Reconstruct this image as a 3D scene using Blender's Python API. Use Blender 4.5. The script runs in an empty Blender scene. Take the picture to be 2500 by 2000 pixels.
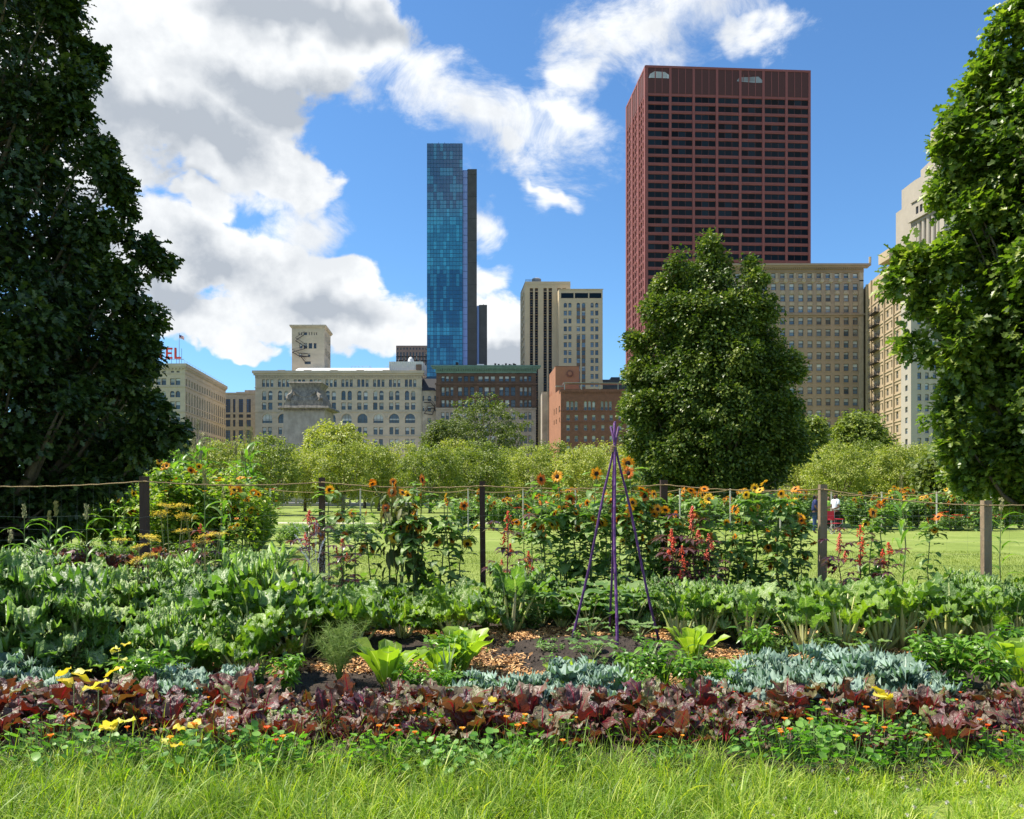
import bpy, math, random
import numpy as np
from math import sin, cos, pi, radians, atan2, atan, sqrt
rng = np.random.default_rng(7)
random.seed(7)
SC = bpy.context.scene
COL = SC.collection
CAM_H = 1.7
HOR = 1205.0
F = 2000.0
# real position of something seen at photo column px / row py when it stands Y metres away
def X(px, Y): return (px-1250.0)/F*Y
def Z(py, Y): return CAM_H+(HOR-py)/F*Y

# ---------------------------------------------------------------- mesh builder
class Geo:
    def __init__(s):
        s.V=[]; s.F=[]; s.M=[]; s.A=[]; s.n=0; s.hasA=False
    def add(s, V, Fc, mi=0, A=None):
        V=np.asarray(V,float).reshape(-1,3)
        if isinstance(Fc,(list,tuple)) and len(Fc) and len(set(len(f) for f in Fc))>1:
            by={}
            for f in Fc: by.setdefault(len(f),[]).append(f)
            groups=[np.array(v) for v in by.values()]
        else: groups=[np.asarray(Fc,int)]
        for g in groups:
            if g.size==0: continue
            s.F.append(g+s.n); s.M.append(np.full(len(g),mi,np.int32))
        s.V.append(V)
        if A is None: A=np.zeros((len(V),3)); A[:,0]=.5; A[:,1]=.5; A[:,2]=.5
        s.A.append(np.asarray(A,float)); s.n+=len(V)
        return s
    def box(s, x0,x1,y0,y1,z0,z1, mi=0, A=None):
        V=[(x0,y0,z0),(x1,y0,z0),(x1,y1,z0),(x0,y1,z0),(x0,y0,z1),(x1,y0,z1),(x1,y1,z1),(x0,y1,z1)]
        s.add(V,[(0,3,2,1),(4,5,6,7),(0,1,5,4),(1,2,6,5),(2,3,7,6),(3,0,4,7)],mi,A); return s
    def prism(s, pts, z0, z1, mi=0, mtop=None, skip=(), bottom=False):
        n=len(pts); V=[(p[0],p[1],z0) for p in pts]+[(p[0],p[1],z1) for p in pts]
        Fc=[(i,(i+1)%n,(i+1)%n+n,i+n) for i in range(n) if i not in skip]
        if Fc: s.add(V,Fc,mi)
        s.add(V,[tuple(range(n,2*n))],mi if mtop is None else mtop)
        if bottom: s.add(V,[tuple(range(n-1,-1,-1))],mi)
        return s
    def tube(s, P, R, k=5, mi=0, A=None, cap=True):
        V,Fc=tube(P,R,k,cap); 
        if A is None: s.add(V,Fc,mi)
        else: s.add(V,Fc,mi,np.tile(np.array(A,float),(len(V),1)))
        return s
    def merge(s, g, mi=None, M=None):
        for V in [g]:
            pass
        off=s.n
        for a in g.V: s.V.append(a if M is None else a@M[:3,:3].T+M[:3,3])
        for f in g.F: s.F.append(f+off)
        for m in g.M: s.M.append(m if mi is None else np.full(len(m),mi,np.int32))
        s.A+=g.A; s.n+=g.n
    def mesh(s, name, mats, smooth=False):
        me=bpy.data.meshes.new(name)
        if s.n==0: return me
        V=np.concatenate(s.V).astype(np.float32)
        nl=sum(f.size for f in s.F); npol=sum(len(f) for f in s.F)
        me.vertices.add(len(V)); me.vertices.foreach_set('co',V.ravel())
        me.loops.add(nl); me.polygons.add(npol)
        me.loops.foreach_set('vertex_index',np.concatenate([f.ravel() for f in s.F]).astype(np.int32))
        tot=np.concatenate([np.full(len(f),f.shape[1],np.int32) for f in s.F])
        st=np.concatenate([[0],np.cumsum(tot)[:-1]]).astype(np.int32)
        me.polygons.foreach_set('loop_start',st)
        me.polygons.foreach_set('material_index',np.concatenate(s.M))
        me.polygons.foreach_set('use_smooth',np.full(npol,bool(smooth)))
        for m in (mats if isinstance(mats,(list,tuple)) else [mats]): me.materials.append(m)
        at=me.attributes.new('lc','FLOAT_VECTOR','POINT')
        at.data.foreach_set('vector',np.concatenate(s.A).astype(np.float32).ravel())
        me.update(calc_edges=True)
        return me
def tube(P,R,k=5,cap=True):
    P=np.asarray(P,float); n=len(P); R=np.broadcast_to(np.asarray(R,float),(n,))
    T=np.gradient(P,axis=0); T/=np.linalg.norm(T,axis=1)[:,None]+1e-9
    ref=np.array([0,0,1.]) if abs(T[0,2])<.9 else np.array([1.,0,0])
    U=np.cross(ref,T); U/=np.linalg.norm(U,axis=1)[:,None]+1e-9
    W=np.cross(T,U)
    a=np.arange(k)*2*pi/k
    V=P[:,None]+R[:,None,None]*(np.cos(a)[None,:,None]*U[:,None]+np.sin(a)[None,:,None]*W[:,None])
    Fc=[]
    for i in range(n-1):
        for j in range(k):
            j2=(j+1)%k; Fc.append((i*k+j,i*k+j2,(i+1)*k+j2,(i+1)*k+j))
    V=V.reshape(-1,3)
    if cap:
        Fc=Fc+[tuple(range(k-1,-1,-1)),tuple((n-1)*k+j for j in range(k))]
    return V,Fc

# ---------------------------------------------------------------- objects
def kids(o): return CH.get(o.name,[])
CH={}
def tag(o,label=None,cat=None,group=None,kind=None):
    if label: o['label']=label
    if cat: o['category']=cat
    if group: o['group']=group
    if kind: o['kind']=kind
    return o
def link(o,parent=None):
    COL.objects.link(o)
    if parent is not None:
        o.parent=parent; CH.setdefault(parent.name,[]).append(o)
    return o
def empty(name,loc=(0,0,0),rz=0,label=None,cat=None,group=None):
    o=bpy.data.objects.new(name,None); link(o); o.location=loc; o.rotation_euler=(0,0,rz)
    o.empty_display_size=.1
    return tag(o,label,cat,group)
def obj(name,g,mats,parent=None,smooth=False,loc=None,label=None,cat=None,group=None,kind=None):
    me=g if isinstance(g,bpy.types.Mesh) else g.mesh(name,mats,smooth)
    o=bpy.data.objects.new(name,me); link(o,parent)
    if loc is not None: o.location=loc
    return tag(o,label,cat,group,kind)
def dup(root,loc=None,rz=0,sc=1,label=None,group=None,tilt=(0,0)):
    r=root.copy(); link(r)
    if loc is not None: r.location=loc
    r.rotation_euler=(tilt[0],tilt[1],rz); r.scale=(sc,sc,sc) if np.isscalar(sc) else sc
    if label: r['label']=label
    if group: r['group']=group
    for ch in list(kids(root)):
        c=ch.copy(); link(c,r)
        for gd in kids(ch):
            d=gd.copy(); link(d,c)
    return r
ORD=['first','second','third','fourth','fifth','sixth','seventh','eighth','ninth','tenth','eleventh','twelfth','thirteenth','fourteenth','fifteenth','sixteenth','seventeenth','eighteenth','nineteenth','twentieth','twenty-first','twenty-second','twenty-third','twenty-fourth','twenty-fifth','twenty-sixth','twenty-seventh','twenty-eighth','twenty-ninth','thirtieth']+['thirty-'+w for w in ('first','second','third','fourth','fifth','sixth','seventh','eighth','ninth')]

# ---------------------------------------------------------------- materials
def nodes(name):
    m=bpy.data.materials.new(name); m.use_nodes=True
    nt=m.node_tree; nt.nodes.clear()
    out=nt.nodes.new('ShaderNodeOutputMaterial')
    return m,nt,out
def nn(nt,t,**kw):
    n=nt.nodes.new(t)
    for k,v in kw.items():
        if k.startswith('i_'): n.inputs[k[2:].replace('_',' ')].default_value=v
        elif k.startswith('n'): n.inputs[int(k[1:])].default_value=v
        else: setattr(n,k,v)
    return n
def mul(c,k): return (c[0]*k,c[1]*k,c[2]*k,1)
def mat(name,c,rough=.8,scale=1.5,var=.18,bump=.0,bscale=None,metal=0,spec=.4,c2=None,stretch=None,detail=6):
    m,nt,out=nodes(name); L=nt.links.new
    b=nn(nt,'ShaderNodeBsdfPrincipled'); L(b.outputs[0],out.inputs[0])
    b.inputs['Roughness'].default_value=rough; b.inputs['Metallic'].default_value=metal
    b.inputs['Specular IOR Level'].default_value=spec
    tc=nn(nt,'ShaderNodeTexCoord'); mp=nn(nt,'ShaderNodeMapping'); L(tc.outputs['Object'],mp.inputs[0])
    if stretch: mp.inputs['Scale'].default_value=stretch
    n=nn(nt,'ShaderNodeTexNoise'); n.inputs['Scale'].default_value=scale; n.inputs['Detail'].default_value=detail; n.inputs['Roughness'].default_value=.65
    L(mp.outputs[0],n.inputs['Vector'])
    r=nn(nt,'ShaderNodeValToRGB'); e=r.color_ramp.elements
    e[0].position=.3; e[1].position=.7
    e[0].color=mul(c,1-var) if c2 is None else mul(c2,1); e[1].color=mul(c,1+var) if c2 is None else mul(c,1)
    L(n.outputs['Fac'],r.inputs[0]); L(r.outputs[0],b.inputs['Base Color'])
    if bump:
        n2=nn(nt,'ShaderNodeTexNoise'); n2.inputs['Scale'].default_value=bscale or scale*6; n2.inputs['Detail'].default_value=5
        L(mp.outputs[0],n2.inputs['Vector'])
        bp=nn(nt,'ShaderNodeBump'); bp.inputs['Strength'].default_value=bump; bp.inputs['Distance'].default_value=.05
        L(n2.outputs['Fac'],bp.inputs['Height']); L(bp.outputs[0],b.inputs['Normal'])
    return m
def leafmat(name,cols,trans=.35,rough=.45,vein=None,vw=.12,tcol=None,spec=.5,objvar=.25,along=None,bump=0,bs=70):
    """cols: leaf colours spread over the per-leaf random value; vein: midrib colour; along: colour towards the leaf base"""
    cols=[(c[0]*1.12,c[1]*1.08,c[2]*.85) if (c[1]>c[0] and c[2]<c[0]*1.01) else c for c in cols]
    m,nt,out=nodes(name); L=nt.links.new
    at=nn(nt,'ShaderNodeAttribute',attribute_name='lc'); sx=nn(nt,'ShaderNodeSeparateXYZ'); L(at.outputs['Vector'],sx.inputs[0])
    oi=nn(nt,'ShaderNodeObjectInfo')
    ad=nn(nt,'ShaderNodeMath',operation='MULTIPLY_ADD'); ad.inputs[1].default_value=objvar; L(oi.outputs['Random'],ad.inputs[0]); 
    sb=nn(nt,'ShaderNodeMath',operation='SUBTRACT'); L(sx.outputs[0],sb.inputs[0]); sb.inputs[1].default_value=objvar/2
    L(sb.outputs[0],ad.inputs[2])
    r=nn(nt,'ShaderNodeValToRGB'); cr=r.color_ramp
    while len(cr.elements)<len(cols): cr.elements.new(.5)
    for i,c in enumerate(cols):
        cr.elements[i].position=i/(len(cols)-1); cr.elements[i].color=(*c,1)
    L(ad.outputs[0],r.inputs[0]); col=r.outputs[0]
    if vein:
        mr=nn(nt,'ShaderNodeMapRange'); L(sx.outputs[1],mr.inputs[0]); mr.inputs[1].default_value=vw; mr.inputs[2].default_value=vw*2.2; mr.inputs[3].default_value=1; mr.inputs[4].default_value=0
        mx=nn(nt,'ShaderNodeMix',data_type='RGBA'); L(mr.outputs[0],mx.inputs['Factor']); L(col,mx.inputs[6]); mx.inputs[7].default_value=(*vein,1); col=mx.outputs[2]
    hs=nn(nt,'ShaderNodeHueSaturation'); hs.inputs['Value'].default_value=1.0
    L(col,hs.inputs['Color'])
    b=nn(nt,'ShaderNodeBsdfPrincipled'); b.inputs['Roughness'].default_value=rough; b.inputs['Specular IOR Level'].default_value=spec
    L(hs.outputs[0],b.inputs['Base Color'])
    t=nn(nt,'ShaderNodeBsdfTranslucent')
    if bump:
        tc=nn(nt,'ShaderNodeTexCoord'); nz=nn(nt,'ShaderNodeTexNoise'); nz.inputs['Scale'].default_value=bs; nz.inputs['Detail'].default_value=2; L(tc.outputs['Object'],nz.inputs['Vector']); bp=nn(nt,'ShaderNodeBump'); bp.inputs['Strength'].default_value=bump; bp.inputs['Distance'].default_value=.02; L(nz.outputs['Fac'],bp.inputs['Height']); L(bp.outputs[0],b.inputs['Normal']); L(bp.outputs[0],t.inputs['Normal'])
    if tcol:
        mx2=nn(nt,'ShaderNodeMix',data_type='RGBA',blend_type='MULTIPLY'); mx2.inputs['Factor'].default_value=1; L(hs.outputs[0],mx2.inputs[6]); mx2.inputs[7].default_value=(*tcol,1); L(mx2.outputs[2],t.inputs[0])
    else: L(hs.outputs[0],t.inputs[0])
    ms=nn(nt,'ShaderNodeMixShader'); ms.inputs[0].default_value=trans; L(b.outputs[0],ms.inputs[1]); L(t.outputs[0],ms.inputs[2]); L(ms.outputs[0],out.inputs[0])
    return m
# ================================================================ CITY
M={}
M['lime']=mat('limestone',(.48,.405,.31),.85,.25,.14,.15,stretch=(1,1,2.2))
M['lime_dark']=mat('limestone_weathered',(.36,.31,.25),.9,.3,.3,.2)
M['tan']=mat('tan_brick',(.52,.41,.27),.8,.2,.07,.1)
M['tan_pan']=mat('bronze_spandrel',(.15,.10,.07),.6,1,.2)
M['brown']=mat('buff_brick',(.33,.245,.18),.85,.25,.12,.15)
M['brown_l']=mat('buff_terracotta',(.40,.32,.235),.8,.8,.2,.3,1.5)
M['cream']=mat('cream_brick',(.43,.33,.215),.8,.3,.1,.1)
M['white']=mat('pale_stone',(.40,.36,.30),.8,.2,.08,.1)
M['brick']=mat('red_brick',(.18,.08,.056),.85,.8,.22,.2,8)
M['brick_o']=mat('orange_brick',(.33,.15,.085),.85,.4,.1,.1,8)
M['fine']=mat('dark_brownstone',(.11,.068,.05),.85,.5,.35,.5,2)
M['fine_l']=mat('grey_granite',(.33,.28,.23),.85,.5,.2,.2)
M['copper']=mat('copper_patina',(.13,.22,.19),.7,1,.25,.2)
M['black']=mat('black_metal',(.02,.02,.025),.6,2,.3)
M['iron']=mat('dark_iron',(.035,.03,.03),.6,3,.3)
M['roofw']=mat('white_roofing',(.78,.78,.76),.5,.4,.05)
M['ducts']=mat('galvanised_plant_room',(.55,.56,.56),.5,.6,.08,.1)
M['rust']=mat('rust_red_steel',(.25,.078,.066),.6,.15,.08)
M['rust_g']=mat('rust_red_louvre',(.085,.03,.025),.7,1.2,.15,stretch=(1,1,12))
M['conc']=mat('dark_concrete',(.07,.07,.072),.85,.3,.2,.2)
M['purple']=mat('mauve_granite',(.27,.18,.17),.75,.4,.12)
M['pylon']=mat('weathered_pylon_stone',(.36,.315,.26),.9,.5,.3,.3,3)
M['pylon_d']=mat('lichen_dark_stone',(.22,.195,.165),.95,1.4,.55,.4,4)
M['grey']=mat('grey_steel',(.3,.31,.33),.5,1,.15)
M['redsign']=mat('red_enamel',(.55,.06,.035),.5,1,.1)
def glassmat(name,c,rough=.08,objv=.5,c2=None,spec=.8,metal=0.0):
    m,nt,out=nodes(name); L=nt.links.new
    b=nn(nt,'ShaderNodeBsdfPrincipled'); b.inputs['Roughness'].default_value=rough; b.inputs['Specular IOR Level'].default_value=spec; b.inputs['Metallic'].default_value=metal
    oi=nn(nt,'ShaderNodeObjectInfo'); r=nn(nt,'ShaderNodeValToRGB'); e=r.color_ramp.elements
    e[0].color=mul(c,1-objv); e[1].color=mul(c2 or c,1+objv if c2 is None else 1)
    at=nn(nt,'ShaderNodeAttribute',attribute_name='lc'); sx=nn(nt,'ShaderNodeSeparateXYZ'); L(at.outputs['Vector'],sx.inputs[0])
    a=nn(nt,'ShaderNodeMath',operation='ADD'); L(oi.outputs['Random'],a.inputs[0]); L(sx.outputs[0],a.inputs[1])
    f=nn(nt,'ShaderNodeMath',operation='FRACT'); L(a.outputs[0],f.inputs[0]); L(f.outputs[0],r.inputs[0]); L(r.outputs[0],b.inputs['Base Color'])
    # old panes are never perfectly flat
    tc=nn(nt,'ShaderNodeTexCoord'); n=nn(nt,'ShaderNodeTexNoise'); n.inputs['Scale'].default_value=.6; L(tc.outputs['Object'],n.inputs['Vector'])
    bp=nn(nt,'ShaderNodeBump'); bp.inputs['Strength'].default_value=.08; L(n.outputs['Fac'],bp.inputs['Height']); L(bp.outputs[0],b.inputs['Normal'])
    L(b.outputs[0],out.inputs[0]); return m
M['glass']=glassmat('window_glass',(.035,.045,.06),.1,.6)
M['glassb']=glassmat('window_glass_sky',(.10,.15,.2),.12,.7)
M['glassk']=glassmat('dark_office_glass',(.006,.013,.02),.15,.8,spec=.12)
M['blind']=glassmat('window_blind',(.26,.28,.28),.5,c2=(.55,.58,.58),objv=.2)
M['frame']=mat('window_frame_dark',(.09,.07,.06),.6,3,.2)
M['framew']=mat('window_frame_pale',(.4,.37,.32),.6,3,.2)

class Wall:
    """a wall from A to B (left to right as seen from outside) with real openings"""
    def __init__(s,A,B): 
        s.A=np.array(A,float); s.B=np.array(B,float); d=s.B-s.A; s.L=np.linalg.norm(d); s.t=d/s.L; s.n=np.array([s.t[1],-s.t[0]]); s.ang=atan2(s.t[1],s.t[0])
        s.g=Geo(); s.win=[]
    def P(s,u,z,o=0): q=s.A+s.t*u-s.n*o; return (q[0],q[1],z)
    def quad(s,u0,u1,z0,z1,o=0,mi=0): s.g.add([s.P(u0,z0,o),s.P(u1,z0,o),s.P(u1,z1,o),s.P(u0,z1,o)],[(0,1,2,3)],mi)
    def rows(s,z0,z1,rows,dep=.35,mi=0):
        z=z0
        for zb,zt,ops in sorted(rows,key=lambda r:r[0]):
            if zb>z+1e-4: s.quad(0,s.L,z,zb,0,mi)
            u=0
            for op in sorted(ops):
                u0,u1=op[0],op[1]; arch=len(op)>2 and op[2]
                if u0>u+1e-4: s.quad(u,u0,zb,zt,0,mi)
                rim=[(u0,zb),(u1,zb)]
                if arch:
                    r=(u1-u0)/2; c=(u0+u1)/2; zs=zt-r; n=8
                    arc=[(c+r*cos(pi*i/n),zs+r*sin(pi*i/n)) for i in range(n+1)]
                    rim+=arc
                    for i in range(n):
                        cor=(u1,zt) if i<n//2 else (u0,zt)
                        a,b=arc[i],arc[i+1]
                        s.g.add([s.P(*cor),s.P(*b),s.P(*a)],[(0,1,2)],mi)
                    
                else: rim+=[(u1,zt),(u0,zt)]
                k=len(rim)
                V=[s.P(a,b) for a,b in rim]+[s.P(a,b,dep) for a,b in rim]
                s.g.add(V,[(i,i+k,(i+1)%k+k,(i+1)%k) for i in range(k)],mi)
                s.win.append((u0,u1,zb,zt,arch,dep)); u=u1
            if u<s.L-1e-4: s.quad(u,s.L,zb,zt,0,mi)
            z=zt
        if z<z1-1e-4: s.quad(0,s.L,z,z1,0,mi)
    def band(s,z0,z1,out,u0=None,u1=None,mi=0,inn=0.02):
        u0=-out if u0 is None else u0; u1=s.L+out if u1 is None else u1
        V=[s.P(u0,z0,-out),s.P(u1,z0,-out),s.P(u1,z0,inn),s.P(u0,z0,inn),s.P(u0,z1,-out),s.P(u1,z1,-out),s.P(u1,z1,inn),s.P(u0,z1,inn)]
        s.g.add(V,[(0,3,2,1),(4,5,6,7),(0,1,5,4),(1,2,6,5),(2,3,7,6),(3,0,4,7)],mi)
WC={}
def win_geo(w,h,arch,mull,mh,glass,blind,frm,fw=.09):
    """window seen from outside: x across, z up, y inward; frame bars, panes and part-drawn blind"""
    g=Geo(); A=None
    def rect(x0,x1,z0,z1,y,mi,a=None):
        g.add([(x0,y,z0),(x1,y,z0),(x1,y,z1),(x0,y,z1)],[(0,1,2,3)],mi,None if a is None else np.tile([a,.5,.5],(4,1)))
    zt=h-(w/2 if arch else 0)
    cols=mull+1; pw=w/cols
    for i in range(cols):
        x0=i*pw; x1=x0+pw
        b=blind if blind<2 else random.choice([0,.3,.5,.6])
        zz=zt*(1-b); a=random.random()*.35
        if zz>.02: rect(x0,x1,0,zz,.06,0,a)
        if b>0: rect(x0,x1,zz,zt,.05,1,a)
    if arch:
        n=8; c=w/2; r=w/2
        g.add([(c,.06,zt)]+[(c+r*cos(pi*i/n),.06,zt+r*sin(pi*i/n)) for i in range(n+1)],[(0,i+1,i+2) for i in range(n)],1 if blind>.4 and blind<2 else 0)
    for i in range(1,cols): g.box(i*pw-fw/2,i*pw+fw/2,0,.05,fw,h-fw-(abs(i*pw-w/2)*.6 if arch else 0),2)
    for k in range(1,mh+1): g.box(0,w,.01,.05,zt*k/(mh+1)-fw/2,zt*k/(mh+1)+fw/2,2)
    g.box(0,fw,0,.05,0,zt,2); g.box(w-fw,w,0,.05,0,zt,2); g.box(fw,w-fw,0,.05,0,fw,2)
    if not arch: g.box(fw,w-fw,0,.05,zt-fw,zt,2)
    return g
def add_windows(parent,walls,mull=0,mh=1,glass='glass',blind='blind',frm='frame',blinds=(0,.3,.5,.6),limit=100,fw=.09,sel=None,zmin=-1):
    """the openings that show largest become window parts of their own; past `limit` the rest are one part"""
    L=[]
    for w in walls: L+=[(w,)+q for q in w.win]
    L=[q for q in L if q[4]>zmin]
    L.sort(key=lambda q:-(min(q[4],1e9)))
    mats=[M[glass],M[blind],M[frm]]; rest=Geo()
    for i,(w,u0,u1,zb,zt,arch,dep) in enumerate(L):
        b=random.choice(blinds); p=w.P(u0,zb,dep-.1)
        mu=mull(u1-u0) if callable(mull) else mull
        key=(round(u1-u0,2),round(zt-zb,2),arch,mu,mh,b,glass,blind,frm)
        if i<limit:
            if key not in WC: WC[key]=win_geo(u1-u0,zt-zb,arch,mu,mh,glass,b,frm,fw).mesh('window',mats)
            o=bpy.data.objects.new('window',WC[key]); link(o,parent); o.location=p; o.rotation_euler=(0,0,w.ang)
        else:
            g=win_geo(u1-u0,zt-zb,arch,mu,mh,glass,b,frm,fw); c,s_=cos(w.ang),sin(w.ang)
            Mx=np.array([[c,-s_,0,p[0]],[s_,c,0,p[1]],[0,0,1,p[2]],[0,0,0,1]]); 
            a=random.random()*.6
            for q in g.A: q[:,0]+=a
            rest.merge(g,None,Mx)
    if rest.n: tag(obj('window_rows',rest,mats,parent),kind='stuff')
def frontwall(pxa,pxb,Y): return Wall((X(pxa,Y),Y),(X(pxb,Y),Y))
def U(w,Y,px): return X(px,Y)-w.A[0]
def railing(g,pts,z,h=1.1,n=6,mi=0,r=.04):
    for k in (0.5,1): g.tube([(p[0],p[1],z+h*k) for p in pts],r,4,mi)
    for a,b in zip(pts[:-1],pts[1:]):
        for i in range(n+1):
            q=np.array(a)+(np.array(b)-np.array(a))*i/n; g.tube([(q[0],q[1],z),(q[0],q[1],z+h)],r,4,mi)

# ---- beige ten-bay hall building with low tower --------------------------------
def auditorium():
    Y=290.; x0,x1=X(623,Y),X(1030,Y); zr=Z(917,Y)
    B=empty('stone_building',((x0+x1)/2,Y,0),0,'long beige stone building with rows of arched windows and a white skylight roof','building')
    off=np.array([(x0+x1)/2,Y])
    w=frontwall(623,1030,Y); w.A-=off; w.B-=off
    q=lambda zx:(zx/3.593+600); 
    def u(px): return X(px,Y)-x0
    rows=[]
    r1=[];r2=[];r3=[];r4=[];r5=[];r6=[];r7=[]
    for b in range(10):
        s0=q(142+b*139.3)
        for k in range(3): r1.append((u(s0+k*10.2),u(s0+k*10.2+7.2)))
        for k in range(2):
            r2.append((u(s0+k*15.2),u(s0+k*15.2+10.3),True)); r3.append((u(s0+k*15.2),u(s0+k*15.2+10.3)))
            r5.append((u(s0+1+k*13.5),u(s0+1+k*13.5+9.5)))
        r4.append((u(s0+.5),u(s0+25),True))
    zz=lambda py:Z(py,Y)
    rows=[(zz(944.5),zz(926.5),r1),(zz(977),zz(954),r2),(zz(1000.5),zz(983),r3),(zz(1033),zz(1010),r4),(zz(1061),zz(1043),r5),(zz(1090),zz(1072),r5),(zz(1120),zz(1102),r5),(2.,zz(1130),[(a,b) for a,b,_ in r4])]
    w.rows(0,zr,rows,.55)
    w.band(zr,zz(912),.5); w.band(zz(912),zz(905.5),.9); w.band(zz(947.5),zz(946),.22); w.band(zz(1006),zz(1004.5),.25); w.band(zz(1066),zz(1064.8),.25)
    # voussoir rings round the big arches
    for a,b,_ in r4:
        c=(a+b)/2;r=(b-a)/2;zs=zz(1010)-r
        for i in range(14):
            t0=pi*i/14;t1=pi*(i+1)/14
            V=[w.P(c+rr*cos(t),zs+rr*sin(t),o) for o in (-.14,.02) for rr,t in ((r+.02,t0),(r+.75,t0),(r+.75,t1),(r+.02,t1))]
            w.g.add(V,[(0,1,2,3),(0,4,5,1),(1,5,6,2),(2,6,7,3),(3,7,4,0)])
    # dentils
    for i in range(110):
        uu=i*w.L/110; w.band(zr-.9,zr-.02,.3,uu,uu+w.L/220)
    hw=(x1-x0)/2; D=45
    w.g.prism([(-hw,0),(hw,0),(hw,D),(-hw,D)],0,zr,0,skip=(0,))
    for i in range(6): # small parapet blocks
        w.g.box(-hw+8+i*9.3,-hw+10.6+i*9.3,-.4,.6,zz(905.5),zz(903.6))
    obj('wall',w.g,M['lime'],B)
    # white skylight vault
    g=Geo(); xa,xb=X(q(415),Y)-off[0],X(q(1250),Y)-off[0]; zt=zz(890.5); za=zz(905.4)
    n=8; prof=[(2+8*(1-cos(pi/2*i/n)),za+(zt-za)*sin(pi/2*i/n)) for i in range(n+1)]+[(24,zt),(24,za)]
    k=len(prof); V=[(xa+(1.8 if i==0 or True else 0)*i/n,y,z) for i,(y,z) in enumerate(prof)]+[(xb,y,z) for y,z in prof]
    g.add(V,[(i,i+k,(i+1)+k,i+1) for i in range(k-1)]); g.add(V,[tuple(range(k)),tuple(range(2*k-1,k-1,-1))])
    obj('skylight_roof',g,M['roofw'],B,smooth=False)
    g=Geo(); g.box(X(q(1245),Y)-off[0],X(q(1545),Y)-off[0],3,16,zz(906),zz(879.5))
    for i in range(16): xx=X(q(1250+i*18),Y)-off[0]; g.box(xx,xx+.25,2.85,2.99,zz(905),zz(880.5))
    g.box(X(q(1485),Y)-off[0],X(q(1535),Y)-off[0],2.6,2.84,zz(903),zz(887),1)
    V,Fc=tube([(X(q(1405),Y)-off[0]+t*8.2*.0,8,0) for t in (0,1)],1,8) if False else (None,None)
    pr=[(X(q(1400),Y)-off[0]+ (X(q(1462),Y)-X(q(1400),Y))*t, 6, zz(880)) for t in np.linspace(0,1,7)]
    g.tube(pr,[.3,1.6,2.1,2.25,2.1,1.5,.4],10)
    obj('plant_room',g,[M['ducts'],M['tan_pan']],B)
    g=Geo()
    for a,b in ((830,1002),(1146,1236)):
        g=Geo(); xa,xb=X(q(a),Y)-off[0],X(q(b),Y)-off[0]
        g.box(xa,xb,20,26,zz(903),zz(886)); railing(g,[(xa,20),(xb,20),(xb,26)],zz(886),1.9,5,1,.05)
        obj('roof_hatch',g,[M['lime'],M['grey']],B)
    g=Geo(); g.tube([(X(q(1270),Y)-off[0],20,zz(890)),(X(q(1270),Y)-off[0],20,zz(855))],.08,4,0); obj('mast',g,M['grey'],B)
    # tower
    Yt=304.; xa,xb=X(q(404),Yt),X(q(690),Yt); far=(X(807,Yt+16),Yt+16)
    zt=Z(795,Yt); zb=zr
    wt=Wall((xa,Yt),(xb,Yt)); 
    uu=lambda px:X(q(px),Yt)-xa
    Zt=lambda zy:Z(700+zy/3.593,Yt)
    wt.rows(zb-1,Zt(362),[(Zt(425),Zt(400),[(uu(a),uu(a+9)) for a in (463,485)]+[(uu(508),uu(538))]+[(uu(a),uu(a+8)) for a in (553,575,597,617)]),
        (Zt(543),Zt(495),[(uu(a),uu(b)) for a,b in ((470,497),(508,538),(552,582),(596,620))]),
        (Zt(616),Zt(585),[(uu(465),uu(495)),(uu(545),uu(566))]),(Zt(680),Zt(655),[(uu(515),uu(570))])],.4)
    side=Wall((xb,Yt),far); side.rows(zb-1,Zt(362),[(Zt(470),Zt(400),[(2+i*1.9,2.9+i*1.9) for i in range(7)]),(Zt(590),Zt(530),[(2+i*1.9,3.4+i*1.9) for i in range(7)])],.4)
    side.rows and None
    g=Geo(); g.merge(wt.g); g.merge(side.g)
    dx=far[0]-xb
    g.prism([(xa,Yt),(xb,Yt),far,(xa+dx,Yt+16)],zb-1,Zt(362),0,skip=(0,1))
    # flared crown: stacked slabs, each a little wider
    for i,(o,za,zc) in enumerate(((.25,362,356),(.45,356,348),(.7,348,337))):
        g.prism([(xa-o,Yt-o),(xb+o,Yt-o),(far[0]+o,far[1]+o),(xa+dx-o,Yt+16+o)],Zt(za),Zt(zc),0,bottom=True)
    for gg in (g,): 
        for a in gg.V: a[:,0]-=off[0]; a[:,1]-=off[1]
    obj('tower',g,M['lime'],B)
    for ww in (wt,side): ww.A-=off; ww.B-=off
    gi=Geo() # fire escape
    pts=[(520,425),(440,478),(470,495),(540,543),(412,577),(470,610),(565,618),(490,620),(530,668)]
    P=[(X(q(a),Yt)-off[0],Yt-.9-off[1],Zt(b)) for a,b in pts]
    for a,b in zip(P[:-1],P[1:]): gi.tube([a,b],.14,4); gi.tube([(a[0],a[1],a[2]+1.1),(b[0],b[1],b[2]+1.1)],.07,4)
    obj('fire_escape',gi,M['iron'],B)
    for px in (550,620): gi=Geo(); gi.tube([(X(q(px),Yt)-off[0],Yt+6-off[1],Zt(340)),(X(q(px),Yt)-off[0],Yt+6-off[1],Zt(296))],.06,4); obj('mast',gi,M['grey'],B)
    add_windows(B,[w,wt,side],mull=lambda W:2 if W>3 else 0,mh=1,blinds=(0,0,.3,.5,.5),glass='glass',limit=100)
auditorium()

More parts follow.
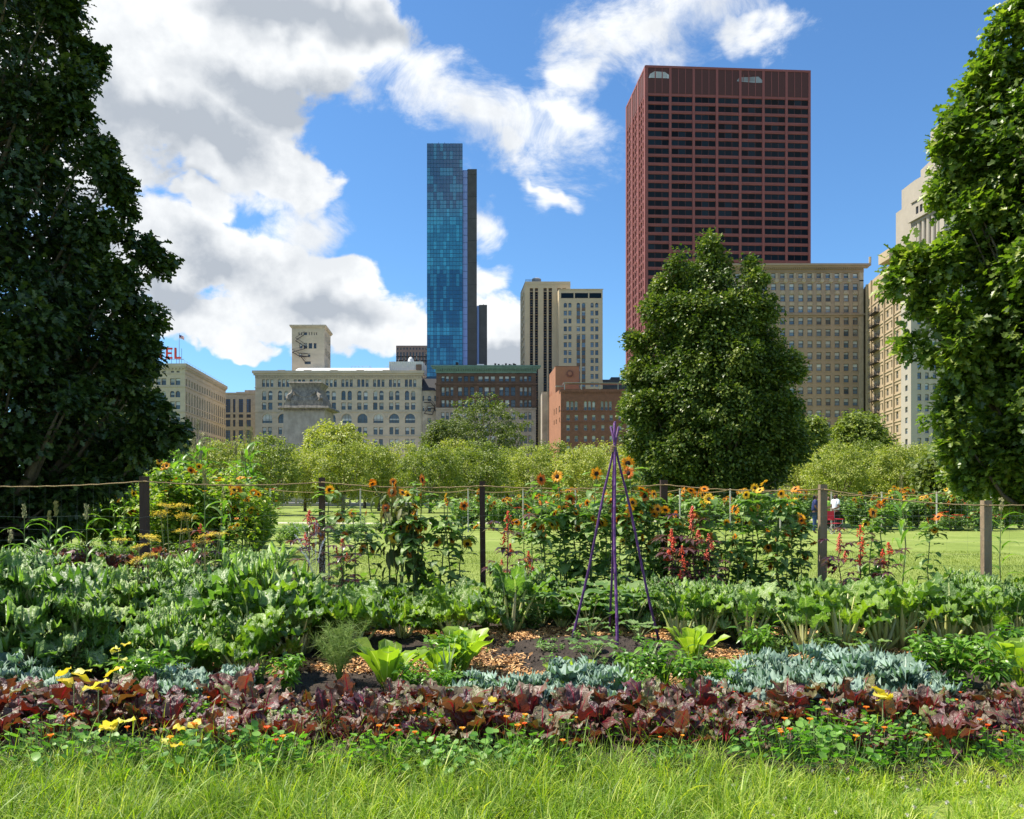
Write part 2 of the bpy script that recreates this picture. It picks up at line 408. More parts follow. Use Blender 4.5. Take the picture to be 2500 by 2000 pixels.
# ---- generic ten-storey corner hotel, far left ---------------------------------
def hotel():
    Y=260.; C=(X(452,Y),Y); Fp=(X(551,315),315.); A=(X(70,Y),Y+1)
    B=empty('corner_hotel',(C[0],C[1],0),0,'beige stone corner hotel with a red rooftop sign, its long side receding','building')
    off=np.array(C)
    zz=lambda py:Z(py,Y)
    wf=Wall(A,C); ws=Wall(C,Fp); L=wf.L
    def pr(u0,dx,w,n): return [(L-u0-i*dx-w,L-u0-i*dx) for i in range(n)]
    def pairs(arch=False,w=1.5):
        r=[]
        for b in range(4):
            e=L-1.6-b*4.5
            r+= [(e-w,e,arch),(e-1.75-w,e-1.75,arch)]
        k=e-5
        while k>6: r+=[(k-w,k,arch),(k-1.75-w,k-1.75,arch)]; k-=4.5
        return sorted(r)
    zsd=(zz(910),zz(905));
    bands=[(zz(909.5),zz(905.5),1),(zz(940),zz(924),0),(zz(970),zz(954.5),2),(zz(999),zz(980),0),(zz(1028),zz(1009),2),(zz(1050),zz(1036),0),(zz(1080),zz(1062),0),(zz(1110),zz(1092),0)]
    wf.rows(0,zz(896),[(a,b,pairs(k==2) if k!=1 else [(q[0]+.3,q[1]-.2) for q in pairs()]) for a,b,k in bands],.4)
    n=17; p=ws.L/n
    def sr(f,arch,m=1): 
        return [((i+.5)*p-p*f/2,(i+.5)*p+p*f/2,arch) for i in range(n)]
    ws.rows(0,zz(896),[(zz(940),zz(924),sr(.52,False)),(zz(985),zz(954),sr(.5,True)),(zz(1003),zz(988),sr(.5,False)),(zz(1040),zz(1012),sr(.62,True)),(zz(1065),zz(1048),sr(.55,False)),(zz(1092),zz(1074),sr(.55,False))],.5)
    for w in (wf,ws):
        w.band(zz(896),zz(888),.6); w.band(zz(899),zz(896),.35); w.band(zz(945),zz(943.5),.2); w.band(zz(1006),zz(1004.5),.2); w.band(zz(913),zz(911.6),.15)
        for i in range(int(w.L/1.1)): w.band(zz(902.5),zz(899.3),.4,i*1.1,i*1.1+.5)
    g=Geo(); g.merge(wf.g); g.merge(ws.g)
    back=(A[0],Fp[1]); g.prism([A,C,Fp,back],0,zz(890),0,skip=(0,1))
    for a in g.V: a[:,:2]-=off
    obj('wall',g,M['lime'],B)
    for w in (wf,ws): w.A=w.A-off; w.B=w.B-off
    # thin railing along the side parapet
    g=Geo(); pts=[(ws.P(ws.L*t,0,.6)[0],ws.P(ws.L*t,0,.6)[1]) for t in (.02,.5,.98)]; railing(g,pts,zz(888),1.2,8,0,.04)
    obj('roof_railing',g,M['grey'],B)
    add_windows(B,[wf,ws],mull=0,mh=1,blinds=(.3,.6,.5,0),glass='glass',limit=100)
    # red rooftop letters: the word carries on behind the oak
    S=empty('rooftop_sign',(X(445,266),266,Z(888,266)),0,'red capital letters on the roof of the corner hotel, partly behind the oak','sign')
    sx=.036*8; h=3.6
    def letter(c):
        g=Geo(); t=.62; d=.3; w=2.1
        def b(x0,x1,z0,z1): g.box(x0,x1,0,d,z0,z1)
        if c=='T': b(0,w,h-t,h); b(w/2-t/2,w/2+t/2,0,h-t)
        if c=='E': b(0,t,0,h); b(t,w,0,t); b(t,w*.9,h/2-t/2,h/2+t/2); b(t,w,h-t,h)
        if c=='L': b(0,t,0,h); b(t,w,0,t)
        if c=='H': b(0,t,0,h); b(w-t,w,0,h); b(t,w-t,h/2-t/2,h/2+t/2)
        if c=='O': b(0,t,0,h); b(w-t,w,0,h); b(t,w-t,0,t); b(t,w-t,h-t,h)
        return g
    for i,c in enumerate('HOTEL'):
        o=obj('letter',letter(c),M['redsign'],S); o.location=(-13.6+i*2.75,0,1.6)
    g=Geo()
    for i in range(9): g.tube([(-13.6+i*1.65,.5,0),(-13.6+i*1.65,.5,5)],.06,4)
    g.tube([(-13.8,.5,1.5),(0.4,.5,1.5)],.08,4)
    obj('frame',g,M['iron'],S)
    fl=empty('flagpole',(X(437.5,268),268,Z(889,268)),0,'thin flagpole with a small striped flag above the red rooftop letters','flagpole')
    g=Geo(); g.tube([(0,0,0),(0,0,9.8)],[.12,.06],6); g.tube([(0,0,9.8),(0,0,10)],[.14,.1],6); obj('pole',g,M['grey'],fl)
    g=Geo(); nx=12; 
    for i in range(nx):
        for j in range(7):
            x=lambda a:a/nx*1.6+.08; zf=lambda a,b:9.6-b/7*1.1*(1)-.75*(a/nx)**1.3; yf=lambda a:.18*sin(a*1.0)
            V=[(x(i),yf(i),zf(i,j)),(x(i+1),yf(i+1),zf(i+1,j)),(x(i+1),yf(i+1),zf(i+1,j+1)),(x(i),yf(i),zf(i,j+1))]
            g.add(V,[(0,1,2,3)],2 if (i<5 and j<4) else (j%2))
    obj('flag',g,[mat('flag_red',(.5,.04,.05)),mat('flag_white',(.8,.8,.8)),mat('flag_blue',(.03,.05,.2))],fl)
hotel()

# ---- small modern beige block between the two --------------------------------
def midblock():
    Y=335.; q=lambda z:z/3.08; 
    x0,x1=X(545,Y),X(660,Y)
    B=empty('modern_block',(x0,Y,0),0,'small pale block with tall blue glass strips, right of the corner hotel','building')
    w=Wall((0,0),(x1-x0,0)); u=lambda zx:X(q(zx),Y)-x0; zz=lambda zy:Z(700+q(zy),Y)
    A=[(u(1692),u(1732)),(u(1752),u(1770)),(u(1795),u(1828)),(u(1853),u(1886))]
    w.rows(0,zz(808),[(zz(946),zz(845),A),(zz(986),zz(960),A),(zz(1052),zz(1002),A),(zz(1180),zz(1080),A)],.3)
    w.g.prism([(0,0),(x1-x0,0),(x1-x0,25),(0,25)],0,zz(808),0,skip=(0,))
    w.g.box(u(1835),x1-x0+3,.8,20,zz(808),zz(776)); w.g.box(u(1745),u(1825),5,12,zz(808),zz(780),1)
    w.band(zz(808),zz(797),.3)
    obj('wall',w.g,[M['brown_l'],M['grey']],B)
    add_windows(B,[w],mull=1,mh=5,glass='glassblue',blind='glassblue',frm='iron',blinds=(0,),fw=.12)
M['glassblue']=glassmat('blue_strip_glass',(.05,.09,.17),.15,.4)
midblock()

# ---- distant mauve office block --------------------------------
def mauve():
    Y=430.; x0,x1=X(967,Y),X(1042,Y); B=empty('mauve_office_block',(x0,Y,0),0,'distant mauve brown office block left of the blue glass tower','building')
    w=Wall((0,0),(x1-x0+12,0)); n=17; p=w.L/n
    zz=lambda zy:Z(700+zy/3.593,Y)
    rows=[]
    for k in range(14):
        zt=zz(560+k*36); zb=zt-3.6
        if zb>3: rows.append((zb,zt,[((i+.3)*p,(i+.75)*p) for i in range(n)]))
    rows.append((zz(552),zz(530),[((i+.3)*p,(i+.75)*p) for i in range(n)]))
    rows=[(a,a+(b-a)*.75,[o for i,o in enumerate(ops_) if 1]) for a,b,ops_ in rows]; w.rows(0,zz(517),rows,.25); w.g.prism([(0,0),(w.L,0),(w.L,30),(0,30)],0,zz(517),0,skip=(0,))
    w.g.box(X(1005,Y)-x0,X(1025,Y)-x0,4,12,zz(517),zz(505),0)
    obj('wall',w.g,M['purple'],B); add_windows(B,[w],glass='glass',mh=0,blinds=(0,0,0,.4),limit=51)
mauve()

# ---- blue glass tower --------------------------------
def bluetower():
    Y=334.; s=2.875; q=lambda z:1000+z/s; zz=lambda zy:Z(320+zy/s,Y)
    x0=X(1042.4,Y); B=empty('blue_glass_tower',(x0,Y,0),0,'tall slender blue glass tower with a dark concrete slab on its right','building')
    xr=X(1129.4,Y)-x0; D=26; top=zz(88)
    m,nt,out=nodes('blue_curtain_glass'); L=nt.links.new
    b=nn(nt,'ShaderNodeBsdfPrincipled'); b.inputs['Roughness'].default_value=.07; b.inputs['Specular IOR Level'].default_value=.9
    at=nn(nt,'ShaderNodeAttribute',attribute_name='lc'); sx=nn(nt,'ShaderNodeSeparateXYZ'); L(at.outputs['Vector'],sx.inputs[0])
    r=nn(nt,'ShaderNodeValToRGB'); r.color_ramp.elements[0].color=(.001,.05,.15,1); r.color_ramp.elements[1].color=(.05,.38,.60,1)
    L(sx.outputs[0],r.inputs[0]); L(r.outputs[0],b.inputs['Base Color']); L(b.outputs[0],out.inputs[0])
    gf=Geo(); cols=11; pw=xr/cols
    fl=[85]
    while fl[-1]<1700: fl.append(fl[-1]+(28.7 if fl[-1]<1270 else 28.9))
    R=np.random.default_rng(5); on={}
    for k in range(len(fl)-1):
        zt,zb=zz(fl[k]),zz(fl[k+1]); pair=k//2 if fl[k]<1000 else (k+1)//3
        mid=(fl[k]>=540 and fl[k]<960)  # height zones: differing reflections put into the glass colour
        for c in range(cols):
            if (pair,c) not in on: on[(pair,c)]=R.random()
            lit=on[(pair,c)]<(.32 if fl[k]<960 else .42)
            v=(.75 if lit else .42) if mid else (.42 if lit else .1)
            if fl[k]>1365 and fl[k]<1420: v+=.28
            if fl[k]>1545: v+=.1
            v+=R.normal(0,.02)
            g=.06
            gf.add([(c*pw+g,-.02,zb+.1),((c+1)*pw-g,-.02,zb+.1),((c+1)*pw-g,-.02,zt-.1),(c*pw+g,-.02,zt-.1)],[(0,1,2,3)],0,np.tile([min(max(v,0),1),.5,.5],(4,1)))
    g=Geo(); g.prism([(0,0),(xr,0),(xr-D*.4,D),(0,D)],0,top,0)
    for i in range(5): g.tube([(2+i*2.5,3,top),(2+i*2.5,3,top+random.uniform(.6,2))],.08,4)
    obj('mullion_grid',g,mat('deep_blue_mullion',(.008,.05,.11),.4,1,.1),B)
    obj('glass_facade',gf,m,B)
    # pale blue glazed side strip and the dark slab
    g=Geo(); xs=X(1142,Y)-x0; z2=zz(268); g.prism([(xr,1.2),(xs,1.2),(xs-8,D),(xr-8,D)],0,z2,0)
    z=z2
    while z>0: g.box(xr,xs,1.12,1.19,z-.14,z,1); z-=2.95
    obj('glazed_strip',g,[mat('periwinkle_glass',(.24,.34,.68),.25,.2,.05,spec=.6),mat('strip_joint',(.05,.09,.25),.5)],B)
    g=Geo(); g.prism([(xs,.6),(X(1164,Y)-x0,.6),(X(1164,Y)-x0-9,D+2),(xs-9,D+2)],0,zz(263),0)
    z=zz(300)
    while z>0: g.box(xs+.01,X(1164,Y)-x0+.06,.55,.61,z-.1,z,1); z-=9.
    obj('concrete_slab',g,[M['conc'],M['black']],B)
    g=Geo(); g.prism([(X(1164,Y)-x0,2),(X(1170,Y)-x0,2),(X(1170,Y)-x0,D),(X(1164,Y)-x0,D)],0,zz(1218),0)
    obj('glazed_strip',g,bpy.data.materials['periwinkle_glass'],B)
    g=Geo(); g.prism([(X(1170,Y)-x0,1.5),(X(1189,Y)-x0,1.5),(X(1189,Y)-x0-7,D),(X(1170,Y)-x0-7,D)],0,zz(1214),0)
    g.tube([(X(1179,Y)-x0,6,zz(1214)),(X(1179,Y)-x0,6,zz(1190))],.1,4)
    obj('concrete_slab',g,M['conc'],B)
bluetower()

# ---- dark brown block with green copper cornice --------------------------------
def copperblock():
    Y=285.; s=3.834; q=lambda z:1000+z/s; zz=lambda zy:Z(640+zy/s,Y); x0=X(q(250),Y)
    B=empty('brownstone_building',(x0,Y,0),0,'dark brown building with a green copper cornice, right below the blue tower','building')
    w=Wall((0,0),(X(q(1182),Y)-x0,0)); u=lambda z:X(q(z),Y)-x0
    groups=[[(297,328),(340,368),(382,410)],[(452,490),(510,547),(567,605)],[(642,684),(700,742),(757,800)],[(836,876),(892,932),(948,990)],[(1030,1058),(1071,1100),(1112,1140)]]
    ops=[(u(a),u(b)) for G in groups for a,b in G]
    w.rows(zz(1365),zz(1045),[(zz(1117),zz(1067),ops),(zz(1251),zz(1170),ops),(zz(1355),zz(1290),ops)],.5)
    w.band(zz(1150),zz(1132),.4); w.band(zz(1160),zz(1153),.2); w.band(zz(1265),zz(1258),.15)
    for a in (262,425,622,815,1005,1160):
        w.band(zz(1360),zz(1160),.3,u(a)-.6,u(a)+1.)
    for i in range(48): w.band(zz(1046),zz(1040),.25,i*w.L/48,i*w.L/48+w.L/96)
    w.g.prism([(0,0),(w.L,0),(w.L,30),(0,30)],zz(1365),zz(1000),0,skip=(0,))
    obj('wall',w.g,M['fine'],B)
    w2=Wall((0,-.4),(w.L,-.4)); 
    w2.rows(0,zz(1365),[(zz(1475),zz(1408),ops),(zz(1590),zz(1515),ops),(zz(1700),zz(1625),ops)],.5); w2.band(zz(1382),zz(1365),.2)
    w2.g.prism([(0,-.4),(w.L,-.4),(w.L,30),(0,30)],0,zz(1365)-.01,0,skip=(0,))
    obj('lower_wall',w2.g,M['fine_l'],B)
    c=Wall((0,0),(w.L,0)); 
    c.band(zz(985),zz(972),1.75); c.band(zz(1000),zz(985),1.35); c.band(zz(1040),zz(1003),.25); c.band(zz(1003),zz(1000),1.2)
    for i in range(44): c.band(zz(1018),zz(1003),1.0,i*w.L/43.2,i*w.L/43.2+.5)
    obj('cornice',c.g,M['copper'],B)
    g=Geo(); g.box(u(250),u(640),6,20,zz(975),zz(957)); g.box(u(625),u(692),5,12,zz(975),zz(934)); g.box(u(720),u(990),8,16,zz(975),zz(962))
    g.box(u(425),u(450),3,5,zz(960),zz(925),1)
    obj('roof_shed',g,[M['roofw'],M['black']],B)
    g=Geo()
    for i,a in enumerate((797,830,868,900,935,950,975,990)):
        t=zz(910+(i%3)*6); g.tube([(u(a),9,zz(970)),(u(a),9,t)],.07,4); g.box(u(a)-.35,u(a)+.35,8.8,9.1,t-1.6,t)
    g.tube([(u(790),9,zz(950)),(u(1000),9,zz(945))],.08,4)
    obj('antennas',g,M['iron'],B)
    add_windows(B,[w,w2],mh=1,mull=0,blinds=(.5,.5,.3,.6,0),frm='iron')
    # narrow dark neighbour to its left with black roof and fire escape
    B2=empty('narrow_brick_building',(X(q(118),Y+4),Y+4,0),0,'narrow dark building with a black mansard, squeezed beside the brownstone','building')
    w=Wall((0,0),(X(q(262),Y+4)-X(q(118),Y+4),0)); v=lambda z:X(q(z),Y+4)-X(q(118),Y+4)
    w.rows(0,zz(1190),[(zz(1290),zz(1240),[(v(122),v(136)),(v(170),v(200),True),(v(232),v(246))]),(zz(1385),zz(1340),[(v(122),v(136)),(v(168),v(200)),(v(232),v(246))]),(zz(1500),zz(1450),[(v(168),v(200))]),(zz(1600),zz(1550),[(v(168),v(200))])],.3)
    w.g.prism([(0,0),(w.L,0),(w.L,24),(0,24)],0,zz(1190)-.01,0,skip=(0,)); obj('wall',w.g,M['lime_dark'],B2)
    g=Geo(); g.add([(0,-.3,zz(1190)),(w.L,-.3,zz(1190)),(w.L,3,zz(1066)),(0,3,zz(1066)),(0,24,zz(1190)),(w.L,24,zz(1190)),(w.L,24,zz(1066)),(0,24,zz(1066))],[(0,1,2,3),(3,2,6,7),(0,3,7,4),(1,5,6,2)])
    for i in range(12): g.box(i*w.L/12,i*w.L/12+.08,-.32,-.2,zz(1190),zz(1185))
    obj('mansard_roof',g,M['black'],B2)
    g=Geo()
    pts=[(135,1305),(200,1305),(245,1360),(170,1362),(140,1410),(215,1420),(240,1350)]
    P=[(v(a),-.8,zz(b)) for a,b in pts]
    for a,b in zip(P[:-1],P[1:]): g.tube([a,b],.13,4); g.tube([(a[0],a[1],a[2]+1),(b[0],b[1],b[2]+1)],.06,4)
    obj('fire_escape',g,M['iron'],B2)
    add_windows(B2,[w],frm='iron')
copperblock()

# ---- tan setback tower --------------------------------
def tantower():
    Y=330.; s=3.834; q=lambda z:1000+z/s; zz=lambda zy:Z(640+zy/s,Y); x0=X(q(1080),Y); u=lambda z:X(q(z),Y)-x0
    B=empty('tan_brick_tower',(x0,Y,0),0,'tan brick tower in two stepped blocks with dark vertical window strips','building')
    w=Wall((u(1080),0),(u(1505),0)); b0=w.A[0]
    strips=[(1125,1157),(1172,1203),(1253,1285),(1300,1333)]
    rows=[]; y=243
    rows.append((zz(272),zz(243),[(u(a)-b0,u(b)-b0) for a,b in strips+[(1383,1415),(1430,1463)]]))
    y=275
    while zz(y+72)>8:
        rows.append((zz(y+71.9),zz(y),[(u(a)-b0,u(b)-b0) for a,b in strips])); y+=72
    w.rows(0,zz(182),rows,.7)
    side=Wall((u(1043),18),(u(1080),0)); 
    r=[]; y=258
    while zz(y+50)>8: r.append((zz(y+48),zz(y),[(side.L*.25,side.L*.45),(side.L*.6,side.L*.8)])); y+=72
    side.rows(0,zz(196),r,.4)
    g=Geo(); g.merge(w.g); g.merge(side.g); g.prism([(u(1043),18),(u(1080),0),(u(1505),0),(u(1505),30),(u(1043),30)],0,zz(184),0,skip=(0,1))
    for k in (w,side): pass
    w.g=Geo(); w.band(zz(212),zz(208),.12); g.merge(w.g)
    g.box(u(1285),u(1442),6,16,zz(184),zz(148))
    obj('wall',g,M['tan'],B)
    w3=Wall((u(1393),-4.),(u(1797),-4.)); b3=w3.A[0]
    rows=[]
    for i in range(15):
        yt=402+73.2*i
        o=[(u(a)-b3,u(b)-b3,i==0) for a,b in ((1437,1467),(1480,1508),(1685,1714),(1728,1757))]
        if i in (3,): o+=[(u(1556)-b3,u(1588)-b3),(u(1604)-b3,u(1637)-b3)]
        else: o+=[(u(1556)-b3,u(1588)-b3,i in(0,)),(u(1604)-b3,u(1637)-b3,i in (0,))]
        rows.append((zz(yt+45),zz(yt),o))
    w3.rows(0,zz(278),rows,.5); w3.quad(u(1402)-b3,u(1790)-b3,zz(360),zz(313),-.05,1)
    for a in (1400,1528,1662,1785): w3.band(zz(362),zz(311),.14,u(a)-b3,u(a)-b3+.5)
    w3.band(zz(282),zz(275),.25)
    # bronze spandrels between centre windows
    for i in range(14):
        if i in (2,3): continue
        yt=402+73.2*i
        for a,b in ((1556,1588),(1604,1637)): w3.quad(u(a)-b3,u(b)-b3,zz(yt+73),zz(yt+45.2),-.04,2)
    g=Geo(); g.merge(w3.g); g.prism([(u(1365),8),(u(1393),-4),(u(1797),-4),(u(1797),26),(u(1365),26)],0,zz(280),0,skip=(1,))
    obj('setback_block',g,[M['tan'],M['glassk'],M['tan_pan']],B)
    g=Geo(); ln=(zz(0),)
    cx=u(1192); g.tube([(cx,8,zz(150)),(cx,8,zz(112)),(cx,8,zz(104)),(cx,8,zz(100))],[1.9,1.9,1.3,.4],12)
    for i in range(6): a=i*pi/3; g.tube([(cx+1.8*cos(a),8+1.8*sin(a),zz(184)),(cx+1.8*cos(a),8+1.8*sin(a),zz(150))],.18,4)
    obj('water_tank',g,M['grey'],B)
    g=Geo(); railing(g,[(u(1085),.4),(u(1230),.4)],zz(182),.9,12,0,.05); obj('roof_railing',g,M['iron'],B)
    add_windows(B,[w3],mh=1,blinds=(0,0,0,.3),glass='glassb',frm='tan_pan',limit=60)
    # strips: window + spandrel per storey
    add_windows(B,[w,side],mh=2,blinds=(0,),glass='glassk',frm='tan_pan',limit=40,fw=.22)
    # low dark roofs seen at its right foot
    Bd=empty('dark_block',(X(q(1790),350),350,0),0,'low dark blue grey block behind the brick hall, right of the tan tower','building')
    g=Geo(); v=lambda z:X(q(z),350)-X(q(1790),350); Zd=lambda z:Z(640+z/s,350)
    g.prism([(0,0),(v(2100),0),(v(2100),20),(0,20)],0,Zd(1100),0); g.box(v(1892),v(1975),2,12,Zd(1100),Zd(1071))
    obj('wall',g,mat('slate_cladding',(.05,.065,.09),.6,1,.2),Bd)
tantower()

# ---- brick hall with orange side --------------------------------
def brickhall():
    Y=240.; s=3.834; q=lambda z:1000+z/s; zz=lambda zy:Z(640+zy/s,Y); x0=X(q(1415),Y); u=lambda z:X(q(z),Y)-x0
    B=empty('brick_hall',(x0,Y,0),0,'red brick hall with grouped arched windows, a corbelled top and an orange brick flank','building')
    w=Wall((0,0),(u(2190),0))
    g3=[(1467,1495),(1506,1534),(1545,1573),(1633,1660),(1672,1699),(1710,1737),(1790,1815),(1829,1854),(1867,1893),(1950,1976),(1990,2016),(2030,2056)]
    g1=[(1467,1500),(1545,1577),(1632,1662),(1708,1740),(1795,1825),(1872,1903),(1955,1985),(2035,2065)]
    w.rows(0,zz(1188),[(zz(1386),zz(1300),[(u(a),u(b),True) for a,b in g3]),(zz(1482),zz(1430),[(u(a),u(b)) for a,b in g1]),(zz(1577),zz(1525),[(u(a),u(b)) for a,b in g1]),(zz(1680),zz(1625),[(u(a),u(b)) for a,b in g1]),(zz(1780),zz(1720),[(u(a),u(b)) for a,b in g1])],.45)
    w.band(zz(1215),zz(1192),.25); w.band(zz(1398),zz(1390),.15); w.band(zz(1500),zz(1494),.1)
    for i in range(int(w.L/.75)): 
        c=i*.75+.35
        w.band(zz(1232),zz(1215),.18,c-.17,c+.17)
    w.g.prism([(0,0),(w.L,0),(w.L,20),(-.5,20)],0,zz(1195),0,skip=(0,3))
    obj('wall',w.g,M['brick'],B)
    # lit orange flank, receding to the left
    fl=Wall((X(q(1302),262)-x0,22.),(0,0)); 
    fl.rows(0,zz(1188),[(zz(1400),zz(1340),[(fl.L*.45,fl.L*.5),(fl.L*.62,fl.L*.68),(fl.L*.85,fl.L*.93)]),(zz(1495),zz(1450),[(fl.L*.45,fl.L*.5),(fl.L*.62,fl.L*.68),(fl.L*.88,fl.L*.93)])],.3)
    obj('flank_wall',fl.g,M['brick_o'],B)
    g=Geo(); Yb=252.; U2=lambda z,Yq=Yb:X(q(z),Yq)-x0; Zb=lambda z,Yq=Yb:Z(640+z/s,Yq)
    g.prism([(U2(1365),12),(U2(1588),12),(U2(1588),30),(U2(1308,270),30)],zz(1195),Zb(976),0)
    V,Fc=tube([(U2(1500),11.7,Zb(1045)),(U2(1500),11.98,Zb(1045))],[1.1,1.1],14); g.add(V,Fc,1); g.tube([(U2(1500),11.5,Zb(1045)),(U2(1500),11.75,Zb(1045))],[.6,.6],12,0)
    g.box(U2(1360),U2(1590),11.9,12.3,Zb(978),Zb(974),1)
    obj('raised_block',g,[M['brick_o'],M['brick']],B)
    g=Geo(); g.add([(u(1440),-1,zz(1135)),(u(2190),-1,zz(1140)),(u(2190),5,zz(1128)),(u(1440),5,zz(1128)),(u(1440),-1,zz(1131)),(u(2190),-1,zz(1136)),(u(2190),5,zz(1124)),(u(1440),5,zz(1124))],[(0,3,2,1),(4,5,6,7),(0,1,5,4),(3,7,6,2),(0,4,7,3),(1,2,6,5)])
    for a in (1450,1610,1780,1950,2110): g.box(u(a)-.12,u(a)+.12,-.3,-.1,zz(1195),zz(1139))
    g.box(u(1370),u(1445),1,3,zz(1160),zz(1153))
    obj('roof_canopy',g,M['grey'],B)
    add_windows(B,[w,fl],mh=1,blinds=(.6,.5,.6,.3),frm='framew',fw=.08)
    B2=empty('grey_brick_party_wall',(X(q(1240),262),262,0),0,'thin grey beige gable wall just left of the brick hall','building')
    g=Geo(); v=lambda z:X(q(z),262)-X(q(1240),262)
    g.prism([(0,0),(v(1303),0),(v(1303),12),(0,12)],0,Z(640+1215/s,262),0); g.box(0,v(1285),-.5,0,0,Z(640+1240/s,262)); g.box(v(1283),v(1283)+.6,-.8,0,0,Z(640+1215/s,262))
    obj('wall',g,M['lime_dark'],B2)
brickhall()

# ---- rust red office tower --------------------------------
def redtower():
    s=3.08; Y0,Y1,Y2=350.,354.4,388.
    P0=(X(1576,Y0),Y0); P1=(X(1979,Y1),Y1); P2=(X(1529,Y2),Y2)
    B=empty('rust_red_tower',(P0[0],P0[1],0),0,'huge rust red steel office tower with dark window bands','building')
    off=np.array(P0); top=Z(160,Y0)
    w=Wall((0,0),(P1[0]-P0[0],P1[1]-P0[1])); sd=Wall((P2[0]-P0[0],P2[1]-P0[1]),(0,0))
    zb=lambda zy:Z(140+zy/s,Y0)
    pitch=65.5/s/F*Y0; wh=43.5/s/F*Y0; z1=zb(287)
    nb=7
    def ops(w,nb,cw):
        r=[]
        p=(w.L-cw)/nb
        for i in range(nb): r.append((cw+i*p,cw+(i+1)*p-cw))
        return r
    rows=[]; k=0
    while z1-k*pitch-wh>6: rows.append((z1-k*pitch-wh,z1-k*pitch)); k+=1
    o=ops(w,7,1.05); 
    topz=(zb(268),zb(78))
    # crown openings stay uncut; pale panels below stand for sky showing through
    w.rows(0,top,[(a,b,o) for a,b in rows],.3)
    w.win0=list(w.win)
    # louvred crown: dark panels proud by nothing, set in recesses is too fine to see: real slats
    so=ops(sd,3,2.2)
    sd.rows(0,top,[(a,b,[(x0+(x1-x0)*i/3+.5,x0+(x1-x0)*(i+1)/3-.5) for x0,x1 in so for i in range(3)]) for a,b in rows],.5)
    # columns stand proud and run full height
    for ww,oo,c in ((w,o,.22),(sd,so,.3)):
        edges=[0]+[q[1] for q in oo]
        for i,e in enumerate(edges):
            e1=(oo[i][0] if i<len(oo) else ww.L)
            ww.band(0,top+.01,c,e+.0,e1)
        for a,b in rows:
            ww.band(b+.15,b+.4,.1,0,ww.L); ww.band(a-.55,a-.3,.1,0,ww.L)
        ww.band(top-.9,top+.05,.26,0,ww.L)
    g=Geo(); g.merge(w.g); g.merge(sd.g)
    P3=np.array(P1)+np.array(P2)-off-off
    g.prism([(0,0),tuple(np.array(P1)-off),tuple(P3),tuple(np.array(P2)-off)],0,top-.2,0,skip=(0,3))
    obj('steel_frame',g,M['rust'],B)
    # louvre panels of the crown
    lg=Geo()
    def panel(ww,u0,u1,z0,z1,out=.09,mi=0):
        ww2=Geo(); lg.add([ww.P(u0,z0,-out),ww.P(u1,z0,-out),ww.P(u1,z1,-out),ww.P(u0,z1,-out)],[(0,1,2,3)],mi)
    for (u0,u1) in o: panel(w,u0,u1,topz[0],topz[1])
    for (u0,u1) in so: panel(sd,u0,u1,topz[0],topz[1])
    for (u0,u1) in o:
        for i in range(1,3):
            c=u0+(u1-u0)*i/3; V=[w.P(c-.14,topz[0],-.18),w.P(c+.14,topz[0],-.18),w.P(c+.14,topz[1],-.18),w.P(c-.14,topz[1],-.18)]; lg.add(V,[(0,1,2,3)],1)
    for (u0,u1) in so:
        for i in range(1,3):
            c=u0+(u1-u0)*i/3; V=[sd.P(c-.4,topz[0],-.2),sd.P(c+.4,topz[0],-.2),sd.P(c+.4,topz[1],-.2),sd.P(c-.4,topz[1],-.2)]; lg.add(V,[(0,1,2,3)],1)
    obj('louvre_band',lg,[M['rust_g'],M['rust']],B)
    hz=lambda py:Z(140+py/s,Y0)
    sc=w.L/(1475-235)
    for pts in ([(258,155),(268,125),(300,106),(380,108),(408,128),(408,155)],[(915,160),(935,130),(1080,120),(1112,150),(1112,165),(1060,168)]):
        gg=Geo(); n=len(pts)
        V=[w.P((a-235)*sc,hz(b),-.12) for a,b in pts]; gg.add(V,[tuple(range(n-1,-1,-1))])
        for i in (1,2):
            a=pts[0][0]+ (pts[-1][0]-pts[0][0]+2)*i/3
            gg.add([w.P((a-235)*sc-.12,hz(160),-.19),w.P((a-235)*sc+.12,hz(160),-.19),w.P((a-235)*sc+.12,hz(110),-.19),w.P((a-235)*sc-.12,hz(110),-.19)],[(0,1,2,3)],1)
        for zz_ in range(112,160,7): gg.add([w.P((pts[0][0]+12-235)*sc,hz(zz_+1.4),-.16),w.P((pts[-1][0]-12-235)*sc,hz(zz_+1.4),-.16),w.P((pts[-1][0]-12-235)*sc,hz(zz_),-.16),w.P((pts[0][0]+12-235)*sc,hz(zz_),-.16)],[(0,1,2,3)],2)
        obj('sky_opening_panel',gg,[M['blind'],M['rust'],M['rust_g']],B)  # flat pale panels: brightness seen through openings, put in as colour
    g=Geo(); railing(g,[(18,8),(60,8.5)],top,2.2,12,0,.06); obj('roof_railing',g,M['grey'],B)
    add_windows(B,[w],mull=2,mh=0,glass='glassk',blind='glass',frm='rust',blinds=(0,),fw=.07,limit=98,zmin=0)
    rest=Geo()
    for (u0,u1,zb_,zt,arch,dep) in sd.win:
        gq=Geo(); rest.add([sd.P(u0,zb_,dep-.1),sd.P(u1,zb_,dep-.1),sd.P(u1,zt,dep-.1),sd.P(u0,zt,dep-.1)],[(0,1,2,3)])
    tag(obj('side_window_rows',rest,M['glassk'],B),kind='stuff')
redtower()

